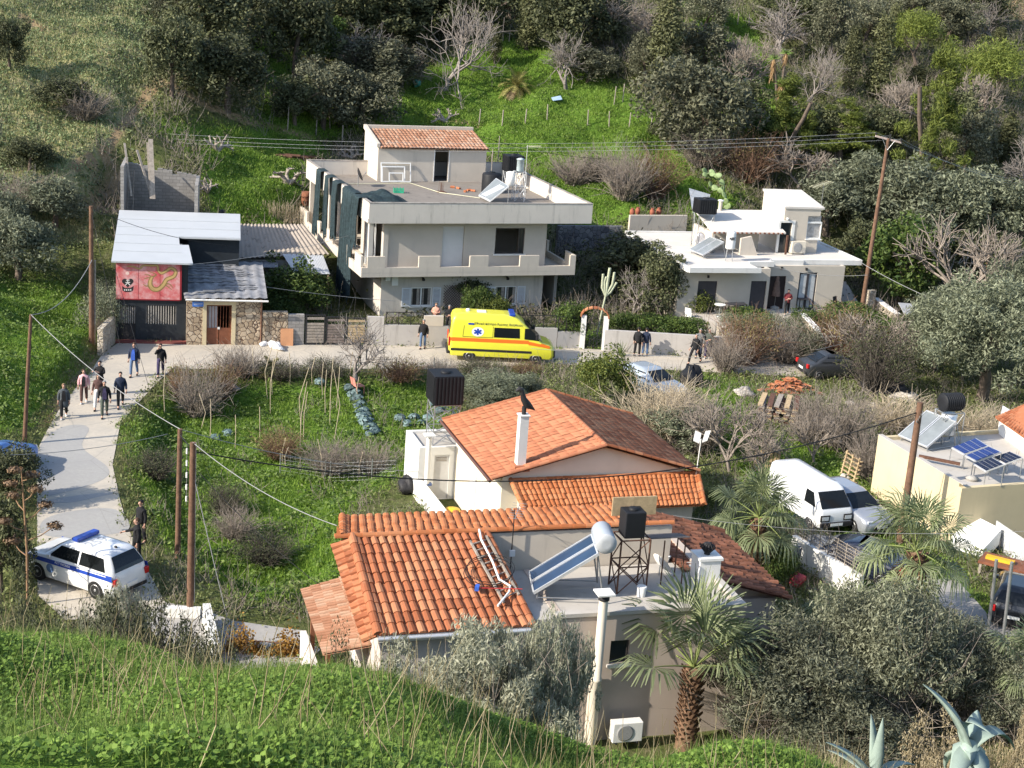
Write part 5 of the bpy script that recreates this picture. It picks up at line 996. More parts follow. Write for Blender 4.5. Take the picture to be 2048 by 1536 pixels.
# wrought iron garden gate under a little tiled arch
A,B = gp(1163,697),gp(1204,700); d = B-A; t = thing('garden_gate','black iron garden gate between white pillars under a small tiled arch','gate',A,math.atan2(d[1],d[0])); L = math.hypot(d[0],d[1])
for x in (-.15,L-.05): MB().box(x,x+.3,-.12,.2,-.2,2.0).build('pillar',M_WWALL,t)
f = MB()
for k in range(5): x = .2+(L-.3)*k/4; f.box(x-.015,x+.015,.02,.05,.1,2.0)
for k in range(4):
    z = .15+.45*k; x0,x1 = .2,L-.1; f.box(x0,x1,.02,.05,z,z+.03); f.tube([(x0,.035,z),((x0+x1)/2,.035,z+.45)],.014,4); f.tube([((x0+x1)/2,.035,z),(x0,.035,z+.45)],.014,4); f.tube([((x0+x1)/2,.035,z),(x1,.035,z+.45)],.014,4); f.tube([(x1,.035,z),((x0+x1)/2,.035,z+.45)],.014,4)
f.build('gate_leaf',M_IRON,t)
x_ = MB(); 
for k in range(9):
    an = PI*(k+.5)/9; x_.obox(Matrix.Translation((L/2+.02-(L/2+.2)*math.cos(an),0,1.95+.55*math.sin(an))) @ Matrix.Rotation(an-PI/2,4,'Y'),.22,.42,.07)
x_.build('tiled_arch',M_TILE,t)
# garden walls on the right
wallseg('garden_wall','pale stone wall running down from the terrace towards the small white gate',(1598,652),(1648,692),.75,.3,M_RUBBLE,z=.8,top=M_WWALL,h2=.35)
wallseg('garden_wall','pale stone wall beside the pole behind the terrace planting',(1745,618),(1790,640),.7,.3,M_RUBBLE,z=.7,top=M_WWALL,h2=.35)
wallseg('gate_pillar','square pale pillar standing right beside the tall utility pole',(1733,620),(1748,620),1.3,.4,M_RUBBLE,'pillar',z=.8)
wallseg('gate_pillar','pale block pillar at the end of the roadside hedge',(1434,700),(1450,700),1.35,.4,M_RUBBLE,'pillar',z=.3)
A = gp(1645,728); t = thing('white_gate','narrow white framed gate set in the rubble wall','gate',A,.25); f = MB()
for q in ((0,.09,0,1.7),(1.0,1.09,0,1.7),(.09,1.0,1.6,1.7)): f.box(q[0],q[1],-.04,.04,q[2],q[3])
f.build('frame',M_WHITE,t); MB().box(.1,.99,-.02,.02,.05,1.58).build('gate_leaf',mat('dull_gate',(.2,.18,.17),.8,.4,5),t)
wallseg('retaining_wall','beige rendered retaining wall behind the white roof',(1258,463),(1372,463),1.15,.25,M_BEIGE,z=3.2)
wallseg('retaining_wall','dark rough stone retaining wall right of the cream house',(1112,520),(1240,520),2.4,.4,stonemat('dark_rubble',3.5,((.09,.09,.1),(.16,.16,.17),(.22,.22,.22)),(.06,.06,.06)),z=1.2)
wallseg('bank_wall','rough low retaining wall curving beside the workshop door at the roadside',(206,712),(231,686),1.5,.3,M_RUBBLE)
# white yard wall with lattice fence by the dark car
t,L = wallseg('yard_wall','bright white yard wall with wire fence below the parked dark car',(1578,1120),(1712,1205),1.05,.22,M_WWALL); f = MB()
for k in range(9): x = L*k/8; f.tube([(x,.11,1.05),(x,.11,1.95)],.025,5)
for j in range(7): f.tube([(0,.11,1.12+.13*j),(L,.11,1.12+.13*j)],.012,4)
for k in range(40): x = L*k/40; f.tube([(x,.11,1.06),(x,.11,1.9)],.006,3)
f.build('wire_fence',M_GREYWOOD,t)
A = gp(1606,1225); t = thing('iron_fence','short dark iron bar fence at the corner below the old tiles','fence',A,-.1); f = MB()
for k in range(14): f.box(.13*k,.13*k+.02,0,.02,0,1.1)
f.box(0,1.72,.002,.018,.95,.98); f.build('bars',M_IRON,t)
wallseg('path_wall','short crumbling white wall beside the grey path under the poles',(405,1245),(425,1330),.7,.25,M_WWALL)
wallseg('path_wall','low white kerb wall at the foot of the two wooden poles',(330,1235),(400,1238),.35,.25,M_WWALL)
# ---------------------------------------------------------------- poles and wires
def pole(label,base,top,r0,r1,z=None,m=M_WOODPOLE,name='utility_pole',group=None,lean=True):
    B = hit(*base) if z is None else gp(*base,z); lo,hi = .5,14
    for _ in range(40):
        mid = (lo+hi)/2
        if proj(B+[0,0,mid])[1] > top[1]: lo = mid
        else: hi = mid
    q = proj(B+[0,0,lo]); dx = (top[0]-q[0])*q[2]/FPX; t = thing(name,label,'pole',B,0,group)
    MB().tube([(0,0,-.4),(dx*.5,0,lo*.5),(dx,0,lo)],[r0,(r0+r1)/2,r1],10).build('shaft',m,t); t['_top'] = [float(B[0]+dx),float(B[1]),float(B[2]+lo)]
    return t,np.array(t['_top']),lo
pA,tA,_ = pole('slim dark pole standing in the grass left of the walkers',(48,885),(62,628),.1,.07); pB,tB,hB = pole('brown wooden pole at the left corner of the dark workshop',(183,688),(182,412),.14,.1)
pB2,tB2,_ = pole('thinner pale pole close beside the pole at the workshop',(189,690),(190,520),.06,.05,m=M_GREYWOOD)
pC,tC,hC = pole('left one of the two wooden poles above the police car',(355,1117),(360,858),.11,.085); pD,tD,hD = pole('right and nearer one of the two wooden poles, carrying insulators',(380,1232),(386,885),.13,.1)
pE,tE,hE = pole('tall wooden pole with a crossarm right of the white house',(1722,628),(1777,276),.16,.11,.6)
pF,tF,hF = pole('thin far pole in front of the bare tree at the right',(1962,640),(1978,505),.1,.08,.5); pG,tG,hG = pole('reddish wooden pole in front of the yellow cottage',(1800,1085),(1841,805),.17,.13,0.)
for p in (pA,pB,pB2,pC,pD,pE,pF,pG): del p['_top']
ins = MB()
for k in range(5): z = hD-.3-.42*k; ins.tube([(-.16,-.05,z+.09),(-.16,-.05,z-.09)],.035,7)
ins.build('insulators',M_PVC,pD); MB().tube([(-.16,-.05,hD-.1),(-.16,-.05,hD-2.2)],.012,4).tube([(.12,0,hD),(.14,0,.5)],.02,5).build('bracket',M_STEEL,pD)
b = MB(); b.beam(Vector((tE[0]-pE.location.x-.85,-.1,hE-.02+.12)),Vector((tE[0]-pE.location.x+.85,.1,hE-.02-.2)),.1,.12)
b.build('crossarm',mat('bleached_arm',(.45,.36,.32),.8,.2,5),pE); b = MB(); dx = tE[0]-pE.location.x; b.tube([(dx*.9,-.12,hE-.75),(dx-.4,-.12,hE-.02)],.02,4); b.tube([(dx*.9,-.12,hE-.75),(dx+.4,-.12,hE-.12)],.02,4); b.build('brace',M_STEEL,pE)
b = MB(); b.tube([(dx-.8,0,hE+.15),(dx-.8,0,hE+.32)],.05,7); b.tube([(dx+.1,0,hE),(dx+.1,0,hE+.25)],.06,7); b.tube([(dx+.8,0,hE-.15),(dx+.8,0,hE+.05)],.06,7); b.build('insulators',M_IRON,pE)
b = MB()
for k in range(5): b.box(-.1+.045*k,-.08+.045*k,-.2,.2,hG-.8+.1*k,hG-.72+.1*k)
b.build('clamp',M_STEEL,pG)
for k,(bx,by,tx,ty) in enumerate(((1974,1285,1993,1120),(2005,1290,2024,1125))):
    pole(('steel post left of the parked dark car at the lower right','steel post just in front of the dark car at the lower right')[k],(bx,by),(tx,ty),.06,.06,0.,M_STEEL,'steel_post','steel posts by the driveway')
def wire(label,P0,P1,sag,r=.012,m=None,n=24,name='overhead_wire'):
    P0,P1 = np.array(P0,float),np.array(P1,float); pts = [P0*(1-t)+P1*t-np.array([0,0,sag*4*t*(1-t)]) for t in np.linspace(0,1,n+1)]
    o = MB().tube(pts,r,5,cap=False).build(name,m or mat('pale_cable',(.3,.3,.3),.6)); return tag(o,label,'wire')
M_CABLE = mat('black_cable',(.015,.015,.016),.5)
at = lambda px,py,P: gd(px,py,float((np.asarray(P)-CC) @ CF))
wire('bright twisted cable from the slim left pole to the pole above the police car',tA,tC,.35,.015)
wire('pale cable hanging from the workshop pole to the slim left pole',at(184,520,tB),tA,.7,.018)
wire('pale cable running right from the left wooden pole to the white store',tC,MH.w(ux,v0,1.3),.3,.014); wire('pale cable dropping from the two poles to the roof corner finial of the front house',tD,FH.w(T0[0]-.5,tv,zr+.4),.3,.014)
wire('heavy black cable sagging across the middle from the two poles to the reddish pole',tD-[0,0,.3],tG-[0,0,.4],1.9,.024,M_CABLE,40)
wire('dark cable from the right wooden pole down to the porch roof',tD-[0,0,.8],FH.w(p0[0]+.5,p0[1]-.2,2.6),.2,.012,M_CABLE); wire('pale guy wire from the right wooden pole to the path wall',tD-[0,0,1.0],gp(458,1250),.05,.014)
wire('dark cable from the left wooden pole to the verge of the tiled roof',tC-[0,0,.2],tD-[0,0,.2],.05,.02,M_CABLE)
wire('pale cable from the left wooden pole to the slim pole beyond the road',at(335,868,tC),gd(20,910,52),.15,.012)
wire('dark wire from the workshop pole over the white sheet roof',tB-[0,0,.1],WS.w(6.0,1,5.3),.35,.014,M_CABLE); wire('pale cable from the painted board to the front wall of the cream house',WS.w(.8,-.15,4.5),BB.w(1.4,-1.6,1.6),.3,.014)
wire('dark stay wire from the workshop eave down to the roadside',WS.w(-.1,-.4,4.4),gp(302,790),.03,.012,M_CABLE); wire('dark stay wire running down beside the workshop pole',tB-[0,0,.2],gp(240,690,1.2),.05,.014,M_CABLE)
wire('dark wire from the workshop roof edge to the balcony of the cream house',WS.w(wr,-.3,4.45),BB.w(-.3,3,4.6),.25,.012)
for k,(dy,lb) in enumerate(((0,'upper'),(11,'middle'),(19,'lower'))):
    wire(lb+' of the three thin power lines crossing the hillside to the tall pole',gd(-60,236+dy,112),tE+[-.8+.8*k,0,.3-.15*k],1.2,.008,M_STEEL,40); wire(lb+' of the three thin power lines leaving the tall pole to the right',tE+[-.8+.8*k,0,.3-.15*k],gd(2120,372+dy*.7,120),.6,.008,M_STEEL)
wire('pale cable from the white roof corner past the tall pole to the right',RH.w(d1[0],d1[1],zt_-.15),gd(1905,614,95),.15,.016); wire('pale cable from under the white roof step to the tall pole',RH.w(b1[0],b1[1]-.05,zt_-.3),at(1735,550,tE),.25,.014)
wire('pale wire stretched above the roadside hedge',gp(1062,697,1.6),gp(1425,716,2.0),.05,.012); wire('pale cable from the hedge corner to the far thin pole',gp(1632,700,1.8),at(1972,590,tF),.3,.014)
wire('black wire from the roof room across the slope to the hillside',BB.w(su1,se,ez+.6),hit(1290,345)+[0,0,1],.6,.016,M_CABLE); wire('pale wire from the front house mast to the yellow cottage',FH.w(rx1,rv,zr+.3),gd(2060,1062,50),.3,.007)
# ---------------------------------------------------------------- fence posts on the hillside
def posts(label,pts,h,r,group,m=M_GREYWOOD,name='fence_post'):
    src = None
    for k,q in enumerate(pts):
        p = hit(*q)
        if src is None: src = MB().tube([(0,0,-.2),(.02,0,h)],r,6).build(name,m); o = src
        else: o = src.copy(); COL.objects.link(o)
        o.location = p; o.rotation_euler = (random.uniform(-.06,.06),random.uniform(-.08,.08),k); tag(o,label,'fence post',group)
posts('pale wooden fence post in the row across the green slope behind the cream house',[(1004,252),(1050,250),(1094,240),(1175,252),(1218,255),(1258,257),(1300,263),(1342,270),(958,250)],1.25,.05,'fence posts across the green slope')
posts('thin pale fence post under the dark trees at the top of the green slope',[(952,112),(1006,82),(1018,84),(1048,90),(1228,210),(1245,205)],1.5,.045,'fence posts under the dark trees')
posts('leaning pale post of the old fence along the terrace edge above the sheds',[(575,262),(632,272),(684,300),(660,258),(760,300)],1.9,.05,'fence posts along the terrace edge')
posts('small white fence post in the row high on the right hillside',[(1425,48),(1450,48),(1475,50),(1497,52),(1520,55),(1540,60)],1.0,.05,'fence posts high on the right')
posts('pale post of the short fence among the olive trees at the right',[(1888,398),(1912,402),(1932,405),(1955,400)],1.3,.05,'fence posts among the olives')
# ---------------------------------------------------------------- plants: generators
def leafquads(P,Nrm,size,aspect,rn,bend=.0,up=None):
    """quads at points P, facing roughly Nrm; returns V,F"""
    n = len(P); r = rn.normal(size=(n,3)); t = np.cross(Nrm,r); t /= np.linalg.norm(t,axis=1)[:,None]+1e-9
    if up is not None: t = t*(1-up)+np.array([0,0,1.])*up; t /= np.linalg.norm(t,axis=1)[:,None]+1e-9
    b = np.cross(Nrm,t); b /= np.linalg.norm(b,axis=1)[:,None]+1e-9
    s = (size*rn.uniform(.65,1.35,n))[:,None]; t = t*s*.5; b = b*s*.5*aspect
    V = np.stack([P-t,P+b,P+t,P-b],1).reshape(-1,3); F = np.arange(4*n).reshape(-1,4); return V,F
def crown_points(rn,n,clumps,shell=.5):
    C,R = clumps; w = R**2; k = rn.choice(len(C),n,p=w/w.sum()); d = rn.normal(size=(n,3)); d /= np.linalg.norm(d,axis=1)[:,None]
    rad = (shell+(1-shell)*rn.uniform(0,1,n)**.5)[:,None]; P = C[k]+d*rad*R[k][:,None]; return P,d
def clumps_round(rn,n,R,H,z0=.0,lump=.25,cr=(.22,.4),flat=.3):
    """clump centres filling a lumpy dome of radius R, height H"""
    d = rn.normal(size=(n,3)); d /= np.linalg.norm(d,axis=1)[:,None]; d[:,2] = np.where(d[:,2] < -flat,-d[:,2]*.6,d[:,2]); r = rn.uniform(.25,1,n)**.45*(1+lump*np.sin(d[:,0]*5+rn.uniform(0,6))*np.cos(d[:,1]*4+d[:,2]*3))
    C = d*r[:,None]*np.array([R*.8,R*.8,H*.45]); C[:,2] += z0+H*.5; return C,rn.uniform(*cr,n)*R
def mkcrown(name,seed,m,n,size,aspect,clumps,shell=.45,up=None):
    rn = np.random.default_rng(seed); P,d = crown_points(rn,n,clumps(rn),shell); N = d*.6+rn.normal(size=d.shape)*.6+np.array([0,0,.3]); N /= np.linalg.norm(N,axis=1)[:,None]
    V,F = leafquads(P,N,size,aspect,rn,up=up); return npmesh(name,V,F,m,False)
def segs2mesh(name,segs,m,n=3):
    A = np.array([s[0] for s in segs],float); B = np.array([s[1] for s in segs],float); r0 = np.array([s[2] for s in segs]); r1 = np.array([s[3] for s in segs])
    t = B-A; t /= np.linalg.norm(t,axis=1)[:,None]+1e-9; ref = np.where(np.abs(t[:,2:3]) > .9,np.array([[1.,0,0]]),np.array([[0,0,1.]])); a = np.cross(t,ref); a /= np.linalg.norm(a,axis=1)[:,None]+1e-9; b = np.cross(t,a)
    V = []; 
    for P,r in ((A,r0),(B,r1)):
        for k in range(n): an = 2*PI*k/n; V.append(P+(a*math.cos(an)+b*math.sin(an))*r[:,None])
    V = np.stack(V,1).reshape(-1,3); base = np.arange(len(segs))[:,None]*2*n; F = np.concatenate([base+np.array([[k,(k+1) % n,n+(k+1) % n,n+k]]) for k in range(n)]); return npmesh(name,V,F,m,False)
def branches(rn,p,d,L,r,depth,spread=.5,up=.15,nb=(2,3),seglen=3,out=None,shrink=.72):
    out = [] if out is None else out; p = np.array(p,float); d = np.array(d,float)
    for k in range(seglen):
        d = d+rn.normal(0,.14,3)+np.array([0,0,up*.3]); d /= np.linalg.norm(d); q = p+d*L/seglen; out.append((p,q,r*(1-.25*k/seglen),r*(1-.25*(k+1)/seglen))); p = q
    if depth > 0:
        for j in range(rn.integers(nb[0],nb[1]+1)):
            dd = d+rn.normal(0,spread,3)+np.array([0,0,up]); dd /= np.linalg.norm(dd); branches(rn,p,dd,L*shrink*rn.uniform(.75,1.15),r*.64,depth-1,spread,up,nb,seglen,out,shrink)
    return out
def twigbush(rn,n,R,H,r=.012,curve=.35,k=4,fork=.6):
    out = []
    for i in range(n):
        a = rn.uniform(0,2*PI); tilt = rn.uniform(0,1)**.7; d = np.array([math.cos(a)*tilt*R/H*1.1,math.sin(a)*tilt*R/H*1.1,1.]); d /= np.linalg.norm(d); p = np.array([math.cos(a),math.sin(a),0])*R*.25*rn.uniform(0,1); L = H*rn.uniform(.55,1.1)
        for j in range(k):
            d = d+rn.normal(0,curve*.5,3); d /= np.linalg.norm(d); q = p+d*L/k; out.append((p,q,r*(1-j/k*.7),r*(1-(j+1)/k*.7)))
            if rn.uniform() < fork:
                e = d+rn.normal(0,.6,3); e /= np.linalg.norm(e); out.append((q,q+e*L/k*1.2,r*.6,r*.3))
            p = q
    return out
# materials
LM = dict(dark=leafmat('dark_leaves',(.02,.027,.012),(.145,.155,.075),.18),olive=leafmat('olive_leaves',(.055,.065,.035),(.25,.27,.18),.2),pine=leafmat('pine_needles',(.06,.09,.015),(.24,.28,.06),.25),cypress=leafmat('cypress_leaves',(.035,.04,.018),(.14,.145,.065),.1),
          green=leafmat('green_leaves',(.025,.055,.014),(.13,.18,.04),.25),citrus=leafmat('citrus_leaves',(.03,.055,.01),(.17,.19,.04),.2),grey=leafmat('grey_green_leaves',(.2,.21,.14),(.5,.5,.38),.3),tawny=leafmat('tawny_leaves',(.09,.07,.03),(.24,.19,.08),.2),straw=leafmat('straw',(.22,.17,.09),(.5,.42,.27),.2),olive2=leafmat('near_olive_leaves',(.055,.06,.035),(.24,.25,.17),.15))
M_BARK = mat('bark',(.13,.1,.08),.95,.35,6); M_BARKP = mat('pale_bark',(.25,.22,.2),.9,.3,5); M_TWIG = mat('grey_brown_twigs',(.26,.22,.185),.95,.35,2); M_TWIGR = mat('red_brown_twigs',(.2,.12,.08),.95,.35,2); M_TWIGP = mat('pale_dry_stems',(.42,.35,.25),.95,.3,2); M_TWIGD = mat('dark_twigs',(.1,.085,.07),.95,.35,2)
def trunkmesh(name,seed,H,r,m,depth=2,spread=.5,nb=(2,3)):
    rn = np.random.default_rng(seed); return segs2mesh(name,branches(rn,(0,0,-.2),(0,0,1),H,r,depth,spread,.2,nb,2),m,5)
# every kind is built about 2 m in radius and scaled where it stands
KIND = {}
def addkind(k,*pairs): KIND.setdefault(k,[]).append(pairs)
for i in range(3): addkind('dark',('trunk',trunkmesh('trunk',50+i,1.5,.16,M_BARK)),('crown',mkcrown('crown',i,LM['dark'],9000,.19,.45,lambda rn: clumps_round(rn,60,2,4.0,-.1,.45,(.16,.36),.7))))
for i in range(2): addkind('greyev',('trunk',trunkmesh('trunk',60+i,1.4,.16,M_BARK)),('crown',mkcrown('crown',20+i,leafmat('grey_evergreen',(.034,.04,.023),(.2,.2,.125),.15),8500,.17,.4,lambda rn: clumps_round(rn,64,2,4.0,-.1,.45,(.14,.3),.7))))
for i in range(3): addkind('olive',('trunk',trunkmesh('trunk',70+i,1.2,.17,M_BARK)),('crown',mkcrown('crown',30+i,LM['olive'],8000,.2,.28,lambda rn: clumps_round(rn,60,2,3.4,.2,.4,(.15,.33),.6),up=.35)))
for i in range(2): addkind('green',('trunk',trunkmesh('trunk',80+i,1.2,.14,M_BARK)),('crown',mkcrown('crown',40+i,LM['green'],6000,.19,.5,lambda rn: clumps_round(rn,54,2,3.6,-.1,.4,(.15,.36),.7))))
def pineclumps(H,R):
    def f(rn):
        C,Rr = [],[]
        for k in range(11):
            z = H*(.2+.78*k/10); w = R*(1-.78*(k/10)**1.2)*rn.uniform(.75,1.1)
            for j in range(6 if k < 8 else 3):
                a = rn.uniform(0,2*PI); q = rn.uniform(.4,1); C.append((w*q*math.cos(a),w*q*math.sin(a),z+rn.uniform(-.2,.3)+.25*q)); Rr.append(rn.uniform(.18,.42))
        return np.array(C),np.array(Rr)
    return f
for i in range(2): addkind('pine',('trunk',segs2mesh('trunk',branches(np.random.default_rng(90+i),(0,0,-.3),(0,0,1),5.2,.13,0,.3,.5,seglen=4),M_BARK,6)),('crown',mkcrown('crown',90+i,LM['pine'],7500,.26,.16,pineclumps(6.,1.9),.2,up=.4)))
for i in range(2): addkind('roundpine',('trunk',trunkmesh('trunk',95+i,1.6,.15,M_BARK)),('crown',mkcrown('crown',96+i,LM['pine'],7500,.24,.16,lambda rn: clumps_round(rn,34,2,4.2,.6,cr=(.24,.4)),.25,up=.4)))
for i in range(2): addkind('cypress',('trunk',segs2mesh('trunk',[((0,0,-.3),(0,0,5.),.1,.03)],M_BARK,6)),('crown',mkcrown('crown',110+i,LM['cypress'],4500,.2,.3,lambda rn: (lambda z: (np.stack([rn.normal(0,.12,70)*(1.2-z/6),rn.normal(0,.12,70)*(1.2-z/6),z],1),.28+.32*np.sin(np.clip(z/6,0,1)*PI*.9+.25)*rn.uniform(.7,1.2,70)))(rn.uniform(.3,6,70)),.3,up=.5)))
for i in range(2): addkind('bare',('branches',segs2mesh('branches',branches(np.random.default_rng(120+i),(0,0,-.2),(0,0,1),.42,.085,6,.5,.16,(2,4),2,None,.95),M_BARKP,3)))
for i in range(2): addkind('baredark',('branches',segs2mesh('branches',branches(np.random.default_rng(130+i),(0,0,-.2),(0,0,1),.5,.085,5,.55,.12,(3,4),2,None,.92),M_TWIG,3)))
for i in range(2): addkind('twig',('stems',segs2mesh('stems',twigbush(np.random.default_rng(140+i),260,1.9,2.4,.02),M_TWIG)))
for i in range(2): addkind('twigred',('stems',segs2mesh('stems',twigbush(np.random.default_rng(145+i),230,1.9,2.6,.02),M_TWIGR)),('foliage',mkcrown('foliage',146+i,LM['tawny'],900,.13,.5,lambda rn: clumps_round(rn,30,1.8,2.6,.2))))
for i in range(1): addkind('twigpale',('stems',segs2mesh('stems',twigbush(np.random.default_rng(150+i),300,1.9,2.2,.018),M_TWIGP)))
for i in range(1): addkind('twigdark',('stems',segs2mesh('stems',twigbush(np.random.default_rng(155+i),260,1.9,2.4,.02),M_TWIGD)),('foliage',mkcrown('foliage',156,LM['dark'],2200,.1,.5,lambda rn: clumps_round(rn,30,1.9,2.6,.1))))
for i in range(1): addkind('citrus',('trunk',trunkmesh('trunk',85,.8,.1,M_BARK)),('crown',mkcrown('crown',160,LM['citrus'],6500,.17,.5,lambda rn: clumps_round(rn,40,2,3.0,.2))))
for i in range(1): addkind('shrub',('stems',segs2mesh('stems',twigbush(np.random.default_rng(165),40,1.6,2.,.02),M_TWIGD)),('foliage',mkcrown('foliage',166,LM['green'],4500,.17,.5,lambda rn: clumps_round(rn,30,2,2.6,-.3))))
for i in range(1): addkind('paleshrub',('stems',segs2mesh('stems',twigbush(np.random.default_rng(167),60,1.8,2.,.016),M_TWIG)),('foliage',mkcrown('foliage',168,LM['olive'],4500,.16,.3,lambda rn: clumps_round(rn,34,2,2.4,-.2),up=.4)))
# near plants with finer leaves (crowns about 2 m in radius)
addkind('nearolive',('trunk',trunkmesh('trunk',171,1.2,.15,M_BARK,3)),('crown',mkcrown('crown',171,LM['olive2'],30000,.105,.26,lambda rn: clumps_round(rn,90,2,3.4,.2,cr=(.14,.28)),.35,up=.45)),('twigs',segs2mesh('twigs',twigbush(np.random.default_rng(171),220,1.9,2.9,.012,.5,5),M_TWIG)))
addkind('nearolive',('trunk',trunkmesh('trunk',172,1.2,.15,M_BARK,3)),('crown',mkcrown('crown',172,LM['olive2'],30000,.105,.26,lambda rn: clumps_round(rn,90,2,3.2,.2,cr=(.14,.28)),.35,up=.45)),('twigs',segs2mesh('twigs',twigbush(np.random.default_rng(172),240,1.9,2.8,.012,.5,5),M_TWIG)))
def tuftclumps(rn,n,R,H):
    C,Rr = clumps_round(rn,n,R,H,.1,.4,(.07,.17)); return C,Rr
addkind('saltbush',('stems',segs2mesh('stems',twigbush(np.random.default_rng(175),260,2.,2.4,.014,.5,5),M_TWIG)),('foliage',mkcrown('foliage',175,LM['grey'],42000,.1,.22,lambda rn: tuftclumps(rn,130,2.1,2.9),.2,up=.4)))
addkind('thornbush',('stems',segs2mesh('stems',twigbush(np.random.default_rng(178),420,2.,2.0,.012,.6,6,.8),M_TWIGD)),('foliage',mkcrown('foliage',178,leafmat('thorn_leaves',(.03,.035,.02),(.14,.15,.08),.15),9000,.07,.35,lambda rn: tuftclumps(rn,80,2.,2.2),.2)))
addkind('drybush',('stems',segs2mesh('stems',twigbush(np.random.default_rng(179),200,1.8,2.,.012,.6,5),M_TWIGP)),('foliage',mkcrown('foliage',179,LM['straw'],16000,.075,.22,lambda rn: tuftclumps(rn,90,2.,2.4),.25,up=.3)))
addkind('bigolive',('trunk',trunkmesh('trunk',181,1.2,.17,M_BARK)),('crown',mkcrown('crown',181,LM['olive'],26000,.12,.26,lambda rn: clumps_round(rn,100,2,3.4,.1,.4,(.12,.26),.6),.35,up=.35)))
_rk = random.Random(4)
NOUN = dict(dark='evergreen_tree',greyev='evergreen_tree',olive='olive_tree',green='leafy_tree',pine='pine_tree',roundpine='pine_tree',cypress='cypress_tree',bare='bare_tree',baredark='bare_tree',twig='bare_shrub',twigred='bare_shrub',twigpale='bare_shrub',twigdark='shrub',citrus='citrus_tree',shrub='shrub',paleshrub='shrub',nearolive='olive_tree',bigolive='olive_tree',saltbush='shrub',thornbush='thorn_bush',drybush='dry_bush')
def _size(v):
    rr,zz = [],[]
    for pn,me in v:
        if pn == 'trunk': continue
        a = np.empty(len(me.vertices)*3,np.float32); me.vertices.foreach_get('co',a); a = a.reshape(-1,3); rr.append(np.percentile(np.abs(a[:,0]),97)); zz.append(np.percentile(a[:,2],98.5))
    return max(rr),max(zz)
BASER = {k: [_size(v) for v in vs] for k,vs in KIND.items()}
GROW = dict(dark=(1.05,1.0),greyev=(1.08,1.0),olive=(1.1,1.02),pine=(1.1,1.05),roundpine=(1.1,1.0),bare=(1.1,1.1),baredark=(1.1,1.1))
def plant(kind,px,py,w,h,label,z=None,group=None):
    """px,py: photo pixel of the foot; w,h: its size there in photo pixels"""
    B = hit(px,py) if z is None else gp(px,py,z); dpt = (B-CC) @ CF; k = dpt/FPX; vi = _rk.randrange(len(KIND[kind])); bw,bh = BASER[kind][vi]; v = KIND[kind][vi]; gw_,gh_ = GROW.get(kind,(1,1)); w *= gw_*_rk.uniform(.93,1.1); h *= gh_*_rk.uniform(.93,1.1)
    nm = NOUN[kind]; t = thing(nm,label,nm.replace('_',' ') if nm != 'evergreen_tree' else 'tree',B,_rk.uniform(0,6.28),group); sx = w*k/2/bw; sz = h*k/.95/bh; t.scale = (sx,sx,sz)
    for pn,me in v: mobj(pn,me,t)
    return t
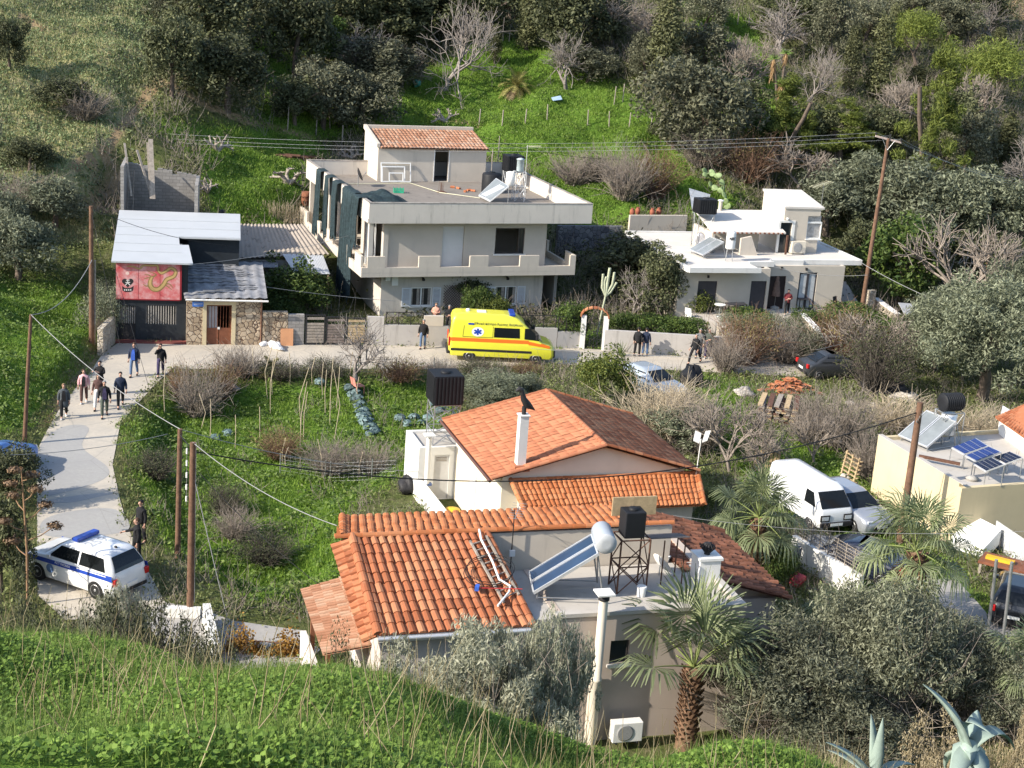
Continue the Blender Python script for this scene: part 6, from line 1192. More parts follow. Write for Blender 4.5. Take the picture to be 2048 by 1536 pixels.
# ---------------------------------------------------------------- plants: where each one stands
PLANTS = '''
dark 345 195 110 140 dark evergreen at the right edge of the dry hillside
dark 455 222 150 130 dark grey evergreen overhanging the gully beside the green strip
dark 420 120 160 150 big dark evergreen at the top left beside the dry hillside
greyev 365 60 110 90 grey evergreen at the very top beside the dry slope
dark 500 60 90 90 dark evergreen at the top edge left of the green gap
dark 590 160 140 180 tall dark evergreen right of the narrow green gap
green 632 130 110 90 ivy green leafy tree among the dark evergreens
dark 690 100 140 130 dark evergreen at the top behind the small bare fig
dark 780 90 150 130 broad dark evergreen behind the large bare fig
greyev 760 175 130 90 grey brown evergreen left of the large bare fig
dark 860 70 150 110 dark evergreen at the top left of the fence posts
dark 945 75 120 100 dark evergreen above the thin posts at the top
dark 1020 40 120 100 dark evergreen at the top edge above the date palm
cypress 1052 100 44 130 slender ivy clad cypress above the date palm
dark 1125 120 130 140 round dark evergreen right of the ivy clad cypress
dark 1190 95 110 120 dark evergreen behind the left yucca
greyev 1175 165 110 70 low dark evergreen under the left yucca
greyev 645 255 150 110 left one of the two grey shrubs trees above the terrace edge
greyev 735 270 150 110 right one of the two grey evergreens, next to the roof room
dark 590 250 90 80 low dark evergreen under the tall one, above the old fence
bare 893 182 170 150 large pale bare fig tree on the green slope
bare 728 170 110 100 smaller pale bare fig left of the large one
baredark 805 175 80 70 thin grey bare fig just left of the large pale one
bare 1132 180 100 90 small bare fig right of the date palm
baredark 1225 95 110 90 bare grey tree behind the left yucca
baredark 1280 105 90 90 bare grey tree right of the left yucca
cypress 989 128 22 70 thin dead brown cypress beside the date palm
cypress 1322 190 60 190 tall ivy clad brown trunk right of the yucca
greyev 1290 165 80 90 grey evergreen left of the tall ivy clad trunk
greyev 1392 320 170 190 broad grey green evergreen at the right end of the green slope
greyev 1395 160 120 110 grey evergreen above the broad one at the slope end
dark 1345 300 80 70 dark evergreen at the foot of the broad grey one
greyev 1410 60 100 70 grey evergreen near the top above the white posts
bare 1565 125 120 100 bare grey tree above the hanging dry yucca skirts
bare 1612 215 120 90 wide bare grey tree right of the hanging yucca skirts
baredark 1462 200 80 90 small bare tree right of the broad grey evergreen
dark 1590 70 110 80 dark olive evergreen above the bare tree with yucca
greyev 1662 120 80 120 tall grey brown evergreen between the bare tree and cypresses
cypress 1696 190 34 120 left slim cypress of the three on the right hillside
cypress 1752 200 46 150 middle and widest cypress of the three on the right hillside
cypress 1782 110 34 90 upper right cypress of the three on the right hillside
cypress 1830 200 34 60 short cypress between the round pines
cypress 1992 130 30 70 short slim cypress near the top right corner
cypress 2010 330 44 80 small cypress low at the right edge of the woods
roundpine 1835 150 100 120 round bright pine high on the right hillside
roundpine 1965 235 120 130 round bright pine near the right edge
roundpine 2000 180 80 70 upper round pine at the right edge
pine 1572 330 130 150 bright green pine right behind the reddish shrub
pine 1680 325 120 110 lower bright pine left of the tall crossarm pole
pine 1852 392 130 240 tall bright pine right of the crossarm pole
pine 1725 330 70 80 small pine close to the tall pole top
dark 1640 300 90 80 dark evergreen between the two lower pines
dark 1760 330 100 110 dark evergreen behind the crossarm of the tall pole
dark 1900 300 110 110 dark evergreen right of the tall bright pine
greyev 1930 350 120 110 grey evergreen low behind the short fence
baredark 1780 265 110 90 bare brown tree left of the tall bright pine
baredark 1930 290 110 110 bare brown tree under the round pine at the right
bare 1985 90 90 70 pale bare tree at the top right below the bare soil
bare 2035 395 90 110 pale bare tree at the right edge above the olives
baredark 1500 170 90 80 bare tree between the posts and the hanging yucca
greyev 1730 80 90 80 grey evergreen high right of the cypresses
greyev 1890 90 110 80 grey evergreen under the green yuccas at the top right
dark 1950 60 110 80 dark evergreen at the top right
greyev 1830 60 100 70 grey evergreen near the top above the round pine
dark 1480 255 90 80 dark evergreen right of the broad grey evergreen
green 1530 290 70 60 leafy green tree above the reddish shrub
twigred 1495 365 120 100 reddish brown bare shrub above the white house
twig 1405 335 90 70 grey bare shrub at the end of the green slope
baredark 1600 385 100 80 dark bare bush behind the upper room
twig 1250 400 110 90 left grey bramble mass above the beige retaining wall
twigred 1310 400 110 90 right brown bramble mass above the beige retaining wall
twig 1150 370 100 60 dead bramble on the slope right of the roof tanks
twig 1200 365 90 60 dead bramble left of the larger bramble mass
olive 1650 470 130 110 grey olive directly right of the upper room
olive 1720 450 140 120 grey olive behind the tall pole
olive 1800 480 150 130 pale olive right of the tall pole
olive 1880 500 140 130 pale olive in the middle of the olive row
olive 1960 490 150 120 pale olive near the right end of the olive row
olive 2035 490 110 110 pale olive at the right frame edge
green 1795 610 160 160 dense dark green tree right of the terrace pillar
dark 1725 545 90 100 dark evergreen in the shade behind the white house corner
dark 1890 560 130 90 dark evergreen behind the big bare tree
dark 1990 570 120 90 dark evergreen at the right behind the thin far pole
baredark 1915 650 190 170 wide bare grey tree in front of the thin far pole
bigolive 1870 740 150 130 big pale olive left of the largest one at the right
bigolive 1960 800 260 230 largest pale olive at the right above the black ribbed tank
bigolive 2040 770 170 230 pale olive cut by the right frame edge
olive 1920 690 140 110 olive behind the largest pale olive
olive 2030 650 130 110 far olive at the right below the thin pole
dark 1322 640 90 130 dark leafy shrub against the left wall of the white house
dark 1255 600 180 120 dark leafy shrub tree left of the white house
shrub 1365 625 90 70 dark bush at the left front corner of the white house
citrus 1395 640 70 60 yellowish small bush by the white chair
bare 1268 640 80 80 bare pale shrub in the front garden right of the tiled gate
green 590 630 130 100 bushy green tree behind the roadside stone wall
shrub 560 650 70 50 low bush leaning over the roadside stone wall
citrus 985 652 70 60 small yellow green conifer behind the ambulance
shrub 950 650 50 70 dark creeper bush by the trellis
green 1140 690 70 80 green climbing bush between the railing and the tiled gate
olive 35 560 140 110 grey olive at the left edge above the grass bank
olive 15 480 110 90 upper grey olive at the left edge
olive 110 460 120 90 grey olive on the dry slope left of the workshop
paleshrub 205 670 80 90 grey green bush climbing the bank beside the workshop door
paleshrub 215 610 60 50 small grey bush against the workshop corner
dark 60 345 90 60 dark low shrub on the dry hillside at left
dark 130 215 90 50 dark low shrub in the hollow of the dry hillside
dark 20 140 70 90 dark shrub at the left frame edge on the dry hillside
twig 170 240 90 60 dead grey bush at the head of the gully
twig 60 420 100 60 dead grey bush on the dry slope above the olives
citrus 1205 810 110 100 yellow green citrus bush right of the ambulance
bigolive 985 830 150 80 grey olive behind the orange tiled roof
bigolive 1050 812 80 55 small grey olive right beside the roof ridge
bare 712 765 110 110 young bare tree at the garden edge by the pink chair
twigred 362 805 70 75 brown twig thicket at the corner of the garden and road
twig 395 835 100 90 grey twig thicket along the garden fence
twigred 440 800 100 70 red brown twigs below the road edge fence
twig 480 755 90 60 grey twigs under the little dry palm
twigdark 560 760 90 40 dark twigs left of the bare young tree
twigdark 650 755 90 40 dark twigs under the bare young tree
twigred 800 765 90 50 red brown twigs left of the black garden tank
twig 880 750 60 30 grey twigs hiding the lower side of the ambulance rear
twigdark 960 745 90 22 dark twigs under the ambulance
twigred 1050 748 70 22 red brown twigs at the front wheel of the ambulance
twigred 560 920 90 60 rusty brown weeds at the garden end
twig 660 950 110 60 grey dead weeds along the garden mesh fence left part
twig 740 950 90 60 grey dead weeds along the garden mesh fence right part
twigdark 310 960 90 60 dark weeds right of the road edge
twigdark 450 1030 90 60 dark dead shrub in the near meadow left part
twigdark 530 1130 120 60 dark dead shrub heap in the near meadow
twig 470 1080 90 60 grey dead shrub in the near meadow behind the poles
twigpale 1310 880 150 100 pale dry bush right of the silver hatchback
twig 1395 905 110 100 grey twigs behind the right slope of the tiled roof
twigpale 1350 830 90 60 pale dry grass bush beside the hatchback
olive 1340 900 100 70 grey green bush below the pale dry bush
twig 1450 745 90 80 grey bare shrub at the road end beside the walking men
twigred 1490 730 120 100 brown bare shrub under the rubble wall
twig 1570 725 120 80 grey bare shrub against the rubble wall
paleshrub 1610 725 80 70 grey green bush against the rubble wall by the white gate
twigred 1680 730 120 110 brown bare shrub right of the white gate
twigdark 1750 790 150 140 dark bare tree mass beside the largest olive
baredark 1725 745 130 110 bare brown tree above the covered dark car
baredark 1460 945 130 120 bare fruit tree with pale trunk near the roof corner
baredark 1520 960 90 100 bare fruit tree right of the pale trunked one
twig 1680 900 140 120 grey twig thicket right of the timber stack
twig 1620 890 90 90 grey twigs in front of the timber stack
baredark 1630 930 70 80 thin bare sapling in the green orchard
twig 1735 960 90 90 grey twigs at the corner of the yellow wall
twigpale 1790 860 130 60 pale dry weeds behind the yellow cottage
twig 1860 880 90 60 grey weeds below the black ribbed tank
twigpale 1960 880 110 60 pale dry weeds behind the blue solar panels
twig 2010 1040 110 110 tall dry reeds in front of the yellow cottage
twigpale 1985 1000 80 60 pale dry stalks beside the orange chimneys
shrub 1560 1170 70 70 round bright green bush inside the white yard wall
citrus 1412 1030 40 50 slim yellow green plant at the lean-to corner
twigdark 1600 1110 110 50 dark twigs in front of the white van
shrub 1690 655 150 40 left low green hedge on the terrace garden
shrub 1620 668 90 40 low green plants right of the garden wall
shrub 1740 670 120 40 right low green hedge below the pole
shrub 1500 660 90 40 low green plants under the terrace edge
paleshrub 1475 668 80 40 grey green plants behind the rubble wall
paleshrub 1560 672 80 40 grey green plants behind the rubble wall near the stone garden wall
shrub 1310 672 80 40 clipped green hedge above the long patchy wall, left
shrub 1370 676 80 40 clipped green hedge above the long patchy wall, right
shrub 1240 668 60 40 small hedge right of the tiled gate
nearolive 1560 1500 320 250 near olive with twiggy crown right of the front palm
nearolive 1740 1470 330 300 broad near olive in the middle of the lower right
nearolive 1920 1450 240 200 near olive at the right below the driveway
nearolive 1650 1530 280 180 lowest near olive above the dry stalks
nearolive 1850 1330 180 130 olive top just below the grey driveway
nearolive 2010 1480 200 160 dark olive at the lower right corner behind the agave
'''
for ln in PLANTS.strip().split('\n'):
    a = ln.split(); plant(a[0],float(a[1]),float(a[2]),float(a[3]),float(a[4]),' '.join(a[5:]))
def plant_d(kind,px,py,d,w,h,label):
    """like plant, but standing on the near bank at a known distance"""
    P = gd(px,py,d); z = float(hz(P[0],P[1])); B = np.array([P[0],P[1],z]); q = proj(B); k = d/FPX; vi = _rk.randrange(len(KIND[kind])); bw,bh = BASER[kind][vi]; H = (q[1]-(py-h))*k/.95
    v = KIND[kind][vi]; nm = NOUN[kind]; t = thing(nm,label,nm.replace('_',' '),B,_rk.uniform(0,6.28)); t.scale = (w*k/2/bw,w*k/2/bw,H/bh)
    for pn,me in v: mobj(pn,me,t)
plant_d('saltbush',955,1440,36,340,165,'big pale grey green bush in front of the red tiled roof')
plant_d('saltbush',1075,1400,37,190,165,'taller grey green bush reaching over the roof gutter')
plant_d('thornbush',710,1440,34,200,160,'dark leafless bush in front of the porch')
plant_d('thornbush',300,1300,36,260,150,'dark thorn bush below the police car rear')
plant_d('thornbush',150,1290,37,260,110,'dark thorn bush at the left below the road')
plant_d('saltbush',225,1235,42,110,55,'grey green bush half hiding the police car rear')
plant_d('thornbush',420,1330,34,180,110,'dark thorn bush beside the crumbling path wall')
plant_d('thornbush',20,1260,38,150,120,'thorn bush in the lower left corner above the grass')
plant_d('thornbush',540,1390,33,160,70,'low dark bush on the edge of the grass bank')
plant_d('drybush',1880,1560,24,210,130,'dry tan bush beside the agave at the bottom right')
plant_d('drybush',2040,1550,24,160,140,'dry tan bush cut by the lower right corner')
plant('dark',5,1190,90,180,'dark evergreen bush at the left edge beside the police car')
plant('dark',25,1010,100,110,'dark bush behind the blue car roof at the left edge')
# ---------------------------------------------------------------- ground cover nobody could count
def pick(mask,n,rn,jitter=.5):
    w = np.clip(mask,0,None).ravel(); k = rn.choice(len(w),n,p=w/w.sum()); x = GX.ravel()[k]+rn.uniform(-.5,.5,n)*.55; y = GY.ravel()[k]+rn.uniform(-.5,.5,n)*.55; return x,y
INSIDE = (QX > -120) & (QX < 2170) & (QY > -120) & (QY < 1700)
blk = np.zeros(GX.shape,bool)
for f,u0_,u1_,v0_,v1_ in ((BB,-.2,13.3,1,16),(RH,w0-.1,d1[0]-.5,.5,bk),(MH,ux,mW,-1.5,mD),(FH,-5.5,ev,-.2,bv_),(WS,0,6.7,0,14),(CT_,0,cw,0,6.2),(SH,A[0],B[0],A[1],A[1]+6),(RC,0,6,0,L)):
    dx,dy = GX-f.o[0],GY-f.o[1]; u = dx*f.c+dy*f.s; v = -dx*f.s+dy*f.c; blk |= (u > u0_) & (u < u1_) & (v > v0_) & (v < v1_)
for pl in (ROAD,PATH,DRIVE,tc): blk |= inpoly(GX,GY,pl)
edge = segd(GX,GY,ROAD); free = INSIDE & ~blk
def blades(x,y,z,h,w,rn,lean=.5,segs=1):
    n = len(x); a = rn.uniform(0,2*PI,n); l = rn.uniform(0,lean,n)*h; b = rn.uniform(0,2*PI,n); c,s = np.cos(a)*w/2,np.sin(a)*w/2; base = np.stack([x,y,z-.02],1); side = np.stack([c,s,0*c],1); tip = base+np.stack([np.cos(b)*l,np.sin(b)*l,h],1)
    V = np.stack([base-side,base+side,tip],1).reshape(-1,3); return V,np.arange(3*n).reshape(-1,3)
def stuff(o,label,cat): o['kind'] = 'stuff'; return tag(o,label,cat)
def clump_xy(rn,mask,nc,per,rad):
    cx,cy = pick(mask,nc,rn); n = nc*per; k = np.repeat(np.arange(nc),per); r = rad*rn.uniform(.5,1.4,nc)[k]; return cx[k]+rn.normal(0,1,n)*r*.5,cy[k]+rn.normal(0,1,n)*r*.5,k
G_GRASS = leafmat('meadow_grass',(.08,.165,.02),(.27,.39,.065),.3,objvar=0); G_WEED = leafmat('weeds',(.05,.1,.02),(.2,.27,.07),.25,objvar=0); G_CLOVER = leafmat('clover',(.065,.13,.018),(.23,.35,.065),.35,objvar=0); G_DRY = leafmat('dry_stalks',(.25,.2,.1),(.5,.43,.27),.25,objvar=0)
# green slopes
rn = np.random.default_rng(301); m = free*far*green; x,y = pick(m,150000,rn); z = hz(x,y); cl = .5+.5*np.sin(x*1.3+2*np.sin(y*.9))*np.sin(y*1.7+x*.4)
V_,F_ = blades(x,y,z,rn.uniform(.1,.26,len(x))*(.5+.9*cl),.07,rn,.9); stuff(npmesh('hillside_grass',V_,F_,G_GRASS),'bright green grass covering the slope behind the houses','grass')
# weeds and low leafy plants on the green slopes and meadows
x,y,k = clump_xy(rn,free*(far*green*.6+(~far)*(GY > 44)*green),2600,16,.45); z = hz(x,y)+rn.uniform(0,.3,len(x)); N = rn.normal(size=(len(x),3))*.5+[0,0,1]; N /= np.linalg.norm(N,axis=1)[:,None]; V_,F_ = leafquads(np.stack([x,y,z],1),N,.17,.55,rn); stuff(npmesh('meadow_weeds',V_,F_,G_WEED),'low leafy weeds scattered through the green grass','weeds')
# dry hillside
x,y,k = clump_xy(rn,free*dry*(1-np.clip(soil,0,1)),3400,14,.6); z = hz(x,y)+rn.uniform(0,.28,len(x)); N = rn.normal(size=(len(x),3))*.6+[0,0,.8]; N /= np.linalg.norm(N,axis=1)[:,None]; V_,F_ = leafquads(np.stack([x,y,z],1),N,.22,.4,rn,up=.3); stuff(npmesh('hillside_scrub',V_,F_,leafmat('scrub_leaves',(.08,.12,.05),(.26,.31,.15),.2,objvar=0)),'low grey green scrub dotted over the dry hillside','scrub')
x,y = pick(free*dry*(1-np.clip(soil,0,1))*(.35+.65*np.clip(np.sin(GX*.5+np.sin(GY*.4)*2)*np.sin(GY*.45)+.4,0,1)),52000,rn); V_,F_ = blades(x,y,hz(x,y),rn.uniform(.12,.4,len(x)),.06,rn,.8); stuff(npmesh('dry_grass',V_,F_,leafmat('dry_grass',(.2,.25,.07),(.62,.56,.34),.25,objvar=0)),'straw coloured grass over the dry hillside','grass')
# dark undergrowth filling the woods
m = free*far*np.clip(1-green*1.3-dry*1.2,0,1); x,y,k = clump_xy(rn,m,6500,20,.9); rh = rn.uniform(.3,1.3,6500)[k]; z = hz(x,y)+rn.uniform(0,1,len(x))*rh; N = rn.normal(size=(len(x),3))+[0,0,.5]; N /= np.linalg.norm(N,axis=1)[:,None]; V_,F_ = leafquads(np.stack([x,y,z],1),N,.26,.45,rn); stuff(npmesh('undergrowth',V_,F_,leafmat('undergrowth_leaves',(.025,.032,.013),(.15,.155,.07),.15,objvar=0)),'dark tangled undergrowth between the hillside trees','undergrowth')
sg_ = []
cx,cy = pick(m,5200,rn); cz = hz(cx,cy)
for i in range(5200):
    for j in range(7):
        d = rn.normal(0,.5,3)+[0,0,1]; d /= np.linalg.norm(d); l = rn.uniform(.5,1.7); p = np.array([cx[i],cy[i],cz[i]])+rn.normal(0,.3,3)*[1,1,0]; q = p+d*l*.6; e = d+rn.normal(0,.3,3); sg_ += [(p,q,.018,.013),(q,q+e*l*.5,.013,.006)]
stuff(mobj('brushwood',segs2mesh('brushwood',sg_,M_TWIG)),'grey leafless brush between the hillside trees','brush')
# village ground: mixed grass and weeds
vil = free*(~far)*(GY > 44)
x,y = pick(vil*np.clip(green,0,1)*(.3+.7*(GY > 50)),210000,rn); cl = .5+.5*np.sin(x*1.1+2*np.sin(y*.8))*np.sin(y*1.4+x*.6); V_,F_ = blades(x,y,hz(x,y),rn.uniform(.07,.2,len(x))*(.5+cl),.05,rn,.9); stuff(npmesh('meadow_grass',V_,F_,G_GRASS),'bright green grass of the meadow and garden','grass')
x,y,k = clump_xy(rn,vil*np.clip(1-green,.05,1),5200,20,.55); z = hz(x,y)+rn.uniform(0,.5,len(x))*rn.uniform(.2,1,5200)[k]; N = rn.normal(size=(len(x),3))*.7+[0,0,.8]; N /= np.linalg.norm(N,axis=1)[:,None]; V_,F_ = leafquads(np.stack([x,y,z],1),N,.15,.45,rn); stuff(npmesh('yard_weeds',V_,F_,leafmat('yard_weed_leaves',(.06,.085,.025),(.24,.27,.1),.25,objvar=0)),'untidy weeds covering the plots between the houses','weeds')
sg_ = []; cx,cy = pick(vil*np.clip(1-green,.15,1)*(GX > -14),1500,rn); cz = hz(cx,cy)
for i in range(1500):
    for j in range(8):
        d = rn.normal(0,.45,3)+[0,0,1]; d /= np.linalg.norm(d); l = rn.uniform(.3,.95); p = np.array([cx[i],cy[i],cz[i]])+rn.normal(0,.25,3)*[1,1,0]; q = p+d*l*.6; e = d+rn.normal(0,.3,3); sg_ += [(p,q,.012,.008),(q,q+e*l*.5,.008,.004)]
stuff(mobj('dead_stalks',segs2mesh('dead_stalks',sg_,M_TWIG)),'dead grey brown stalks standing in the plots between the houses','stalks')
x,y = pick(vil*(edge < .8)*(edge > .05),9000,rn); V_,F_ = blades(x,y,hz(x,y),rn.uniform(.1,.35,len(x)),.035,rn,.9); stuff(npmesh('verge_grass',V_,F_,leafmat('verge_blades',(.08,.1,.03),(.32,.3,.15),.25,objvar=0)),'half dry grass along the edges of the road','grass')
# the near bank: clover leaves, grass blades, dry stalks
nm_ = INSIDE*(GY < 29.5)*(GY > 8); dist = np.hypot(GX,GY)
x,y = pick(nm_,190000,rn); z = hz(x,y); cl = np.clip(.5+.5*np.sin(x*2.1+1.7*np.sin(y*1.9))*np.sin(y*2.6+x),0,1)
z = z+.03+.1*cl+rn.uniform(-.05,.08,len(x)); N = rn.normal(size=(len(x),3))*.45+[-.2,-.1,.9]; N /= np.linalg.norm(N,axis=1)[:,None]
V_,F_ = leafquads(np.stack([x,y,z],1),N,.048,.85,rn); stuff(npmesh('clover',V_,F_,G_CLOVER),'dense clover leaves covering the near bank','clover')
x,y = pick(nm_*(.4+.6*np.sin(GX*1.1+GY*.7)**2),90000,rn); V_,F_ = blades(x,y,hz(x,y),rn.uniform(.12,.34,len(x)),.012,rn,.8); stuff(npmesh('bank_grass',V_,F_,leafmat('bank_blades',(.06,.12,.02),(.24,.31,.08),.3,objvar=0)),'thin green grass blades on the near bank','grass')
sg_ = []; m = nm_*(.12+np.clip(np.sin(GX*.9+2)*np.sin(GY*.8+GX*.3),0,1)**2+(GX > 5)*.4); cx,cy = pick(m,900,rn); cz = hz(cx,cy)
for i in range(900):
    d = rn.normal(0,.28,3)+[0,0,1]; d /= np.linalg.norm(d); l = rn.uniform(.35,1.0); p = np.array([cx[i],cy[i],cz[i]])
    for j in range(3): d2 = d+rn.normal(0,.14,3); q = p+d2*l/3; sg_.append((p,q,.006-.0013*j,.005-.0013*j)); p = q
stuff(mobj('dry_stalks',segs2mesh('dry_stalks',sg_,G_DRY)),'thin dry grass stalks rising out of the near bank','stalks')
x,y = pick(nm_*(GX > 4.5)*(GY > 18)+1e-9*nm_,9000,rn); V_,F_ = blades(x,y,hz(x,y),rn.uniform(.3,1.0,len(x)),.014,rn,.9); stuff(npmesh('straw_grass',V_,F_,G_DRY),'long straw coloured grass at the lower right of the bank','grass')
# ---------------------------------------------------------------- vehicles
def vloft(rings,n=6):
    """body skin lofted upwards through rounded rectangles (z, xmin, xmax, halfwidth, corner)"""
    vs = []; k = 4*(n+1)
    for z,x0,x1,hw,r in rings:
        for cx,cy,a0 in ((x1-r,hw-r,0),(x0+r,hw-r,PI/2),(x0+r,-hw+r,PI),(x1-r,-hw+r,1.5*PI)):
            for i in range(n+1): a = a0+PI/2*i/n; vs.append((cx+r*math.cos(a),cy+r*math.sin(a),z))
    b = MB(); m = len(rings); b.add(vs,[(j*k+i,j*k+(i+1) % k,(j+1)*k+(i+1) % k,(j+1)*k+i) for j in range(m-1) for i in range(k)],0,True)
    b.add(vs[-k:],[list(range(k))],0,True); b.add(vs[:k],[list(range(k))[::-1]],0); return b
def rint(rings,z,c):
    zs = [r[0] for r in rings]; return float(np.interp(z,zs,[r[c] for r in rings]))
def side_poly(rings,pts,s_,off=.008):
    return [(x,s_*(rint(rings,z,3)+off),z) for x,z in (pts if s_ < 0 else pts[::-1])]
def end_poly(rings,z0,z1,w0,w1,front,off=.03,n=4):
    c = 2 if front else 1; sg = 1 if front else -1; rows = []
    for j in range(n+1):
        z = z0+(z1-z0)*j/n; w = w0+(w1-w0)*j/n; x = rint(rings,z,c)+sg*off; rows.append([(x,-w,z),(x,w,z)])
    return rows
def add_end(mb,rows,front,m=0):
    for a,b_ in zip(rows[:-1],rows[1:]): mb.quad(a[0],a[1],b_[1],b_[0],m) if front else mb.quad(a[1],a[0],b_[0],b_[1],m)
M_TYRE = mat('tyre_rubber',(.02,.02,.02),.9,.2,8); M_RIM = mat('alloy_rim',(.4,.4,.41),.4,.1,5,.6); M_TAIL = mat('red_lens',(.45,.02,.02),.25,.1,5); M_LAMP = mat('clear_lens',(.6,.62,.63),.15,.1,5); M_CARGLASS = mat('car_glass',(.01,.012,.014),.12,.1,1,0,.35)
def wheels(t,xs,hw,R,w=.2,rim=M_RIM):
    for x in xs:
        for s_ in (-1,1):
            mt_ = Matrix.Translation((x,s_*(hw-w/2+.01),R)) @ Matrix.Rotation(PI/2,4,'X'); wl = MB().lathe([(R*.62,-w/2),(R*.93,-w/2),(R,-w/2+.03),(R,w/2-.03),(R*.93,w/2),(R*.62,w/2)],18,mat=mt_).build('wheel',M_TYRE,t)
            m2 = Matrix.Translation((x,s_*(hw+.012),R)) @ Matrix.Rotation(-s_*PI/2,4,'X'); rb = MB().lathe([(R*.63,-.03),(R*.6,.0),(R*.2,-.02),(R*.12,.005)],18,mat=m2); rb.build('rim',rim,wl)
def text_mesh(name,body,size,m,parent,mt_,align='LEFT'):
    cu = bpy.data.curves.new(name,'FONT'); cu.body = body; cu.size = size; cu.extrude = .002; cu.align_x = align; o = bpy.data.objects.new(name,cu); COL.objects.link(o); bpy.context.view_layer.update()
    me = bpy.data.meshes.new_from_object(o); bpy.data.objects.remove(o); me.materials.clear(); me.materials.append(m); me.transform(mt_); return mobj(name,me,parent)
def car(name,label,cat,loc,rz,L=4.2,hw=.86,H=1.5,col=None,hood=.9,kind='hatch',wb=(.75,3.35),R=.31,belt=.92,parts=True):
    t = thing(name,label,cat,loc,rz); q = MB
    if kind == 'hatch': rings = [(.2,.12,L-.12,hw*.92,.25),(.34,.03,L-.03,hw*.98,.28),(.6,0,L,hw,.3),(.78,.03,L-.12,hw,.32),(belt-.05,.08,L-.42,hw*.985,.3),(belt+.03,.12,L-1.12,hw*.95,.22),(belt+.2,.2,L-1.38,hw*.89,.2),(H-.16,.42,L-1.78,hw*.77,.2),(H-.04,.56,L-2.0,hw*.7,.24),(H,.8,L-2.3,hw*.55,.28)]
    else: rings = [(.2,.12,L-.12,hw*.92,.25),(.34,.03,L-.03,hw*.98,.28),(.6,0,L,hw,.3),(.8,.04,L-.12,hw,.32),(belt-.05,.1,L-.45,hw*.985,.3),(belt+.03,.5,L-1.15,hw*.95,.22),(belt+.2,.72,L-1.4,hw*.88,.2),(H-.14,1.12,L-1.85,hw*.74,.2),(H-.04,1.3,L-2.1,hw*.68,.24),(H,1.6,L-2.4,hw*.52,.28)]
    cx = L/2; off = Matrix.Translation((-cx,0,0))
    def fin(mb): mb.v = [(x-cx,y,z) for x,y,z in mb.v]; return mb
    fin(vloft(rings)).build('body',col,t)
    zb,zt = belt+.06,H-.17; xr0,xf0 = rint(rings,zb,1),rint(rings,zb,2); xr1,xf1 = rint(rings,zt,1),rint(rings,zt,2); mid = (xr0+xf0)/2-.05
    for s_ in (-1,1):
        g = MB(); 
        g.add(side_poly(rings,[(mid+.04,zb),(xf0-.3,zb),(xf1-.16,zt),(mid+.04,zt)],s_),[(0,1,2,3)]); g.add(side_poly(rings,[(xr0+.3,zb),(mid-.04,zb),(mid-.04,zt),(xr1+.22,zt)],s_),[(0,1,2,3)]); fin(g).build('side_window',M_CARGLASS,t)
        mr = MB(); mr.box(xf0-.42,xf0-.28,s_*hw*.97-.09 if s_ < 0 else s_*hw*.97,s_*hw*.97 if s_ < 0 else s_*hw*.97+.09,belt,belt+.13); fin(mr).build('mirror',col,t,.02)
        h = MB(); h.box(L-.34,L-.05,s_*hw*.68-.14,s_*hw*.68+.14,.62,.75); fin(h).build('headlight',M_LAMP,t,.03)
        r_ = MB(); r_.box(-.012,.12,s_*hw*.83-.1,s_*hw*.83+.1,.66,.9); fin(r_).build('tail_light',M_TAIL,t,.03)
    g = MB(); add_end(g,end_poly(rings,belt+.05,H-.1,hw*.84,hw*.66,True),True); fin(g).build('windscreen',M_CARGLASS,t)
    g = MB(); add_end(g,end_poly(rings,belt+.08,H-.12,hw*.78,hw*.62,False),False); fin(g).build('rear_window',M_CARGLASS,t)
    fin(MB().box(L-.06,L+.012,-hw*.5,hw*.5,.36,.5)).build('grille',M_IRON,t); fin(MB().box(-.015,.05,-hw*.8,hw*.8,.3,.42)).build('bumper_trim',M_IRON,t)
    p = MB(); p.box(-.03,-.012,-.26,.26,.5,.62); p.box(L+.006,L+.02,-.26,.26,.42,.53); fin(p).build('number_plate',M_PVC,t)
    wheels(t,[w-cx for w in wb],hw,R); return t,rings,fin
def paint(name,col,rough=.35,metal=.0): return mat(name,col,rough,.05,1,metal,.5,coat=.6)
# ambulance
M_AMB = paint('ambulance_yellow',(.72,.68,.05)); M_ORA = paint('orange_stripe',(.75,.17,.02)); M_BLUE = mat('blue_lamp',(.02,.06,.35),.2,.1,3,0,.6)
a0 = gp(896,722); th_ = .1; t = thing('ambulance','bright yellow ambulance van with an orange stripe parked on the road','ambulance',a0+np.array([math.cos(th_)*2.95-math.sin(th_)*.98,math.sin(th_)*2.95+math.cos(th_)*.98,.012]),th_)
L = 5.9; ar = [(.32,.06,L-.1,.93,.2),(.5,.0,L,.98,.22),(.8,.0,L-.02,.99,.25),(1.0,.0,L-.08,.99,.28),(1.14,.01,L-.35,.985,.28),(1.25,.02,L-.72,.97,.22),(1.5,.03,L-1.0,.95,.18),(2.0,.06,L-1.5,.9,.18),(2.3,.1,L-1.85,.86,.2),(2.5,.16,L-2.15,.82,.22),(2.62,.3,L-2.5,.72,.25),(2.66,.6,L-2.9,.5,.3)]
fin = lambda mb: (setattr(mb,'v',[(x-L/2,y,z) for x,y,z in mb.v]),mb)[1]
fin(vloft(ar)).build('body',M_AMB,t)
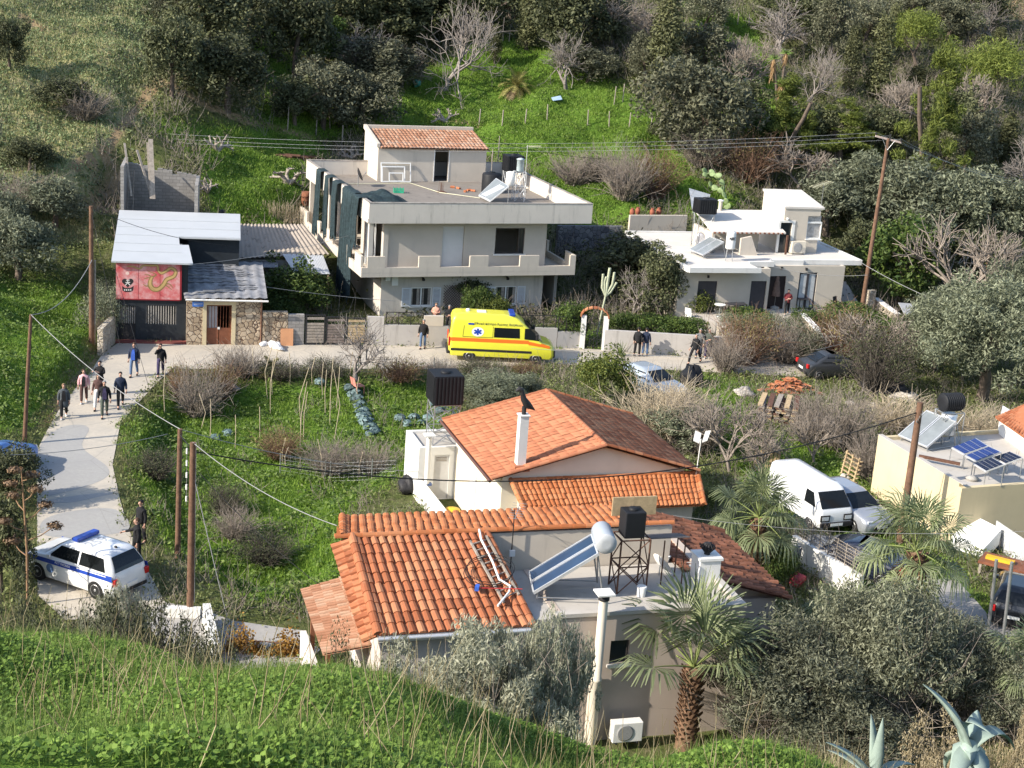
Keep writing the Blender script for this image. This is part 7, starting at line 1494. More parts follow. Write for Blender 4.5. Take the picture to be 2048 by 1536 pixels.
for s_ in (-1,1):
    g = MB(); g.add(side_poly(ar,[(2.45,1.45),(3.9,1.45),(3.86,2.0),(2.45,2.0)],s_),[(0,1,2,3)]); fin(g).build('side_window',M_CARGLASS,t)
    g = MB(); g.add(side_poly(ar,[(4.15,1.42),(5.0,1.36),(4.72,1.75),(4.45,2.02),(4.15,2.02)],s_,.012),[(0,1,2,3,4)]); fin(g).build('cab_window',M_CARGLASS,t)
    g = MB()
    for x0,x1,dz in ((.05,4.4,0),(4.4,5.1,-.05),(5.1,5.6,-.13)): g.add(side_poly(ar,[(x0,1.16+dz),(x1,1.16+dz-(.08 if x0 > 4 else 0)),(x1,1.36+dz-(.13 if x0 > 4 else 0)),(x0,1.36+dz)],s_,.006),[(0,1,2,3)])
    fin(g).build('orange_stripe',M_ORA,t)
    g = MB(); g.add(side_poly(ar,[(.1,.62),(4.6,.62),(4.6,.76),(.1,.76)],s_,.01),[(0,1,2,3)]); fin(g).build('rub_strip',M_IRON,t)
    g = MB(); c_ = [(1.55+.34*math.cos(2*PI*k/20),1.72+.26*math.sin(2*PI*k/20)) for k in range(20)]; g.add(side_poly(ar,c_,s_,.008),[list(range(20))]); em = fin(g).build('emblem',M_PVC,t)
    g = MB()
    for k in range(3):
        a = PI/2+k*PI/3; dx,dz = math.cos(a),math.sin(a); g.add(side_poly(ar,[(1.55-.23*dx-.055*dz,1.72-.18*dz+.05*dx),(1.55-.23*dx+.055*dz,1.72-.18*dz-.05*dx),(1.55+.23*dx+.055*dz,1.72+.18*dz-.05*dx),(1.55+.23*dx-.055*dz,1.72+.18*dz+.05*dx)],s_,.012+.001*k),[(0,1,2,3)])
    fin(g).build('blue_star',M_BLUE,em)
    g = MB(); g.add(side_poly(ar,[(1.0,2.1),(1.32,2.1),(1.32,2.2),(1.0,2.2)],s_,.02),[(0,1,2,3)]); fin(g).build('side_lamp',M_BLUE,t)
    g = MB(); g.box(-.03,.06,s_*.82-.09,s_*.82+.09,.85,1.35); fin(g).build('tail_light',M_TAIL,t,.02); g = MB(); g.box(L-.34,L-.06,s_*.7-.16,s_*.7+.16,.82,.98); fin(g).build('headlight',M_LAMP,t,.02)
    g = MB(); g.box(4.78,4.92,s_*1.08-.07,s_*1.08+.07,1.45,1.75); fin(g).build('mirror',M_IRON,t,.02)
    wd = 1; mt_ = Matrix.Translation((-1.62 if s_ < 0 else 1.55,s_*.9,2.13)) @ Matrix.Rotation(PI if s_ > 0 else 0,4,'Z') @ Matrix.Rotation(PI/2-.12,4,'X'); text_mesh('side_lettering','Εθνικό Κέντρο Άμεσης Βοήθειας',.175,mat('dark_lettering',(.08,.08,.06),.6),t,mt_)
    g = MB(); g.add([(p[0],p[1]+s_*.004,p[2]) for p in side_poly(ar,[(.72,1.42),(2.4,1.42),(2.4,1.44),(.72,1.44)],s_)],[(0,1,2,3)]); g.add(side_poly(ar,[(2.38,1.44),(2.4,1.44),(2.4,2.05),(2.38,2.05)],s_),[(0,1,2,3)]); g.add(side_poly(ar,[(.72,1.44),(.74,1.44),(.8,2.05),(.78,2.05)],s_),[(0,1,2,3)]); fin(g).build('door_seam',M_IRON,t)
g = MB(); add_end(g,end_poly(ar,1.28,2.22,.84,.72,True),True); fin(g).build('windscreen',M_CARGLASS,t)
for s_ in (-1,1):
    g = MB(); rows = end_poly(ar,1.5,2.2,.8,.68,False); rows = [[(a[0],s_*.06,a[2]),(a[0],s_*abs(a[1]),a[2])] if s_ > 0 else [(a[0],-abs(a[1]),a[2]),(a[0],-.06,a[2])] for a,b_ in rows]; add_end(g,rows,False); rw = fin(g).build('rear_window',M_CARGLASS,t)
    g = MB(); g.add([(.035,s_*.4+.13*math.cos(2*PI*k/14),1.78+.13*math.sin(2*PI*k/14)) for k in range(14)],[list(range(14))[::-1]]); fin(g).build('sticker',M_PVC,rw)
g = MB(); add_end(g,end_poly(ar,1.18,1.36,.9,.9,False,.008),False); fin(g).build('orange_stripe',M_ORA,t)
g = MB(); g.box(-.12,.08,-.95,.95,.42,.58); g.box(L-.12,L+.03,-.9,.9,.42,.8); fin(g).build('bumper',M_IRON,t,.03)
lb = MB(); lb.box(L-2.62,L-2.3,-.62,.62,2.58,2.74); fin(lb).build('light_bar',M_BLUE,t,.04)
lb = MB().lathe([(.12,2.655),(.12,2.72),(.08,2.76)],12,(1.0,.1,0)).box(1.5,2.0,-.25,.2,2.655,2.7); fin(lb).build('roof_vent',M_PVC,t)
wheels(t,[1.15-L/2,4.85-L/2],.97,.34,.24)
# police car
p0_ = (gp(98,1125)+gp(228,1172))/2; thp = math.radians(152); t,pr,fin2 = car('police_car','white police car with blue stripe and blue roof lights at the lower left','police car',p0_+np.array([.27,-.6,.012]),thp,4.5,.92,1.68,paint('police_white',(.72,.73,.74)),kind='hatch',wb=(.85,3.55),R=.35,belt=1.02)
for s_ in (-1,1):
    g = MB(); g.add(side_poly(pr,[(.08,.84),(4.2,.78),(4.2,.92),(.12,1.03)],s_,.012),[(0,1,2,3)]); fin2(g).build('blue_stripe',M_BLUE,t)
    g = MB(); g.add(side_poly(pr,[(2.95+.17*math.cos(2*PI*k/16),.62+.17*math.sin(2*PI*k/16)) for k in range(16)],s_,.012),[list(range(16))]); fin2(g).build('crest',mat('grey_blue_crest',(.12,.2,.38),.5),t)
    mt_ = Matrix.Translation((-.1 if s_ < 0 else .1,s_*.94,.875)) @ Matrix.Rotation(PI if s_ > 0 else 0,4,'Z') @ Matrix.Rotation(PI/2,4,'X') @ Matrix.Rotation(0,4,'Y'); text_mesh('side_lettering','ΑΣΤΥΝΟΜΙΑ',.12,M_PVC,t,mt_,'CENTER')
lb = MB(); lb.box(2.0,2.28,-.55,.55,1.7,1.84); fin2(lb).build('light_bar',M_BLUE,t,.04); text_mesh('roof_number','259',.62,mat('grey_roof_number',(.42,.43,.44),.5),t,Matrix.Translation((-.85,.5,1.683)) @ Matrix.Rotation(-PI/2,4,'Z'))
lb = MB().ball((.75,0,1.69),(.07,.05,.05),0,8); fin2(lb).build('aerial_base',M_IRON,t)
# the other cars
car('hatchback','silver hatchback parked under the road right of the citrus bush','car',gp(1303,788),math.radians(-52),4.0,.84,1.46,paint('silver_blue',(.42,.47,.52),.3,.3))
car('estate_car','silver car parked beside the white van with its hood to the camera','car',gp(1698,1040),math.radians(-62),4.2,.86,1.46,paint('silver',(.36,.38,.42),.3,.35))
car('sedan','dark blue car parked behind the white wall with the wire fence','car',gp(1700,1142),math.radians(152),4.4,.87,1.45,paint('midnight_blue',(.02,.026,.05)),kind='sedan')
car('hatchback','black car with a pale number plate at the lower right edge by the steel posts','car',gp(2032,1222),math.radians(68),4.2,.87,1.5,paint('black_paint',(.015,.016,.02)))
car('hatchback','blue car cut by the left edge beside the road','car',gp(-6,945),math.radians(75),4.0,.84,1.48,paint('bright_blue',(.08,.2,.5)))
car('sedan','dark car half hidden in the brush below the small white gate','car',gp(1668,752),math.radians(15),4.2,.86,1.45,paint('charcoal_paint',(.03,.032,.036)),kind='sedan')
# white delivery van
vt_,L = thing('delivery_van','white boxy delivery van with a dark grille facing the camera among the palms','van',gp(1612,1032),math.radians(-66)),4.3
vr = [(.3,.05,L-.05,.76,.12),(.5,.0,L,.8,.14),(.95,.0,L-.02,.81,.15),(1.1,.01,L-.1,.8,.16),(1.45,.03,L-.42,.76,.16),(1.78,.06,L-.75,.72,.18),(1.88,.14,L-1.0,.64,.2),(1.91,.4,L-1.3,.4,.2)]
fin = lambda mb: (setattr(mb,'v',[(x-L/2,y,z) for x,y,z in mb.v]),mb)[1]
MW_ = paint('van_white',(.7,.71,.72)); fin(vloft(vr)).build('body',MW_,vt_)
g = MB(); add_end(g,end_poly(vr,1.14,1.7,.72,.64,True),True); fin(g).build('windscreen',M_CARGLASS,vt_)
for s_ in (-1,1):
    g = MB(); g.add(side_poly(vr,[(3.0,1.1),(3.85,1.1),(3.55,1.65),(3.0,1.65)],s_,.01),[(0,1,2,3)]); fin(g).build('cab_window',M_CARGLASS,vt_); g = MB(); g.box(L-.06,L+.02,s_*.56-.16,s_*.56+.16,.66,.82); fin(g).build('headlight',M_LAMP,vt_); g = MB(); g.box(L-.05,L+.012,s_*.56-.22,s_*.56+.22,.6,.88); fin(g).build('lamp_surround',M_IRON,vt_)
    g = MB(); g.box(-.02,.05,s_*.68-.06,s_*.68+.06,.7,1.0); fin(g).build('tail_light',M_TAIL,vt_)
g = MB(); g.box(L-.04,L+.05,-.78,.78,.34,.56); fin(g).build('bumper',M_IRON,vt_,.03); g = MB(); g.box(L+.03,L+.06,-.3,.3,.4,.52); fin(g).build('number_plate',M_PVC,vt_); wheels(vt_,[.8-L/2,3.5-L/2],.79,.29,.18)
# ---------------------------------------------------------------- people
def skin_mesh(name,verts,edges,radii,root=0,sub=1):
    me = bpy.data.meshes.new(name); me.from_pydata(verts,edges,[]); o = bpy.data.objects.new(name,me); COL.objects.link(o); sk = o.modifiers.new('s','SKIN'); sk.use_smooth_shade = True
    for i,d in enumerate(me.skin_vertices[0].data): r = radii[i]; d.radius = r if hasattr(r,'__len__') else (r,r); d.use_root = i == root
    ss = o.modifiers.new('u','SUBSURF'); ss.levels = sub; ss.render_levels = sub
    dg = bpy.context.evaluated_depsgraph_get(); dg.update(); ev_ = o.evaluated_get(dg); m2 = bpy.data.meshes.new_from_object(ev_); bpy.data.objects.remove(o); bpy.data.meshes.remove(me); m2.name = name
    m2.polygons.foreach_set('use_smooth',np.ones(len(m2.polygons),bool)); return m2
M_SKIN = mat('skin',(.5,.3,.22),.6,.08,8)
def cloth(name,col): return mat('cloth_'+name,col,.9,.2,10)
CL = dict(black=cloth('black',(.014,.014,.016)),navy=cloth('navy',(.02,.028,.055)),blue=cloth('blue',(.035,.09,.38)),jeans=cloth('jeans',(.09,.14,.24)),grey=cloth('grey',(.12,.125,.13)),pink=cloth('pink',(.62,.36,.38)),coat=cloth('coat',(.07,.08,.09)),maroon=cloth('maroon',(.16,.03,.035)),brown=cloth('brown',(.09,.05,.045)),green=cloth('green',(.07,.085,.07)),white=cloth('white',(.6,.58,.56)),purple=cloth('purple',(.05,.04,.09)),peach=cloth('peach',(.6,.3,.22)))
HAIR = dict(black=mat('black_hair',(.015,.012,.01),.6,.2,20),brown=mat('brown_hair',(.07,.04,.025),.6,.2,20),grey=mat('grey_hair',(.3,.29,.28),.6,.2,20),fair=mat('fair_hair',(.25,.16,.09),.6,.2,20),bald=None)
def person(label,px,py,face,top,legs,z=0.,H=1.74,hair='black',stride=.25,arm='swing',long_coat=False,shirt=None,shoes='black',fat=1.,P=None):
    """face: compass heading in degrees in the scene (270 looks at the camera)"""
    B = gp(px,py,z) if P is None else P; t = thing('person',label,'person',B,math.radians(face)+PI/2); k = H/1.74     # local -y is forward
    s_ = stride; lk = lambda x,f: [(x,-f*.06,.93),(x*1.05,-f*.30*s_/.25-.02,.5+.01*abs(f)),(x*1.05,-f*.42*s_/.25+(.0 if f > 0 else .12*s_/.25),.09+(.05 if f < 0 else 0)),(x*1.1,-f*.42*s_/.25-.15+(.0 if f > 0 else .12*s_/.25),.05)]
    la,ra = {'swing': ([(-.25,.1,1.13),(-.27,.02-.5*s_,.88)],[(.25,.02,1.13),(.27,-.05+.5*s_*-1,.88)]),'down': ([(-.25,.03,1.13),(-.26,-.03,.87)],[(.25,.03,1.13),(.26,-.03,.87)]),'phone': ([(-.27,-.1,1.2),(-.12,-.14,1.52)],[(.25,.04,1.13),(.27,-.02,.88)]),'fold': ([(-.26,-.02,1.15),(.02,-.2,1.16)],[(.26,-.02,1.15),(-.02,-.22,1.1)]),'reach': ([(-.28,-.12,1.2),(-.36,-.4,1.12)],[(.25,.03,1.13),(.26,-.03,.87)]),'point': ([(-.28,-.1,1.22),(-.2,-.36,1.3)],[(.27,-.08,1.16),(.05,-.3,1.25)]),'back': ([(-.26,.1,1.15),(-.08,.16,.95)],[(.26,.1,1.15),(.08,.16,.95)])}[arm]
    L1,R1 = lk(-.1,1),lk(.1,-1)
    V = [(0,0,.96),(0,.01,1.2),(0,.01,1.4),(0,0,1.5),(0,-.02,1.57),(0,-.02,1.66),(0,-.01,1.71)]; R_ = [(.12,.085),(.115,.08),(.11,.07),.05,(.068,.075),(.078,.095),(.06,.07)]; E = [(0,1),(1,2),(2,3),(3,4),(4,5),(5,6)]
    V += [(0,-.13,1.62)]; R_ += [.014]; E += [(5,7)]
    idx = {}
    for nm,side,A_ in (('l',-1,la),('r',1,ra)):
        b0 = len(V); hd = np.array(A_[1]); el = np.array(A_[0]); hv = hd+(hd-el)/np.linalg.norm(hd-el)*.09; V += [(side*.165,.01,1.38),tuple(el),tuple(hd),tuple(hv)]; R_ += [.05,.04,.032,.036]; E += [(2,b0),(b0,b0+1),(b0+1,b0+2),(b0+2,b0+3)]; idx[nm] = b0
    for nm,Lg in (('ll',L1),('rl',R1)):
        b0 = len(V); V += Lg; R_ += [.09,.062,.045,.04]; E += [(0,b0),(b0,b0+1),(b0+1,b0+2),(b0+2,b0+3)]; idx[nm] = b0
    sc_ = lambda vs: [(x*k,y*k,z*k) for x,y,z in vs]
    bm_ = skin_mesh('body',sc_(V),E,R_); bm_.materials.append(M_SKIN); body = mobj('body',bm_,t)
    fg = MB()
    for nm,side in (('l',-1),('r',1)):
        hv = Vector(V[idx[nm]+3])*k; d = (hv-Vector(V[idx[nm]+2])*k).normalized(); sd = d.orthogonal().normalized(); ot = d.cross(sd)
        for f in range(4): b0 = hv+sd*(.024*(f-1.5)); fl = .075+.012*(1.5-abs(f-1.5)); fg.tube([b0,b0+d*fl*.55,b0+d*fl*.8+ot*.02,b0+d*fl*.8+ot*.045],[.01,.009,.008,.006],5)
        fg.tube([hv-d*.03+sd*.03,hv+sd*.06+d*.02,hv+sd*.06+d*.055+ot*.015],[.012,.01,.007],5)
    # eyes, ears and mouth on the face
    fg.build('fingers',M_SKIN,body)
    ft_ = MB()
    for x in (-.03,.03): ft_.ball((x*k,-.107*k,1.655*k),(.011,.007,.008),0,6)
    ft_.box(-.024*k,.024*k,-.106*k,-.098*k,1.588*k,1.597*k); ft_.build('face_features',mat('dark_features',(.05,.03,.025),.6),body)
    er = MB()
    for x in (-.082,.082): er.ball((x*k,0,1.645*k),(.012,.022,.03),0,6)
    er.build('ears',M_SKIN,body)
    # jacket, trousers, shoes, hair
    jl = .78 if not long_coat else .5; jv = [(0,0,jl),(0,.01,1.02),(0,.01,1.22),(0,.01,1.38),(0,.005,1.46),(0,0,1.53)]; jr = [(.2*fat+(.12 if long_coat else 0),.16*fat+(.07 if long_coat else 0)),(.195*fat,.155*fat),(.195*fat,.15*fat),(.185,.13),(.12,.1),(.075,.075)]; je = [(0,1),(1,2),(2,3),(3,4),(4,5)]
    for nm,side in (('l',-1),('r',1)):
        b0 = len(jv); a_ = np.array(V[idx[nm]+1]); w_ = np.array(V[idx[nm]+2]); jv += [(side*.175,.01,1.37),tuple(a_),tuple(a_+(w_-a_)*.93)]; jr += [.078,.068,.052]; je += [(3,b0),(b0,b0+1),(b0+1,b0+2)]
    m_ = skin_mesh('jacket',sc_(jv),je,jr,3); m_.materials.append(CL[top]); mobj('jacket',m_,t)
    if shirt:
        sh_ = MB(); sh_.add([(x*k,y*k,z*k) for x,y,z in ((-.1,-.16*fat-.012,.9),(.1,-.16*fat-.012,.9),(.095,-.155*fat-.012,1.2),(.05,-.125,1.42),(-.05,-.125,1.42),(-.095,-.155*fat-.012,1.2))],[(0,1,2,5),(5,2,3,4)]); sh_.build('shirt',CL[shirt],t)
    tv_ = [(0,0,.94),(0,.01,1.06)]; tr_ = [(.15*fat,.12*fat),(.14*fat,.11*fat)]; te = [(0,1)]
    for nm in ('ll','rl'):
        b0 = len(tv_); q = [np.array(V[idx[nm]+i]) for i in range(3)]; tv_ += [tuple(q[0]),tuple(q[1]),tuple(q[2]+(q[1]-q[2])*.08)]; tr_ += [.1,.082,.07]; te += [(0,b0),(b0,b0+1),(b0+1,b0+2)]
    m_ = skin_mesh('trousers',sc_(tv_),te,tr_); m_.materials.append(CL[legs]); mobj('trousers',m_,t)
    for nm in ('ll','rl'):
        a_,b_ = Vector(V[idx[nm]+2])*k,Vector(V[idx[nm]+3])*k; MB().tube([a_+Vector((0,.05,-.035)),a_+Vector((0,-.02,-.03)),b_+Vector((0,0,-.005)),b_+Vector((0,-.04,-.01))],[.04,.05,.045,.02],8).build('shoe',CL[shoes],t)
    if HAIR[hair]:
        hb = MB(); n = 12; vs = []
        for i in range(7):
            a = PI*.62*i/6
            for j in range(n):
                f = 2*PI*j/n; fr = max(0,-math.sin(f)); aa = a*(1-.6*fr); vs.append((.088*math.sin(aa)*math.cos(f)*k,(.005+.108*math.sin(aa)*math.sin(f))*k,(1.665+.1*math.cos(aa))*k))
        hb.add(vs,[(i*n+j,(i+1)*n+j,(i+1)*n+(j+1) % n,i*n+(j+1) % n) for i in range(6) for j in range(n)],0,True); hb.build('hair',HAIR[hair],t)
    return t
person('person in a long dark grey open coat walking nearest the grass edge at left',128,836,285,'coat','black',H=1.66,hair='fair',stride=.14,arm='down',long_coat=True,shirt='black',shoes='white')
person('person in a pale pink jacket and brown trousers walking down the road',168,806,280,'pink','brown',H=1.68,hair='brown',stride=.1,arm='down',shirt='black',shoes='white')
person('person in black holding something up behind the pink jacket',200,790,262,'black','black',H=1.72,hair='black',stride=.1,arm='point')
person('person in dark brown jacket and pale trousers half hidden behind the man in black',197,818,275,'brown','white',H=1.72,hair='black',stride=.2)
person('man in an open black jacket and dark green trousers leading the walkers',209,834,285,'black','green',H=1.76,hair='grey',stride=.16,shirt='purple')
person('man in a dark navy jacket walking at the right of the group',241,814,285,'navy','black',H=1.74,hair='black',stride=.2,fat=1.08)
person('man in an open navy jacket over a bright blue shirt',268,753,268,'navy','jeans',H=1.78,hair='brown',stride=.12,arm='down',shirt='blue',fat=1.15)
person('man in a black jacket talking on a phone held to his face',321,752,280,'black','purple',H=1.7,hair='black',stride=.2,arm='phone',fat=1.05)
person('man in a black jacket and light jeans standing by the wall left of the ambulance',845,698,262,'black','jeans',H=1.72,hair='grey',stride=.05,arm='down',fat=1.1)
person('person in a peach top leaning behind the front wall railing',0,0,262,'peach','grey',H=1.6,hair='fair',stride=.03,arm='fold',P=np.array([*gd(872,625,93)[:2],0.05]))
person('person in black standing behind the wall next to the peach top',0,0,265,'black','black',H=1.66,hair='grey',stride=.03,arm='fold',P=np.array([*gd(899,622,92.4)[:2],0.05]))
person('man in a black coat, left one of the pair by the patchy wall',1273,713,60,'black','black',H=1.74,hair='black',stride=.06,arm='down',fat=1.1)
person('man in a dark jacket and jeans, right one of the pair by the patchy wall',1289,713,70,'navy','jeans',H=1.72,hair='black',stride=.06,arm='down')
person('man in black striding towards the camera at the end of the road',1388,727,235,'black','black',H=1.74,hair='grey',stride=.28,fat=1.1)
person('man mostly hidden behind the striding man in black',1396,716,250,'grey','navy',H=1.74,hair='grey',stride=.06,arm='down')
person('man in a dark green jacket standing right of the striding man',1414,717,255,'green','purple',H=1.78,hair='bald',stride=.06,arm='fold',shoes='white')
person('woman in a maroon top and black trousers on the terrace of the white house',1572,630,265,'maroon','black',z=ZT,H=1.66,hair='black',stride=.08,arm='fold',shoes='white')
person('police officer in dark uniform leaning a hand on the police car',274,1128,200,'black','black',H=1.8,hair='brown',stride=.06,arm='reach',fat=1.1)
person('person in black with a dark cap standing behind the police officer',282,1088,230,'black','black',H=1.76,hair='black',stride=.05,arm='down')
# ---------------------------------------------------------------- palms, yuccas, agaves, cacti
L_PALM = leafmat('palm_leaf',(.09,.12,.05),(.33,.37,.2),.3,.45,.1); L_PALMD = leafmat('dead_palm_leaf',(.16,.11,.06),(.4,.3,.17),.2); L_YUC = leafmat('yucca_leaf',(.06,.12,.02),(.26,.34,.1),.2); M_AGAVE = mat('agave_skin',(.26,.33,.29),.55,.18,2.5); M_BOOT = mat('palm_boots',(.2,.12,.075),.95,.4,5); L_SKIRT = leafmat('dry_skirt',(.3,.17,.07),(.62,.42,.22),.2)
def fan_leaf(rn,az,el,pet,rad,nseg=38,droop=.5,nw=.024):
    """one fan leaf: petiole plus pleated blades; returns stem segments and blade triangles"""
    d = Vector((math.cos(az)*math.cos(el),math.sin(az)*math.cos(el),math.sin(el))); p = Vector((0,0,0)); pts = [p.copy()]
    for k in range(4): d = (d+Vector((0,0,-.06-.05*(el < .3)))).normalized(); p = p+d*pet/4; pts.append(p.copy())
    hub = p; up = (Vector((0,0,1))-d*d.z); up = up.normalized() if up.length > .05 else Vector((1,0,0)); side = d.cross(up).normalized(); nrm = (up*.85+d*.1).normalized(); V_,F_ = [],[]
    for k in range(nseg):
        a = (-1+2*k/(nseg-1))*2.15+rn.normal(0,.03); u = d*math.cos(a)+side*math.sin(a); w = d*-math.sin(a)+side*math.cos(a); r = rad*(.82+.18*math.cos(a))*rn.uniform(.9,1.08); wd = rad*nw; f = nrm*(.03 if k % 2 else -.03)*rad
        q0 = hub+u*.04; q1 = hub+u*r*.55+f+nrm*(.1*rad*math.cos(a*.5)); dr = droop*rn.uniform(.5,1.3); q2 = hub+u*r*(1-.2*dr)-Vector((0,0,r*.32*dr))+f; b = len(V_)
        V_ += [q0,q1-w*wd,q1+w*wd,q2-w*wd*.25,q2+w*wd*.25]; F_ += [(b,b+1,b+2,b+2),(b+1,b+3,b+4,b+2)]
    return pts,V_,F_
def fan_palm(label,px,py,crown_px,reach_px,nleaf=26,z=0.,seed=0,dead=10,tr=.3,green=True,d=None,group=None,lo=-.3,dp=(.3,1.0)):
    B = gp(px,py,z) if d is None else np.array([*gd(px,py,d)[:2],z]); rn = np.random.default_rng(seed); h0,hi = .2,9
    for _ in range(40):
        mid = (h0+hi)/2
        if proj(B+[0,0,mid])[1] > crown_px[1]: h0 = mid
        else: hi = mid
    H = h0; q = proj(B+[0,0,H]); dx = (crown_px[0]-q[0])*q[2]/FPX; R = reach_px*q[2]/FPX; t = thing('fan_palm',label,'palm tree',B,0,group); top = Vector((dx,0,H))
    tk = MB(); tk.tube([(0,0,-.6),(dx*.3,0,H*.4),(dx,0,H)],[tr*1.05,tr*.8,tr*.75],10)
    n = int(H/.1)
    for i in range(n):
        zz = H*i/n; cx = dx*(zz/H)
        for j in range(7):
            a = j*2*PI/7+i*.55; o = Vector((math.cos(a),math.sin(a),0)); c = Vector((cx,0,zz))+o*tr*.78; sd = Vector((-o.y,o.x,0)); l = rn.uniform(.12,.22); e = c+o*l*.75+Vector((0,0,l*.8)); tk.add([c-sd*.09,c+sd*.09,e+sd*.05,e-sd*.05,c-Vector((0,0,.09)),e-Vector((0,0,.05))],[(0,1,2,3),(0,3,5,4),(1,4,5,2),(3,2,5)])
    tk.build('trunk',M_BOOT,t)
    V_,F_,P_ = [],[],MB()
    for k in range(nleaf):
        f = (k+.5)/nleaf; el = 1.45-(1.45-lo)*f+rn.normal(0,.1); az = k*2.4+rn.normal(0,.15); pts,v,fc = fan_leaf(rn,az,el,R*.52*rn.uniform(.85,1.1),R*.5*rn.uniform(.9,1.1),droop=dp[0]+(dp[1]-dp[0])*f)
        P_.tube([p+top for p in pts],[.035,.03,.025,.02,.016],4); b = len(V_); V_ += [tuple(p+top) for p in v]; F_ += [tuple(b+i for i in q_) for q_ in fc]
    P_.build('leaf_stalks',mat('leaf_stalk',(.2,.24,.08),.6),t); npmesh('fronds',np.array(V_),np.array(F_),L_PALM if green else L_PALMD,t)
    if dead:
        V_,F_ = [],[]
        for k in range(dead):
            pts,v,fc = fan_leaf(rn,k*2.4,-.6-rn.uniform(0,.7),R*.3,R*.38,20,1.2); b = len(V_); V_ += [tuple(p+top-Vector((0,0,.15))) for p in v]; F_ += [tuple(b+i for i in q_) for q_ in fc]
        npmesh('dead_fronds',np.array(V_),np.array(F_),L_PALMD,t)
    return t
fan_palm('nearest fan palm with a shaggy trunk in front of the taupe wall',1372,1478,(1388,1335),205,15,0,1,0,.34,lo=.25,dp=(.02,.8))
fan_palm('fan palm with brown skirt standing by the grey driveway',1850,1262,(1832,1105),140,24,0,2,12,.36,lo=-.5,dp=(.2,1.3))
fan_palm('fan palm behind the old dark tiles, left of the white van',1505,1160,(1518,1035),120,22,0,3,10,.3,lo=-.5,dp=(.2,1.3))
fan_palm('low fan palm rising behind the near olives',1690,1325,(1690,1255),110,14,0,4,0,.25)
fan_palm('ragged palm with dry leaf bases cut by the right edge',2062,1470,(2058,1330),120,10,0,5,22,.4)
def feather_palm(label,px,py,reach,seed):
    B = hit(px,py); k = ((B-CC) @ CF)/FPX; R = reach*k; rn = np.random.default_rng(seed); t = thing('date_palm',label,'palm tree',B,0); MB().lathe([(R*.16,-.2),(R*.17,.3),(R*.12,R*.32)],10).build('trunk',M_BOOT,t); out = {0: ([],[]),1: ([],[])}
    for i in range(34):
        f = i/34; el = 1.4-1.7*f; az = i*2.4; d = Vector((math.cos(az)*math.cos(el),math.sin(az)*math.cos(el),math.sin(el))); p = Vector((0,0,R*.3)); n = 12; V_,F_ = out[1 if f > .8 else 0]
        for j in range(n):
            d = (d+Vector((0,0,-.14))).normalized(); q = p+d*R*1.05/n; s_ = d.cross(Vector((0,0,1))).normalized()
            for g in (-1,1):
                for h in (0,.5):
                    c = p+(q-p)*h; l = R*.28*math.sin(PI*min(1,(j+h+1)/(n+.5)))**.6; e = c+(s_*g*.75+d*.65+Vector((0,0,.1))).normalized()*l; b = len(V_); V_ += [tuple(c-d*.03),tuple(c+d*.05),tuple(e)]; F_.append((b,b+1,b+2))
            p = q
    npmesh('fronds',np.array(out[0][0]),np.array(out[0][1]),leafmat('date_leaf',(.09,.09,.025),(.3,.27,.09),.2),t); npmesh('dead_fronds',np.array(out[1][0]),np.array(out[1][1]),L_PALMD,t)
feather_palm('date palm with arching yellowish fronds on the green slope',1032,188,46,3)
def yucca(label,px,py,heads,seed,skirt=True):
    B = hit(px,py); k = ((B-CC) @ CF)/FPX; rn = np.random.default_rng(seed); t = thing('yucca',label,'yucca',B,0); st_ = MB(); V_,F_ = [],[]; V2,F2 = [],[]
    for hx,hy,r,sk in heads:
        c = Vector(((hx-px)*k,rn.uniform(-.3,.3),max(.5,(py-hy)*k))); R = r*k; st_.tube([(0,0,-.2),c*.5+Vector((0,0,.1)),c],[.14,.12,.1],6)
        for i in range(60):
            d = Vector(rn.normal(size=3)); d.z = abs(d.z)*.9-.15; d.normalize(); s_ = d.orthogonal().normalized()*.045; e = c+d*R*rn.uniform(.8,1.1)-Vector((0,0,R*.1)); b = len(V_); V_ += [tuple(c-s_),tuple(c+s_),tuple(e)]; F_.append((b,b+1,b+2))
        for i in range(int(260*(sk > 0))):
            a = rn.uniform(0,2*PI); rr = rn.uniform(.1,.42)*R; top = c+Vector((rr*.4*math.cos(a),rr*.4*math.sin(a),-rn.uniform(0,1)*sk*k*.7)); e = top+Vector((rr*math.cos(a),rr*math.sin(a),-rn.uniform(.3,.75)*R*1.2)); s_ = Vector((-math.sin(a),math.cos(a),0))*.035; b = len(V2); V2 += [tuple(top-s_),tuple(top+s_),tuple(e)]; F2.append((b,b+1,b+2))
    st_.build('trunk',M_BARK,t); m_ = len(V_)//len(heads)
    for h in range(len(heads)): npmesh('rosette',np.array(V_[h*m_:(h+1)*m_]),np.array(F_[:m_//3]),L_YUC,t)
    if V2: npmesh('dry_skirt',np.array(V2),np.array(F2),L_SKIRT,t)
yucca('tall yucca with tan dry skirt and green rosettes at the top centre',1222,80,[(1220,28,22,40),(1232,5,20,20),(1212,5,18,22)],1)
yucca('yucca with three hanging orange tan dry skirts on the right hillside',1556,232,[(1535,120,16,55),(1558,108,16,26),(1556,165,24,40)],2)
yucca('pair of bright green yucca rosettes near the top right',1935,85,[(1922,35,24,0),(1950,48,26,0)],3)
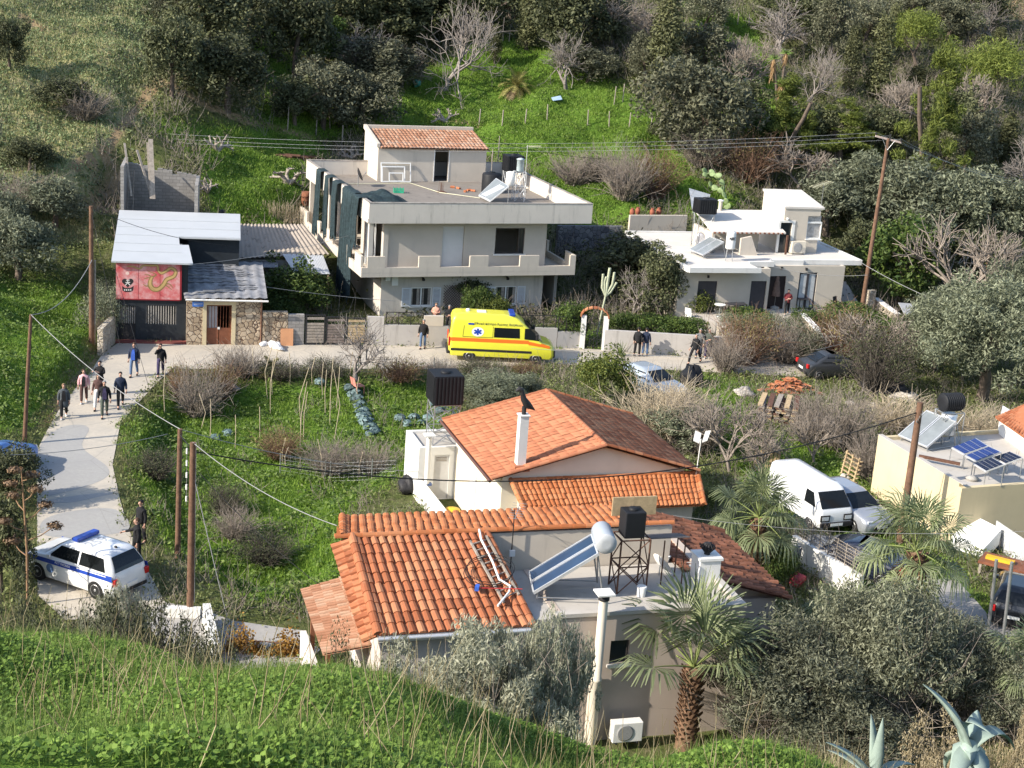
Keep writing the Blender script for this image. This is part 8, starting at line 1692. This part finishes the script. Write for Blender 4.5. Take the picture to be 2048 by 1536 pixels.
def agave_leaf(b,base,tip,w,sag,th=.05,n=9):
    base,tip = Vector(base),Vector(tip); d = tip-base; s_ = d.cross(Vector((0,0,1))); s_ = s_.normalized() if s_.length > .01 else Vector((1,0,0)); up = s_.cross(d).normalized(); vs = []
    for i in range(n+1):
        t_ = i/n; c = base+d*t_+up*sag*4*t_*(1-t_); ww = w*(.75+.5*t_ if t_ < .4 else .95*(1-(t_-.4)/.6)**.8)*.5+.004; vs += [c-s_*ww+up*ww*.45,c+up*0,c+s_*ww+up*ww*.45,c-up*th*(1-t_*.8)]
    fs = []
    for i in range(n):
        a = 4*i
        for j,k in ((0,1),(1,2),(2,3),(3,0)): fs.append((a+j,a+k,a+4+k,a+4+j))
    b.add(vs,fs,0,True)
def agave(label,px,py,d,leaves,w):
    C = gd(px,py,d); g0 = float(hz(C[0],C[1])); t = thing('agave',label,'agave',C,0); b = MB()
    for k,(x,y,dd,sag) in enumerate(leaves): e = gd(x,y,d+dd)-C; lf = MB(); agave_leaf(lf,(0,0,0),e,w,sag); lf.build('leaf',M_AGAVE,t)
    MB().lathe([(w*.7,-max(.4,C[2]-g0+.3)),(w*.8,0),(w*.3,.12)],10).build('core',M_AGAVE,t)
agave('large agave with one long leaf pointing up to the left at the bottom right',1938,1500,21,[(1846,1368,-.2,.08),(1985,1470,-.3,.3),(2030,1500,.2,.25),(1900,1590,-.9,.1),(1975,1590,-.8,.1),(1955,1420,.5,.05),(1890,1540,.3,.1)],.28)
agave('smaller agave with upright pointed leaves at the bottom right',1748,1560,20.5,[(1742,1428,.1,.03),(1766,1436,-.1,.02),(1652,1484,-.2,.06),(1700,1600,-.7,.1),(1655,1500,.4,.05),(1830,1530,.3,.1),(1790,1600,-.6,.1)],.17)
# prickly pears and the column cactus
def prickly(label,px,py,size,n,seed,z=None):
    B = hit(px,py) if z is None else gp(px,py,z); k = ((B-CC) @ CF)/FPX; rn = np.random.default_rng(seed); t = thing('prickly_pear',label,'cactus',B,0); b = MB(); ends = [(Vector((0,0,0)),Vector((0,0,1)))]; S_ = size*k/4
    for i in range(n):
        p,d = ends[rn.integers(max(0,len(ends)-5),len(ends))]; dd = (d+Vector(rn.normal(0,.55,3))).normalized(); dd.z = abs(dd.z); c = p+dd*S_*.5; m4 = Matrix.Translation(c) @ dd.to_track_quat('Z','Y').to_matrix().to_4x4() @ Matrix.Rotation(rn.uniform(0,3),4,'Z'); pr = [(.02,-.5),(.2,-.4),(.36,-.1),(.38,.15),(.28,.38),(.1,.49),(.02,.5)]
        vs = [m4 @ Vector((r*S_*math.cos(2*PI*j/10),r*S_*.22*math.sin(2*PI*j/10),zz*S_)) for r,zz in pr for j in range(10)]; b.add(vs,[(u*10+j,u*10+(j+1) % 10,(u+1)*10+(j+1) % 10,(u+1)*10+j) for u in range(6) for j in range(10)],0,True); ends.append((p+dd*S_*.95,dd))
    b.build('pads',mat('cactus_pads',(.2,.27,.12),.6,.3,3),t)
prickly('pale green prickly pear behind the cream flue pipe',1450,425,60,26,1); prickly('grey green prickly pear high on the dry hillside',336,70,36,16,2); prickly('bluish prickly pear above the dark shrubs at the left',350,62,26,10,4)
B = gp(1194,668,.3); t = thing('column_cactus','tall thin pale column cactus with upturned arms right of the cream house','cactus',B,0); k = ((B-CC) @ CF)/FPX; b = MB(); P_ = lambda x,y: Vector(((x-1194)*k,0,(668-y)*k))
for pts,r in (([(1194,668),(1200,620),(1205,585)],.06),([(1205,590),(1196,572),(1196,545)],.08),([(1205,588),(1206,560),(1208,532)],.09),([(1206,586),(1216,565),(1218,540)],.08),([(1204,590),(1214,580),(1224,560)],.07),([(1203,585),(1200,560),(1203,550)],.08)): b.tube([P_(*p) for p in pts],r,7)
b.build('stems',mat('pale_cactus',(.4,.42,.3),.7,.2,4),t)
# dried flower stalk at the left edge
B = hit(55,1215); t = thing('dried_flower_stalk','tall dried brown flower stalk with dark umbels at the left edge','plant',B,0); k = ((B-CC) @ CF)/FPX; P_ = lambda x,y,o=0.: Vector(((x-55)*k,o,(1215-y)*k/.95)); b = MB(); b.tube([P_(55,1225),P_(56,1100),P_(52,1010),P_(48,935)],[.05,.045,.035,.02],6); rn = np.random.default_rng(9)
for (x0,y0),(x1,y1) in (((55,1110),(20,1090)),((55,1080),(110,1048)),((54,1060),(18,1035)),((53,1040),(88,1010)),((52,1020),(22,1000)),((52,1000),(75,975)),((50,980),(28,965)),((50,960),(68,945)),((48,940),(45,930))):
    a,e = P_(x0,y0),P_(x1,y1,rn.uniform(-.5,.5)); b.tube([a,(a+e)/2-Vector((0,0,.08)),e],.02,5)
    d_ = rn.normal(size=(260,3)); d_ /= np.linalg.norm(d_,axis=1)[:,None]; V_,F_ = leafquads(np.array(e)+d_*[.34,.3,.13]*rn.uniform(.3,1,(260,1)),d_,.085,.7,rn); npmesh('umbel',V_,F_,leafmat('umbel_seeds',(.05,.03,.02),(.26,.17,.1),.1),t)
b.build('stem',mat('dry_stem',(.28,.17,.1),.9,.3,6),t)
# ---------------------------------------------------------------- things on the big flat roof
ZR = 6.185
def onroof(px,py): return BB.w(*BB.pz(px,py,ZR)[:2],ZR)
def simple(name,label,cat,loc,rz,mb,m,part=None,group=None):
    if part is None: o = mb.build(name,m); o.location = loc; o.rotation_euler = (0,0,rz); return tag(o,label,cat,group)
    t = thing(name,label,cat,loc,rz,group); mb.build(part,m,t); return t
t = thing('round_tank','round black water tank behind the grey solar collector on the big roof','water tank',onroof(982,384),BB.th); MB().lathe([(.66,0),(.66,1.15),(.6,1.25),(.2,1.32)],22).build('tank',M_BLACKP,t); MB().lathe([(.2,1.32),(.2,1.36)],12).build('lid',M_BLACKP,t)
v_ = 10.8; u_ = BB.pv(1026,335,v_)[0]; zb_ = BB.pv(1026,343,v_)[2]; t = thing('square_tank','black ribbed square water tank at the back corner of the big roof','water tank',BB.w(u_,v_,ZR),BB.th); tower(t,1.0,1.0,max(.3,zb_-ZR),0,1); box_tank(t,1.15,1.15,max(.3,zb_-ZR)+.02,1.1,8)
p = BB.pz(1036,401,ZR); hh = BB.pv(1033,343,p[1])[2]-ZR; h2 = BB.pv(1033,316,p[1])[2]-ZR; t = thing('boiler_tank','pale blue upright boiler on a pipe stand above the big roof','water tank',BB.w(p[0],p[1],ZR),BB.th); tower(t,.7,.6,hh,0,2,.018,M_ALU); MB().lathe([(.2,hh+.02),(.24,hh+.06),(.24,h2-.1),(.3,h2-.08),(.1,h2)],14).build('tank',mat('pale_blue_tank',(.42,.5,.52),.5,.15,3),t); MB().lathe([(.24,hh-.95),(.3,hh-.9),(.3,hh-.1),(.2,hh-.05)],14,(-.55,.2,0)).build('drum',M_WHITE,t)
zl,zh = ZR+.25,ZR+1.3; c = [BB.pz(957,390,zl),BB.pz(980,402,zl),BB.pz(1018,372,zh),BB.pz(992,356,zh)]; t = thing('solar_heater','grey tilted solar collector leaning beside the round black tank','solar heater',BB.o,BB.th); fo = MB().slab(c,.08).build('collector_frame',M_ALU,t); A_,B_,C_,D_q = [np.array(q) for q in c]; mid = (A_+B_+C_+D_q)/4
for s0,s1 in ((.03,.49),(.51,.97)): MB().add([tuple(A_*(1-s)*(1-r)+B_*s*(1-r)+C_*s*r+D_q*(1-s)*r+np.array([0,0,.012])) for s,r in ((s0,.03),(s1,.03),(s1,.97),(s0,.97))],[(0,1,2,3)]).build('pane',M_COLLG,fo)
for q in (C_,D_q): MB().tube([tuple(q-[0,0,.08]),(q[0],q[1],ZR)],.025,5).build('leg',M_STEEL,t)
dish('dark satellite dish seen from its back edge on the big roof',onroof(716,372),.3,.45,1.2,M_IRON,.75)
def crate(label,loc,rz,col,sx=.55,sy=.38,h=.28):
    b = MB()
    for z in (.0,.1,.2): b.box(-sx/2,sx/2,-sy/2,-sy/2+.02,z,z+.05).box(-sx/2,sx/2,sy/2-.02,sy/2,z,z+.05).box(-sx/2,-sx/2+.02,-sy/2+.02,sy/2-.02,z,z+.05).box(sx/2-.02,sx/2,-sy/2+.02,sy/2-.02,z,z+.05)
    for x in (-sx/2,-sx/6,sx/6,sx/2-.03): b.box(x,x+.03,-sy/2-.004,-sy/2,0,h).box(x,x+.03,sy/2,sy/2+.004,0,h)
    b.box(-sx/2+.02,sx/2-.02,-sy/2+.02,sy/2-.02,0,.02); simple('crate',label,'crate',loc,rz,b,mat('crate_%d' % int(col[1]*99),col,.6),'body')
crate('green plastic crate standing on the big flat roof',onroof(797,385),BB.th-.2,(.03,.35,.2),.65,.45,.34)
t = thing('window_frames','white window frames leaning on the front wall of the roof room','window frame',BB.o,BB.th); z0_ = ZR
for (x0,y0,x1,y1),dv_ in (((762,327,824,365),.35),((764,334,812,364),.55),((778,346,808,363),.75)):
    v_ = sv-dv_; a = BB.pv(x0,y1,v_); b_ = BB.pv(x1,y0,v_); f = MB(); zz = max(ZR,a[2]); ht_r = b_[2]-zz
    for q in ((a[0],b_[0],0,.06),(a[0],b_[0],ht_r-.06,ht_r),(a[0],a[0]+.06,.06,ht_r-.06),(b_[0]-.06,b_[0],.06,ht_r-.06)): f.slab([(q[0],v_+.2*q[2],zz+q[2]),(q[1],v_+.2*q[2],zz+q[2]),(q[1],v_+.2*q[3],zz+q[3]),(q[0],v_+.2*q[3],zz+q[3])],.05,d=(0,1,0))
    f.build('frame',M_PVC,t)
for lb,px,py in (('tuft of rusty reinforcing bars sticking out of the big roof',882,384),('small tuft of reinforcing bars at the right end of the big roof',1100,395)):
    b = MB(); rn = np.random.default_rng(px)
    for k in range(7): x,y = rn.uniform(-.25,.25,2); b.tube([(x,y,0),(x+rn.normal(0,.03),y,rn.uniform(.5,.75))],.012,4)
    b.box(-.3,.3,-.3,.3,-.01,.03); simple('rebar_stub',lb,'rebar',onroof(px,py),BB.th,b,M_RUST,'bars')
for k,(px,py) in enumerate(((905,376),(917,378),(930,384),(938,382),(946,383))):
    b = MB(); b.obox(Matrix.Translation((0,0,.06)) @ Matrix.Rotation(k*1.3,4,'Z') @ Matrix.Rotation(.3,4,'X'),.3,.16,.12); simple('roof_brick','broken orange brick scattered on the big flat roof','brick',onroof(px,py),k,b,mat('broken_brick',(.42,.15,.07),.9,.3,8),None,'broken bricks on the big roof')
p = BB.pz(1047,404,ZR); hm = BB.pv(1047,290,p[1])[2]-ZR; t = thing('aerial_mast','tall thin aerial mast with a fishbone aerial at the right of the big roof','aerial',BB.w(p[0],p[1],ZR),BB.th); MB().tube([(0,0,0),(0,0,hm)],.02,5).build('mast',M_ALU,t); ya = MB().tube([(-.1,0,hm-.1),(1.0,.2,hm-.05)],.014,5)
for k in range(7): ya.tube([(.1+.13*k,-.3,hm-.08),(.1+.13*k,.35,hm-.08)],.008,4)
ya.build('yagi',MATS['pale_yellow_metal'],t)
for lb,px,y0,y1 in (('thin pale post beside the roof room',981,372,298),('tall thin pale post behind the black tanks',994,352,272)):
    p = BB.pz(px,y0,ZR); simple('roof_post',lb,'post',BB.w(p[0],p[1],ZR),0,MB().tube([(0,0,0),(0,0,BB.pv(px,y1,p[1])[2]-ZR)],.03,6),M_GREYWOOD)
b = MB().tube([BB.pz(690,368,ZR+.03),BB.pz(820,366,ZR+.03),BB.pz(880,385,ZR+.03),BB.pz(960,396,ZR+.03)],.025,5); simple('roof_hose','pale yellow hose lying across the big flat roof','hose',BB.o,BB.th,b,MATS['pale_yellow_metal'])
# ---------------------------------------------------------------- garden
rn = np.random.default_rng(77)
STK = [(505,765,700),(536,800,690),(541,830,700),(545,790,720),(600,900,760),(603,860,735),(607,880,780),(646,800,725),(651,830,740),(660,850,720),(668,880,740),(672,820,735),(566,930,878),(572,935,895),(645,960,880),(580,770,705),(625,770,715),(700,755,705),(765,755,700),(715,800,755),(330,830,740),(400,860,790),(420,880,800),(470,900,830),(520,880,815),(718,960,905)]
for px,py,ty in STK:
    B = hit(px,py); k_ = ((B-CC) @ CF)/FPX; h = (py-ty)*k_/.95; simple('garden_stake','thin bamboo stake standing in the vegetable garden','stake',B,0,MB().tube([(0,0,-.2),(rn.normal(0,.04)*h,0,h*.5),(rn.normal(0,.09)*h,rn.normal(0,.06)*h,h)],.02,5),M_TWIGP,None,'stakes in the vegetable garden')
cabV,cabF = leafquads(*(lambda d: (d*[.2,.2,.12]+[0,0,.14],d+[0,0,.4]))((lambda a: a/np.linalg.norm(a,axis=1)[:,None])(rn.normal(size=(42,3)))),.22,.8,rn); cab = npmesh('cabbage',cabV,cabF,leafmat('cabbage_leaf',(.07,.12,.12),(.22,.3,.3),.15),False)
CAB = [(698+i*5.2+j*9,785+i*11-j*3) for i in range(9) for j in range(2)]+[(800+i*14,842+(i % 2)*10) for i in range(5)]+[(870,815),(880,830),(885,848),(430,880),(455,872),(640,770)]
for px,py in CAB: o = mobj('cabbage',cab); o.location = hit(px,py); o.rotation_euler = (0,0,rn.uniform(0,6)); s_ = rn.uniform(1,1.5); o.scale = (s_,)*3; tag(o,'blue green cabbage growing in the garden rows','cabbage','cabbages in the garden')
def meshfence(name,label,pts,h,n=26):
    P_ = [hit(*p) for p in pts]; b = MB()
    for a,c in zip(P_[:-1],P_[1:]):
        m_ = int(np.linalg.norm(c-a)/.22)
        for k in range(m_+1): q = a+(c-a)*k/m_; b.tube([q,q+[0,0,h]],.005 if k % 9 else .03,3)
        for j in range(6): b.tube([a+[0,0,.05+h*j/6],c+[0,0,.05+h*j/6]],.005,3)
    o = b.build('mesh',M_STEEL); t = thing(name,label,'fence',P_[0]); o.parent = t; o.location = -P_[0]
    return t
meshfence('garden_fence','sagging wire mesh fence across the lower end of the vegetable garden',[(560,950),(660,965),(790,960)],1.0); meshfence('garden_fence','wire fence along the road side of the vegetable garden',[(350,770),(480,758),(640,752),(900,752)],1.0)
feather_palm('small dead palm with hanging brown fronds at the garden road edge',540,752,34,8)
t = thing('garden_chair','pink plastic chair standing askew in the garden','chair',hit(716,788),2.2); M_PINK = mat('faded_pink',(.6,.25,.2),.5)
MB().box(-.26,.26,-.25,.25,.42,.46).build('seat',M_PINK,t); MB().slab([(-.26,.24,.46),(.26,.24,.46),(.24,.36,.9),(-.24,.36,.9)],.03,d=(0,1,0)).build('backrest',M_PINK,t)
for x in (-.24,.2):
    for y in (-.24,.2): MB().box(x,x+.04,y,y+.04,0,.42).build('leg',M_PINK,t)
def lump(c,r,seed,n=14):
    b = MB(); rr = np.random.default_rng(seed); ph = rr.uniform(0,6,5); vs = []; h = n//2+1
    for i in range(h+1):
        for j in range(n): a,f = PI*i/h,2*PI*j/n; w_ = 1+.18*math.sin(3*f+ph[0]+2*a)+.14*math.sin(5*f+ph[1])*math.sin(a)+.12*math.sin(4*a+ph[2]+f); vs.append((c[0]+r[0]*w_*math.sin(a)*math.cos(f),c[1]+r[1]*w_*math.sin(a)*math.sin(f),c[2]-r[2]*w_*math.cos(a)))
    b.add(vs,[(i*n+j,i*n+(j+1) % n,(i+1)*n+(j+1) % n,(i+1)*n+j) for i in range(h) for j in range(n)],0,True); return b
def blob(name,label,cat,px,py,r,m,seed=0,group=None): simple(name,label,cat,hit(px,py),rn.uniform(0,3),lump((0,0,r[2]*.7),r,seed),m,None,group)
M_BLUEP = mat('blue_plastic',(.05,.15,.5),.5,.15,4); M_SACK = mat('white_sack',(.66,.65,.65),.7,.1,5); M_ROCK = stonemat('pale_rock',2.5,((.36,.33,.29),(.46,.42,.37),(.55,.5,.44)),(.3,.27,.23))
blob('plastic_sack','blue plastic sack lying in the garden beside the black tank','sack',896,812,(.35,.3,.25),M_BLUEP,1); blob('white_sack','crumpled white sack lying at the roadside under the stone wall','sack',552,697,(.75,.3,.2),M_SACK,2); blob('white_sack','smaller white sack beside the road at the foot of the stone wall','sack',528,692,(.3,.2,.15),M_SACK,3)
blob('rock','pale rock at the garden corner by the twig thicket','rock',432,790,(.5,.35,.25),M_ROCK,4); blob('rock','larger pale slab of rubble at the garden corner','rock',455,782,(.6,.4,.22),M_ROCK,5); blob('rock','big pale broken slab behind the yellow cottage','rock',1805,800,(.9,.6,.3),M_ROCK,6); blob('rock','pale flat rock left of the timber stack','rock',1488,790,(.7,.5,.22),M_ROCK,7)
for k,(px,py) in enumerate(((1790,812),(1745,815),(1700,812),(1640,845),(1690,960),(1640,965),(1620,955))): blob('rock','small pale stone scattered over the rough ground at the right','rock',px,py,(.28,.22,.15),M_ROCK,20+k,'stones over the rough ground')
blob('tarpaulin','black tarpaulin heap under the trees left of the largest olive','tarpaulin',1770,790,(1.3,.9,.55),M_BLACKP,8); blob('tarpaulin','dark covered heap in the grass near the road end','tarpaulin',1383,770,(.7,.6,.6),M_BLACKP,9)
t = thing('bucket','blue bucket beside the brown cottage door','bucket',gp(455,686),0); MB().lathe([(.13,0),(.18,.34),(.17,.35)],14).build('body',M_BLUEP,t)
simple('board','orange brown board leaning on the block pier by the gate','board',gp(573,690),.2,MB().slab([(-.35,-.2,0),(.35,-.2,0),(.35,-.02,.95),(-.35,-.02,.95)],.03,d=(0,1,0)),mat('orange_board',(.5,.25,.13),.8))
# ---------------------------------------------------------------- on the slope
def stump(label,px,py,s,seed):
    r = np.random.default_rng(seed); t = thing('dead_stump',label,'stump',hit(px,py),seed); sg = []
    for k in range(6): a = r.uniform(0,6.3); branches(r,(0,0,.05),(math.cos(a),math.sin(a),r.uniform(.1,1.3)),.45*s,.1*s,2,.7,.0,(1,3),2,sg)
    mobj('wood',segs2mesh('wood',sg,M_GREYWOOD,5),t)
stump('grey dead stump standing on the slope above the block ruin',435,305,1.4,1); stump('uprooted pale stump lying on the slope left of the cream house',578,370,1.7,2); stump('short dead stump by the roof room at the terrace edge',705,318,1.3,3); stump('dark forked stump above the roof room on the slope',890,245,1.4,4); stump('small forked stump right of the block ruin',415,388,1.1,5)
B = hit(611,412); t = thing('oil_drum','rusty oil drum standing behind the left side of the cream house','drum',B,0); MB().lathe([(.3,0),(.3,.3),(.315,.32),(.3,.34),(.3,.62),(.315,.64),(.3,.66),(.3,.95),(.27,.93)],16).build('body',mat('red_rust',(.22,.09,.05),.9,.4,6),t)
for k in range(5): B = hit(560+k*16,316+k*1.5); simple('log','brown log of the low pile on the slope above the sheds','log',B+[0,0,.12+.1*(k % 2)],.1*k,MB().tube([(-.9,0,0),(0,.05,.03),(.9,0,0)],.11,7),M_RUST,None,'logs on the slope')
for k,(px,py) in enumerate(((1264,432),(1275,430),(1304,432),(1317,431))): t = thing('clay_jar','terracotta jar standing above the beige retaining wall','jar',gp(px,py,4.2),k,'terracotta jars above the retaining wall'); MB().lathe([(.1,0),(.19,.2),(.18,.4),(.1,.5),(.13,.56)],14).build('body',mat('clay',(.3,.1,.06),.8,.2,5),t)
simple('blue_board','pale blue board lying on the green slope','board',hit(1113,206)+[0,0,.2],.5,MB().slab([(-.5,-.3,0),(.4,-.2,.1),(.5,.3,.35),(-.4,.2,.2)],.04),mat('faded_blue',(.35,.48,.6),.6)); blob('green_cloth','turquoise cloth caught under the large pale fig','cloth',834,174,(.5,.3,.3),mat('turquoise',(.06,.35,.28),.8),31)
b = []; rn = np.random.default_rng(8)
for k in range(170): x = rn.uniform(-1.7,1.7); b.append(((x,rn.normal(0,.25),0),(x+rn.normal(0,.15),rn.normal(0,.3),rn.uniform(.6,1.5)),.014,.008))
t = thing('dry_reeds','stand of dry brown reeds behind the corrugated shed','reeds',hit(570,445),.2); mobj('stems',segs2mesh('stems',b,M_TWIGP),t)
# ---------------------------------------------------------------- the yards on the right
tp = thing('tile_pile','pile of orange roof tiles beside the timber stack','tile pile',hit(1580,782),0); b = MB(); rn = np.random.default_rng(12)
for k in range(60): x,y = rn.normal(0,.75),rn.normal(0,.5); z = max(.05,.7-.5*math.hypot(x,y)+rn.normal(0,.06)); b.obox(Matrix.Translation((x,y,z)) @ Matrix.Rotation(rn.uniform(0,3),4,'Z') @ Matrix.Rotation(rn.normal(0,.3),4,'X'),.4,.24,.05)
b.build('tiles',M_TILE,tp); lump((0,0,.05),(1.0,.7,.3),13).build('rubble',M_TILE,tp)
ts = thing('timber_stack','flat stack of grey boards and metal frames in the rough orchard','timber stack',hit(1560,835),-.1)
for j in range(9):
    for k in range(5): x = -.9+.42*k; MB().beam((x+rn.normal(0,.05)-.2,-1.2,.08+j*.1),(x+rn.normal(0,.05)+.1,1.2,.08+j*.1),.26,.06).build('plank',(M_RUST,M_GREYWOOD,M_TIMBER)[(j+k) % 3],ts)
pl = thing('pallet','small pallet standing upright behind the left fan palm','pallet',hit(1532,938),.1)
for k in range(7): MB().box(-.6+.18*k,-.48+.18*k,-.03,.03,0,.9).build('slat',M_TIMBER,pl)
MB().box(-.6,.6,.031,.09,.1,.2).box(-.6,.6,.031,.09,.7,.8).build('bearer',M_TIMBER,pl)
p = MH.w(mW-.1,.1,mE); t = thing('aerial_mast','white aerial mast at the right eave corner of the tiled house','aerial',p,0); MB().tube([(0,0,-.3),(.05,0,1.3)],.02,5).build('mast',M_WHITE,t); MB().slab([(-.25,0,1.25),(0,0,1.15),(.05,.1,1.5),(-.2,.1,1.6)],.05).slab([(.1,0,1.2),(.3,0,1.3),(.4,.1,1.65),(.2,.1,1.6)],.05).build('antenna',M_WHITE,t)
simple('canopy_sheet','pale sheet canopy spread under the bare tree at the right','canopy',gp(1850,640,1.0),.3,MB().slab([(-1.9,-.6,.55),(2.2,-.9,.35),(2.4,1.2,.6),(-1.5,1.0,.9)],.04),M_TIN)
t = thing('cabinet','white metal cabinet lying tilted below the yellow cottage','cabinet',gp(1948,1098),-.5); MB().slab([(-.9,-.5,.5),(.5,-.7,.35),(.9,.4,1.0),(-.3,.7,1.2)],.7).build('case',M_PVC,t,.03); MB().slab([(-.6,-.35,.53),(0,-.45,.46),(.15,.1,.76),(-.3,.2,.8)],.02).build('door',M_WHITE,t)
A_,B_ = gp(1985,1090),gp(2070,1150); c = corr_sheet(A_,B_,B_+[0,0,1.1],A_+[0,0,1.1],.09,.02,.01,2); simple('sheet_fence','white corrugated sheet fence at the right edge','fence',(0,0,0),0,c,M_SHEETMET)
t = thing('work_table','low brown wooden platform with boards at the right edge','table',gp(2010,1150),-.5); MB().box(-1.0,1.0,-.6,.6,.45,.55).build('top',M_DOORBR,t)
for x in (-.9,.9):
    for y in (-.5,.5): MB().box(x-.05,x+.05,y-.05,y+.05,0,.45).build('leg',M_GREYWOOD,t)
simple('yellow_trough','yellow tray lying on the brown wooden platform','tray',gp(2000,1122,.55),-.5,MB().box(-.55,.55,-.14,.14,0,.12),mat('yellow_plastic',(.65,.4,.03),.5)); simple('stone_trough','grey stone trough at the right edge behind the sheet fence','trough',gp(2022,1060),-.4,MB().wall(0,-.8,.8,0,.5,-.4,-.28).wall(0,-.8,.8,0,.5,.28,.4).box(-.8,-.68,-.28,.28,0,.5).box(.68,.8,-.28,.28,0,.5).box(-.68,.68,-.28,.28,0,.1),M_CONC)
blob('shopping_bag','red and pale bag dropped beside the white yard wall','bag',1592,1172,(.3,.25,.3),mat('red_bag',(.5,.08,.1),.6,.5,4),41); blob('cable_drum','dark heap of scrap at the white yard wall of the tiled house','scrap',812,985,(.5,.35,.4),M_IRON,42)
t = thing('wheelbarrow_tub','dark tub with yellow lid standing by the cream side wall','tub',MH.w(-.2,4.2,0),.3); MB().lathe([(.25,0),(.32,.5)],14).build('body',M_BLUEP,t); MB().lathe([(.34,.5),(.3,.6),(.1,.64)],14).build('lid',MATS['yellow_plastic'],t)
# orange vine on the path fence
rn = np.random.default_rng(61); A_,B_ = gp(455,1300),gp(600,1310); q = rn.uniform(0,1,2600); P_ = A_+(B_-A_)*q[:,None]+np.stack([rn.normal(0,.1,2600),rn.normal(0,.18,2600),np.abs(rn.normal(0,.45,2600))*(.5+.5*np.sin(q*9))],1); N_ = rn.normal(size=P_.shape); N_ /= np.linalg.norm(N_,axis=1)[:,None]; V_,F_ = leafquads(P_-A_,N_,.1,.7,rn)
t = thing('autumn_vine','orange leaved vine on the low fence in front of the porch','vine',A_); npmesh('leaves',V_,F_,leafmat('orange_vine',(.2,.09,.02),(.5,.3,.07),.3),t); MB().tube([(0,0,.35),tuple((B_-A_)*.5+[0,0,.4]),tuple(B_-A_+[0,0,.35])],.02,5).build('rail',M_RUST,t)
# creeper on the trellis
rn = np.random.default_rng(62); n = 1500; uu = BB.pv(945,590,ww)[0]+rn.normal(0,.55,n); P_ = np.stack([uu,ww-.1-rn.uniform(0,.2,n),1.75+rn.normal(0,.2,n)-np.clip(uu-BB.pv(950,590,ww)[0],0,1)*rn.uniform(0,1.2,n)],1); N_ = rn.normal(size=P_.shape); V_,F_ = leafquads(P_,N_/np.linalg.norm(N_,axis=1)[:,None],.14,.7,rn); t = fthing('creeper','dark creeper hanging on the wall between the two shuttered windows','creeper',BB); npmesh('leaves',V_,F_,LM['dark'],t)
# spiky plant at the roadside and a white garden chair
B = gp(1240,712); t = thing('spiky_plant','spiky green sword leaved plant at the foot of the patchy wall','plant',B); b = MB()
for k in range(26): a = k*2.4; e = .35+1.1*(k/26); d = Vector((math.cos(a)*math.cos(e),math.sin(a)*math.cos(e),math.sin(e))); s_ = d.cross(Vector((0,0,1))).normalized()*.04; b.add([-s_,s_,d*1.0],[(0,1,2)])
b.build('leaves',LM['green'],t)
t = copy_tree(c0); t.location = gp(1380,646,.5); t.rotation_euler = (0,0,2.4); t.name = 'garden_chair'; del t['group']; t['label'] = 'white plastic chair standing in the plants left of the round table'
for ch in t.children: ch.data = ch.data.copy(); ch.data.materials[0] = M_PVC
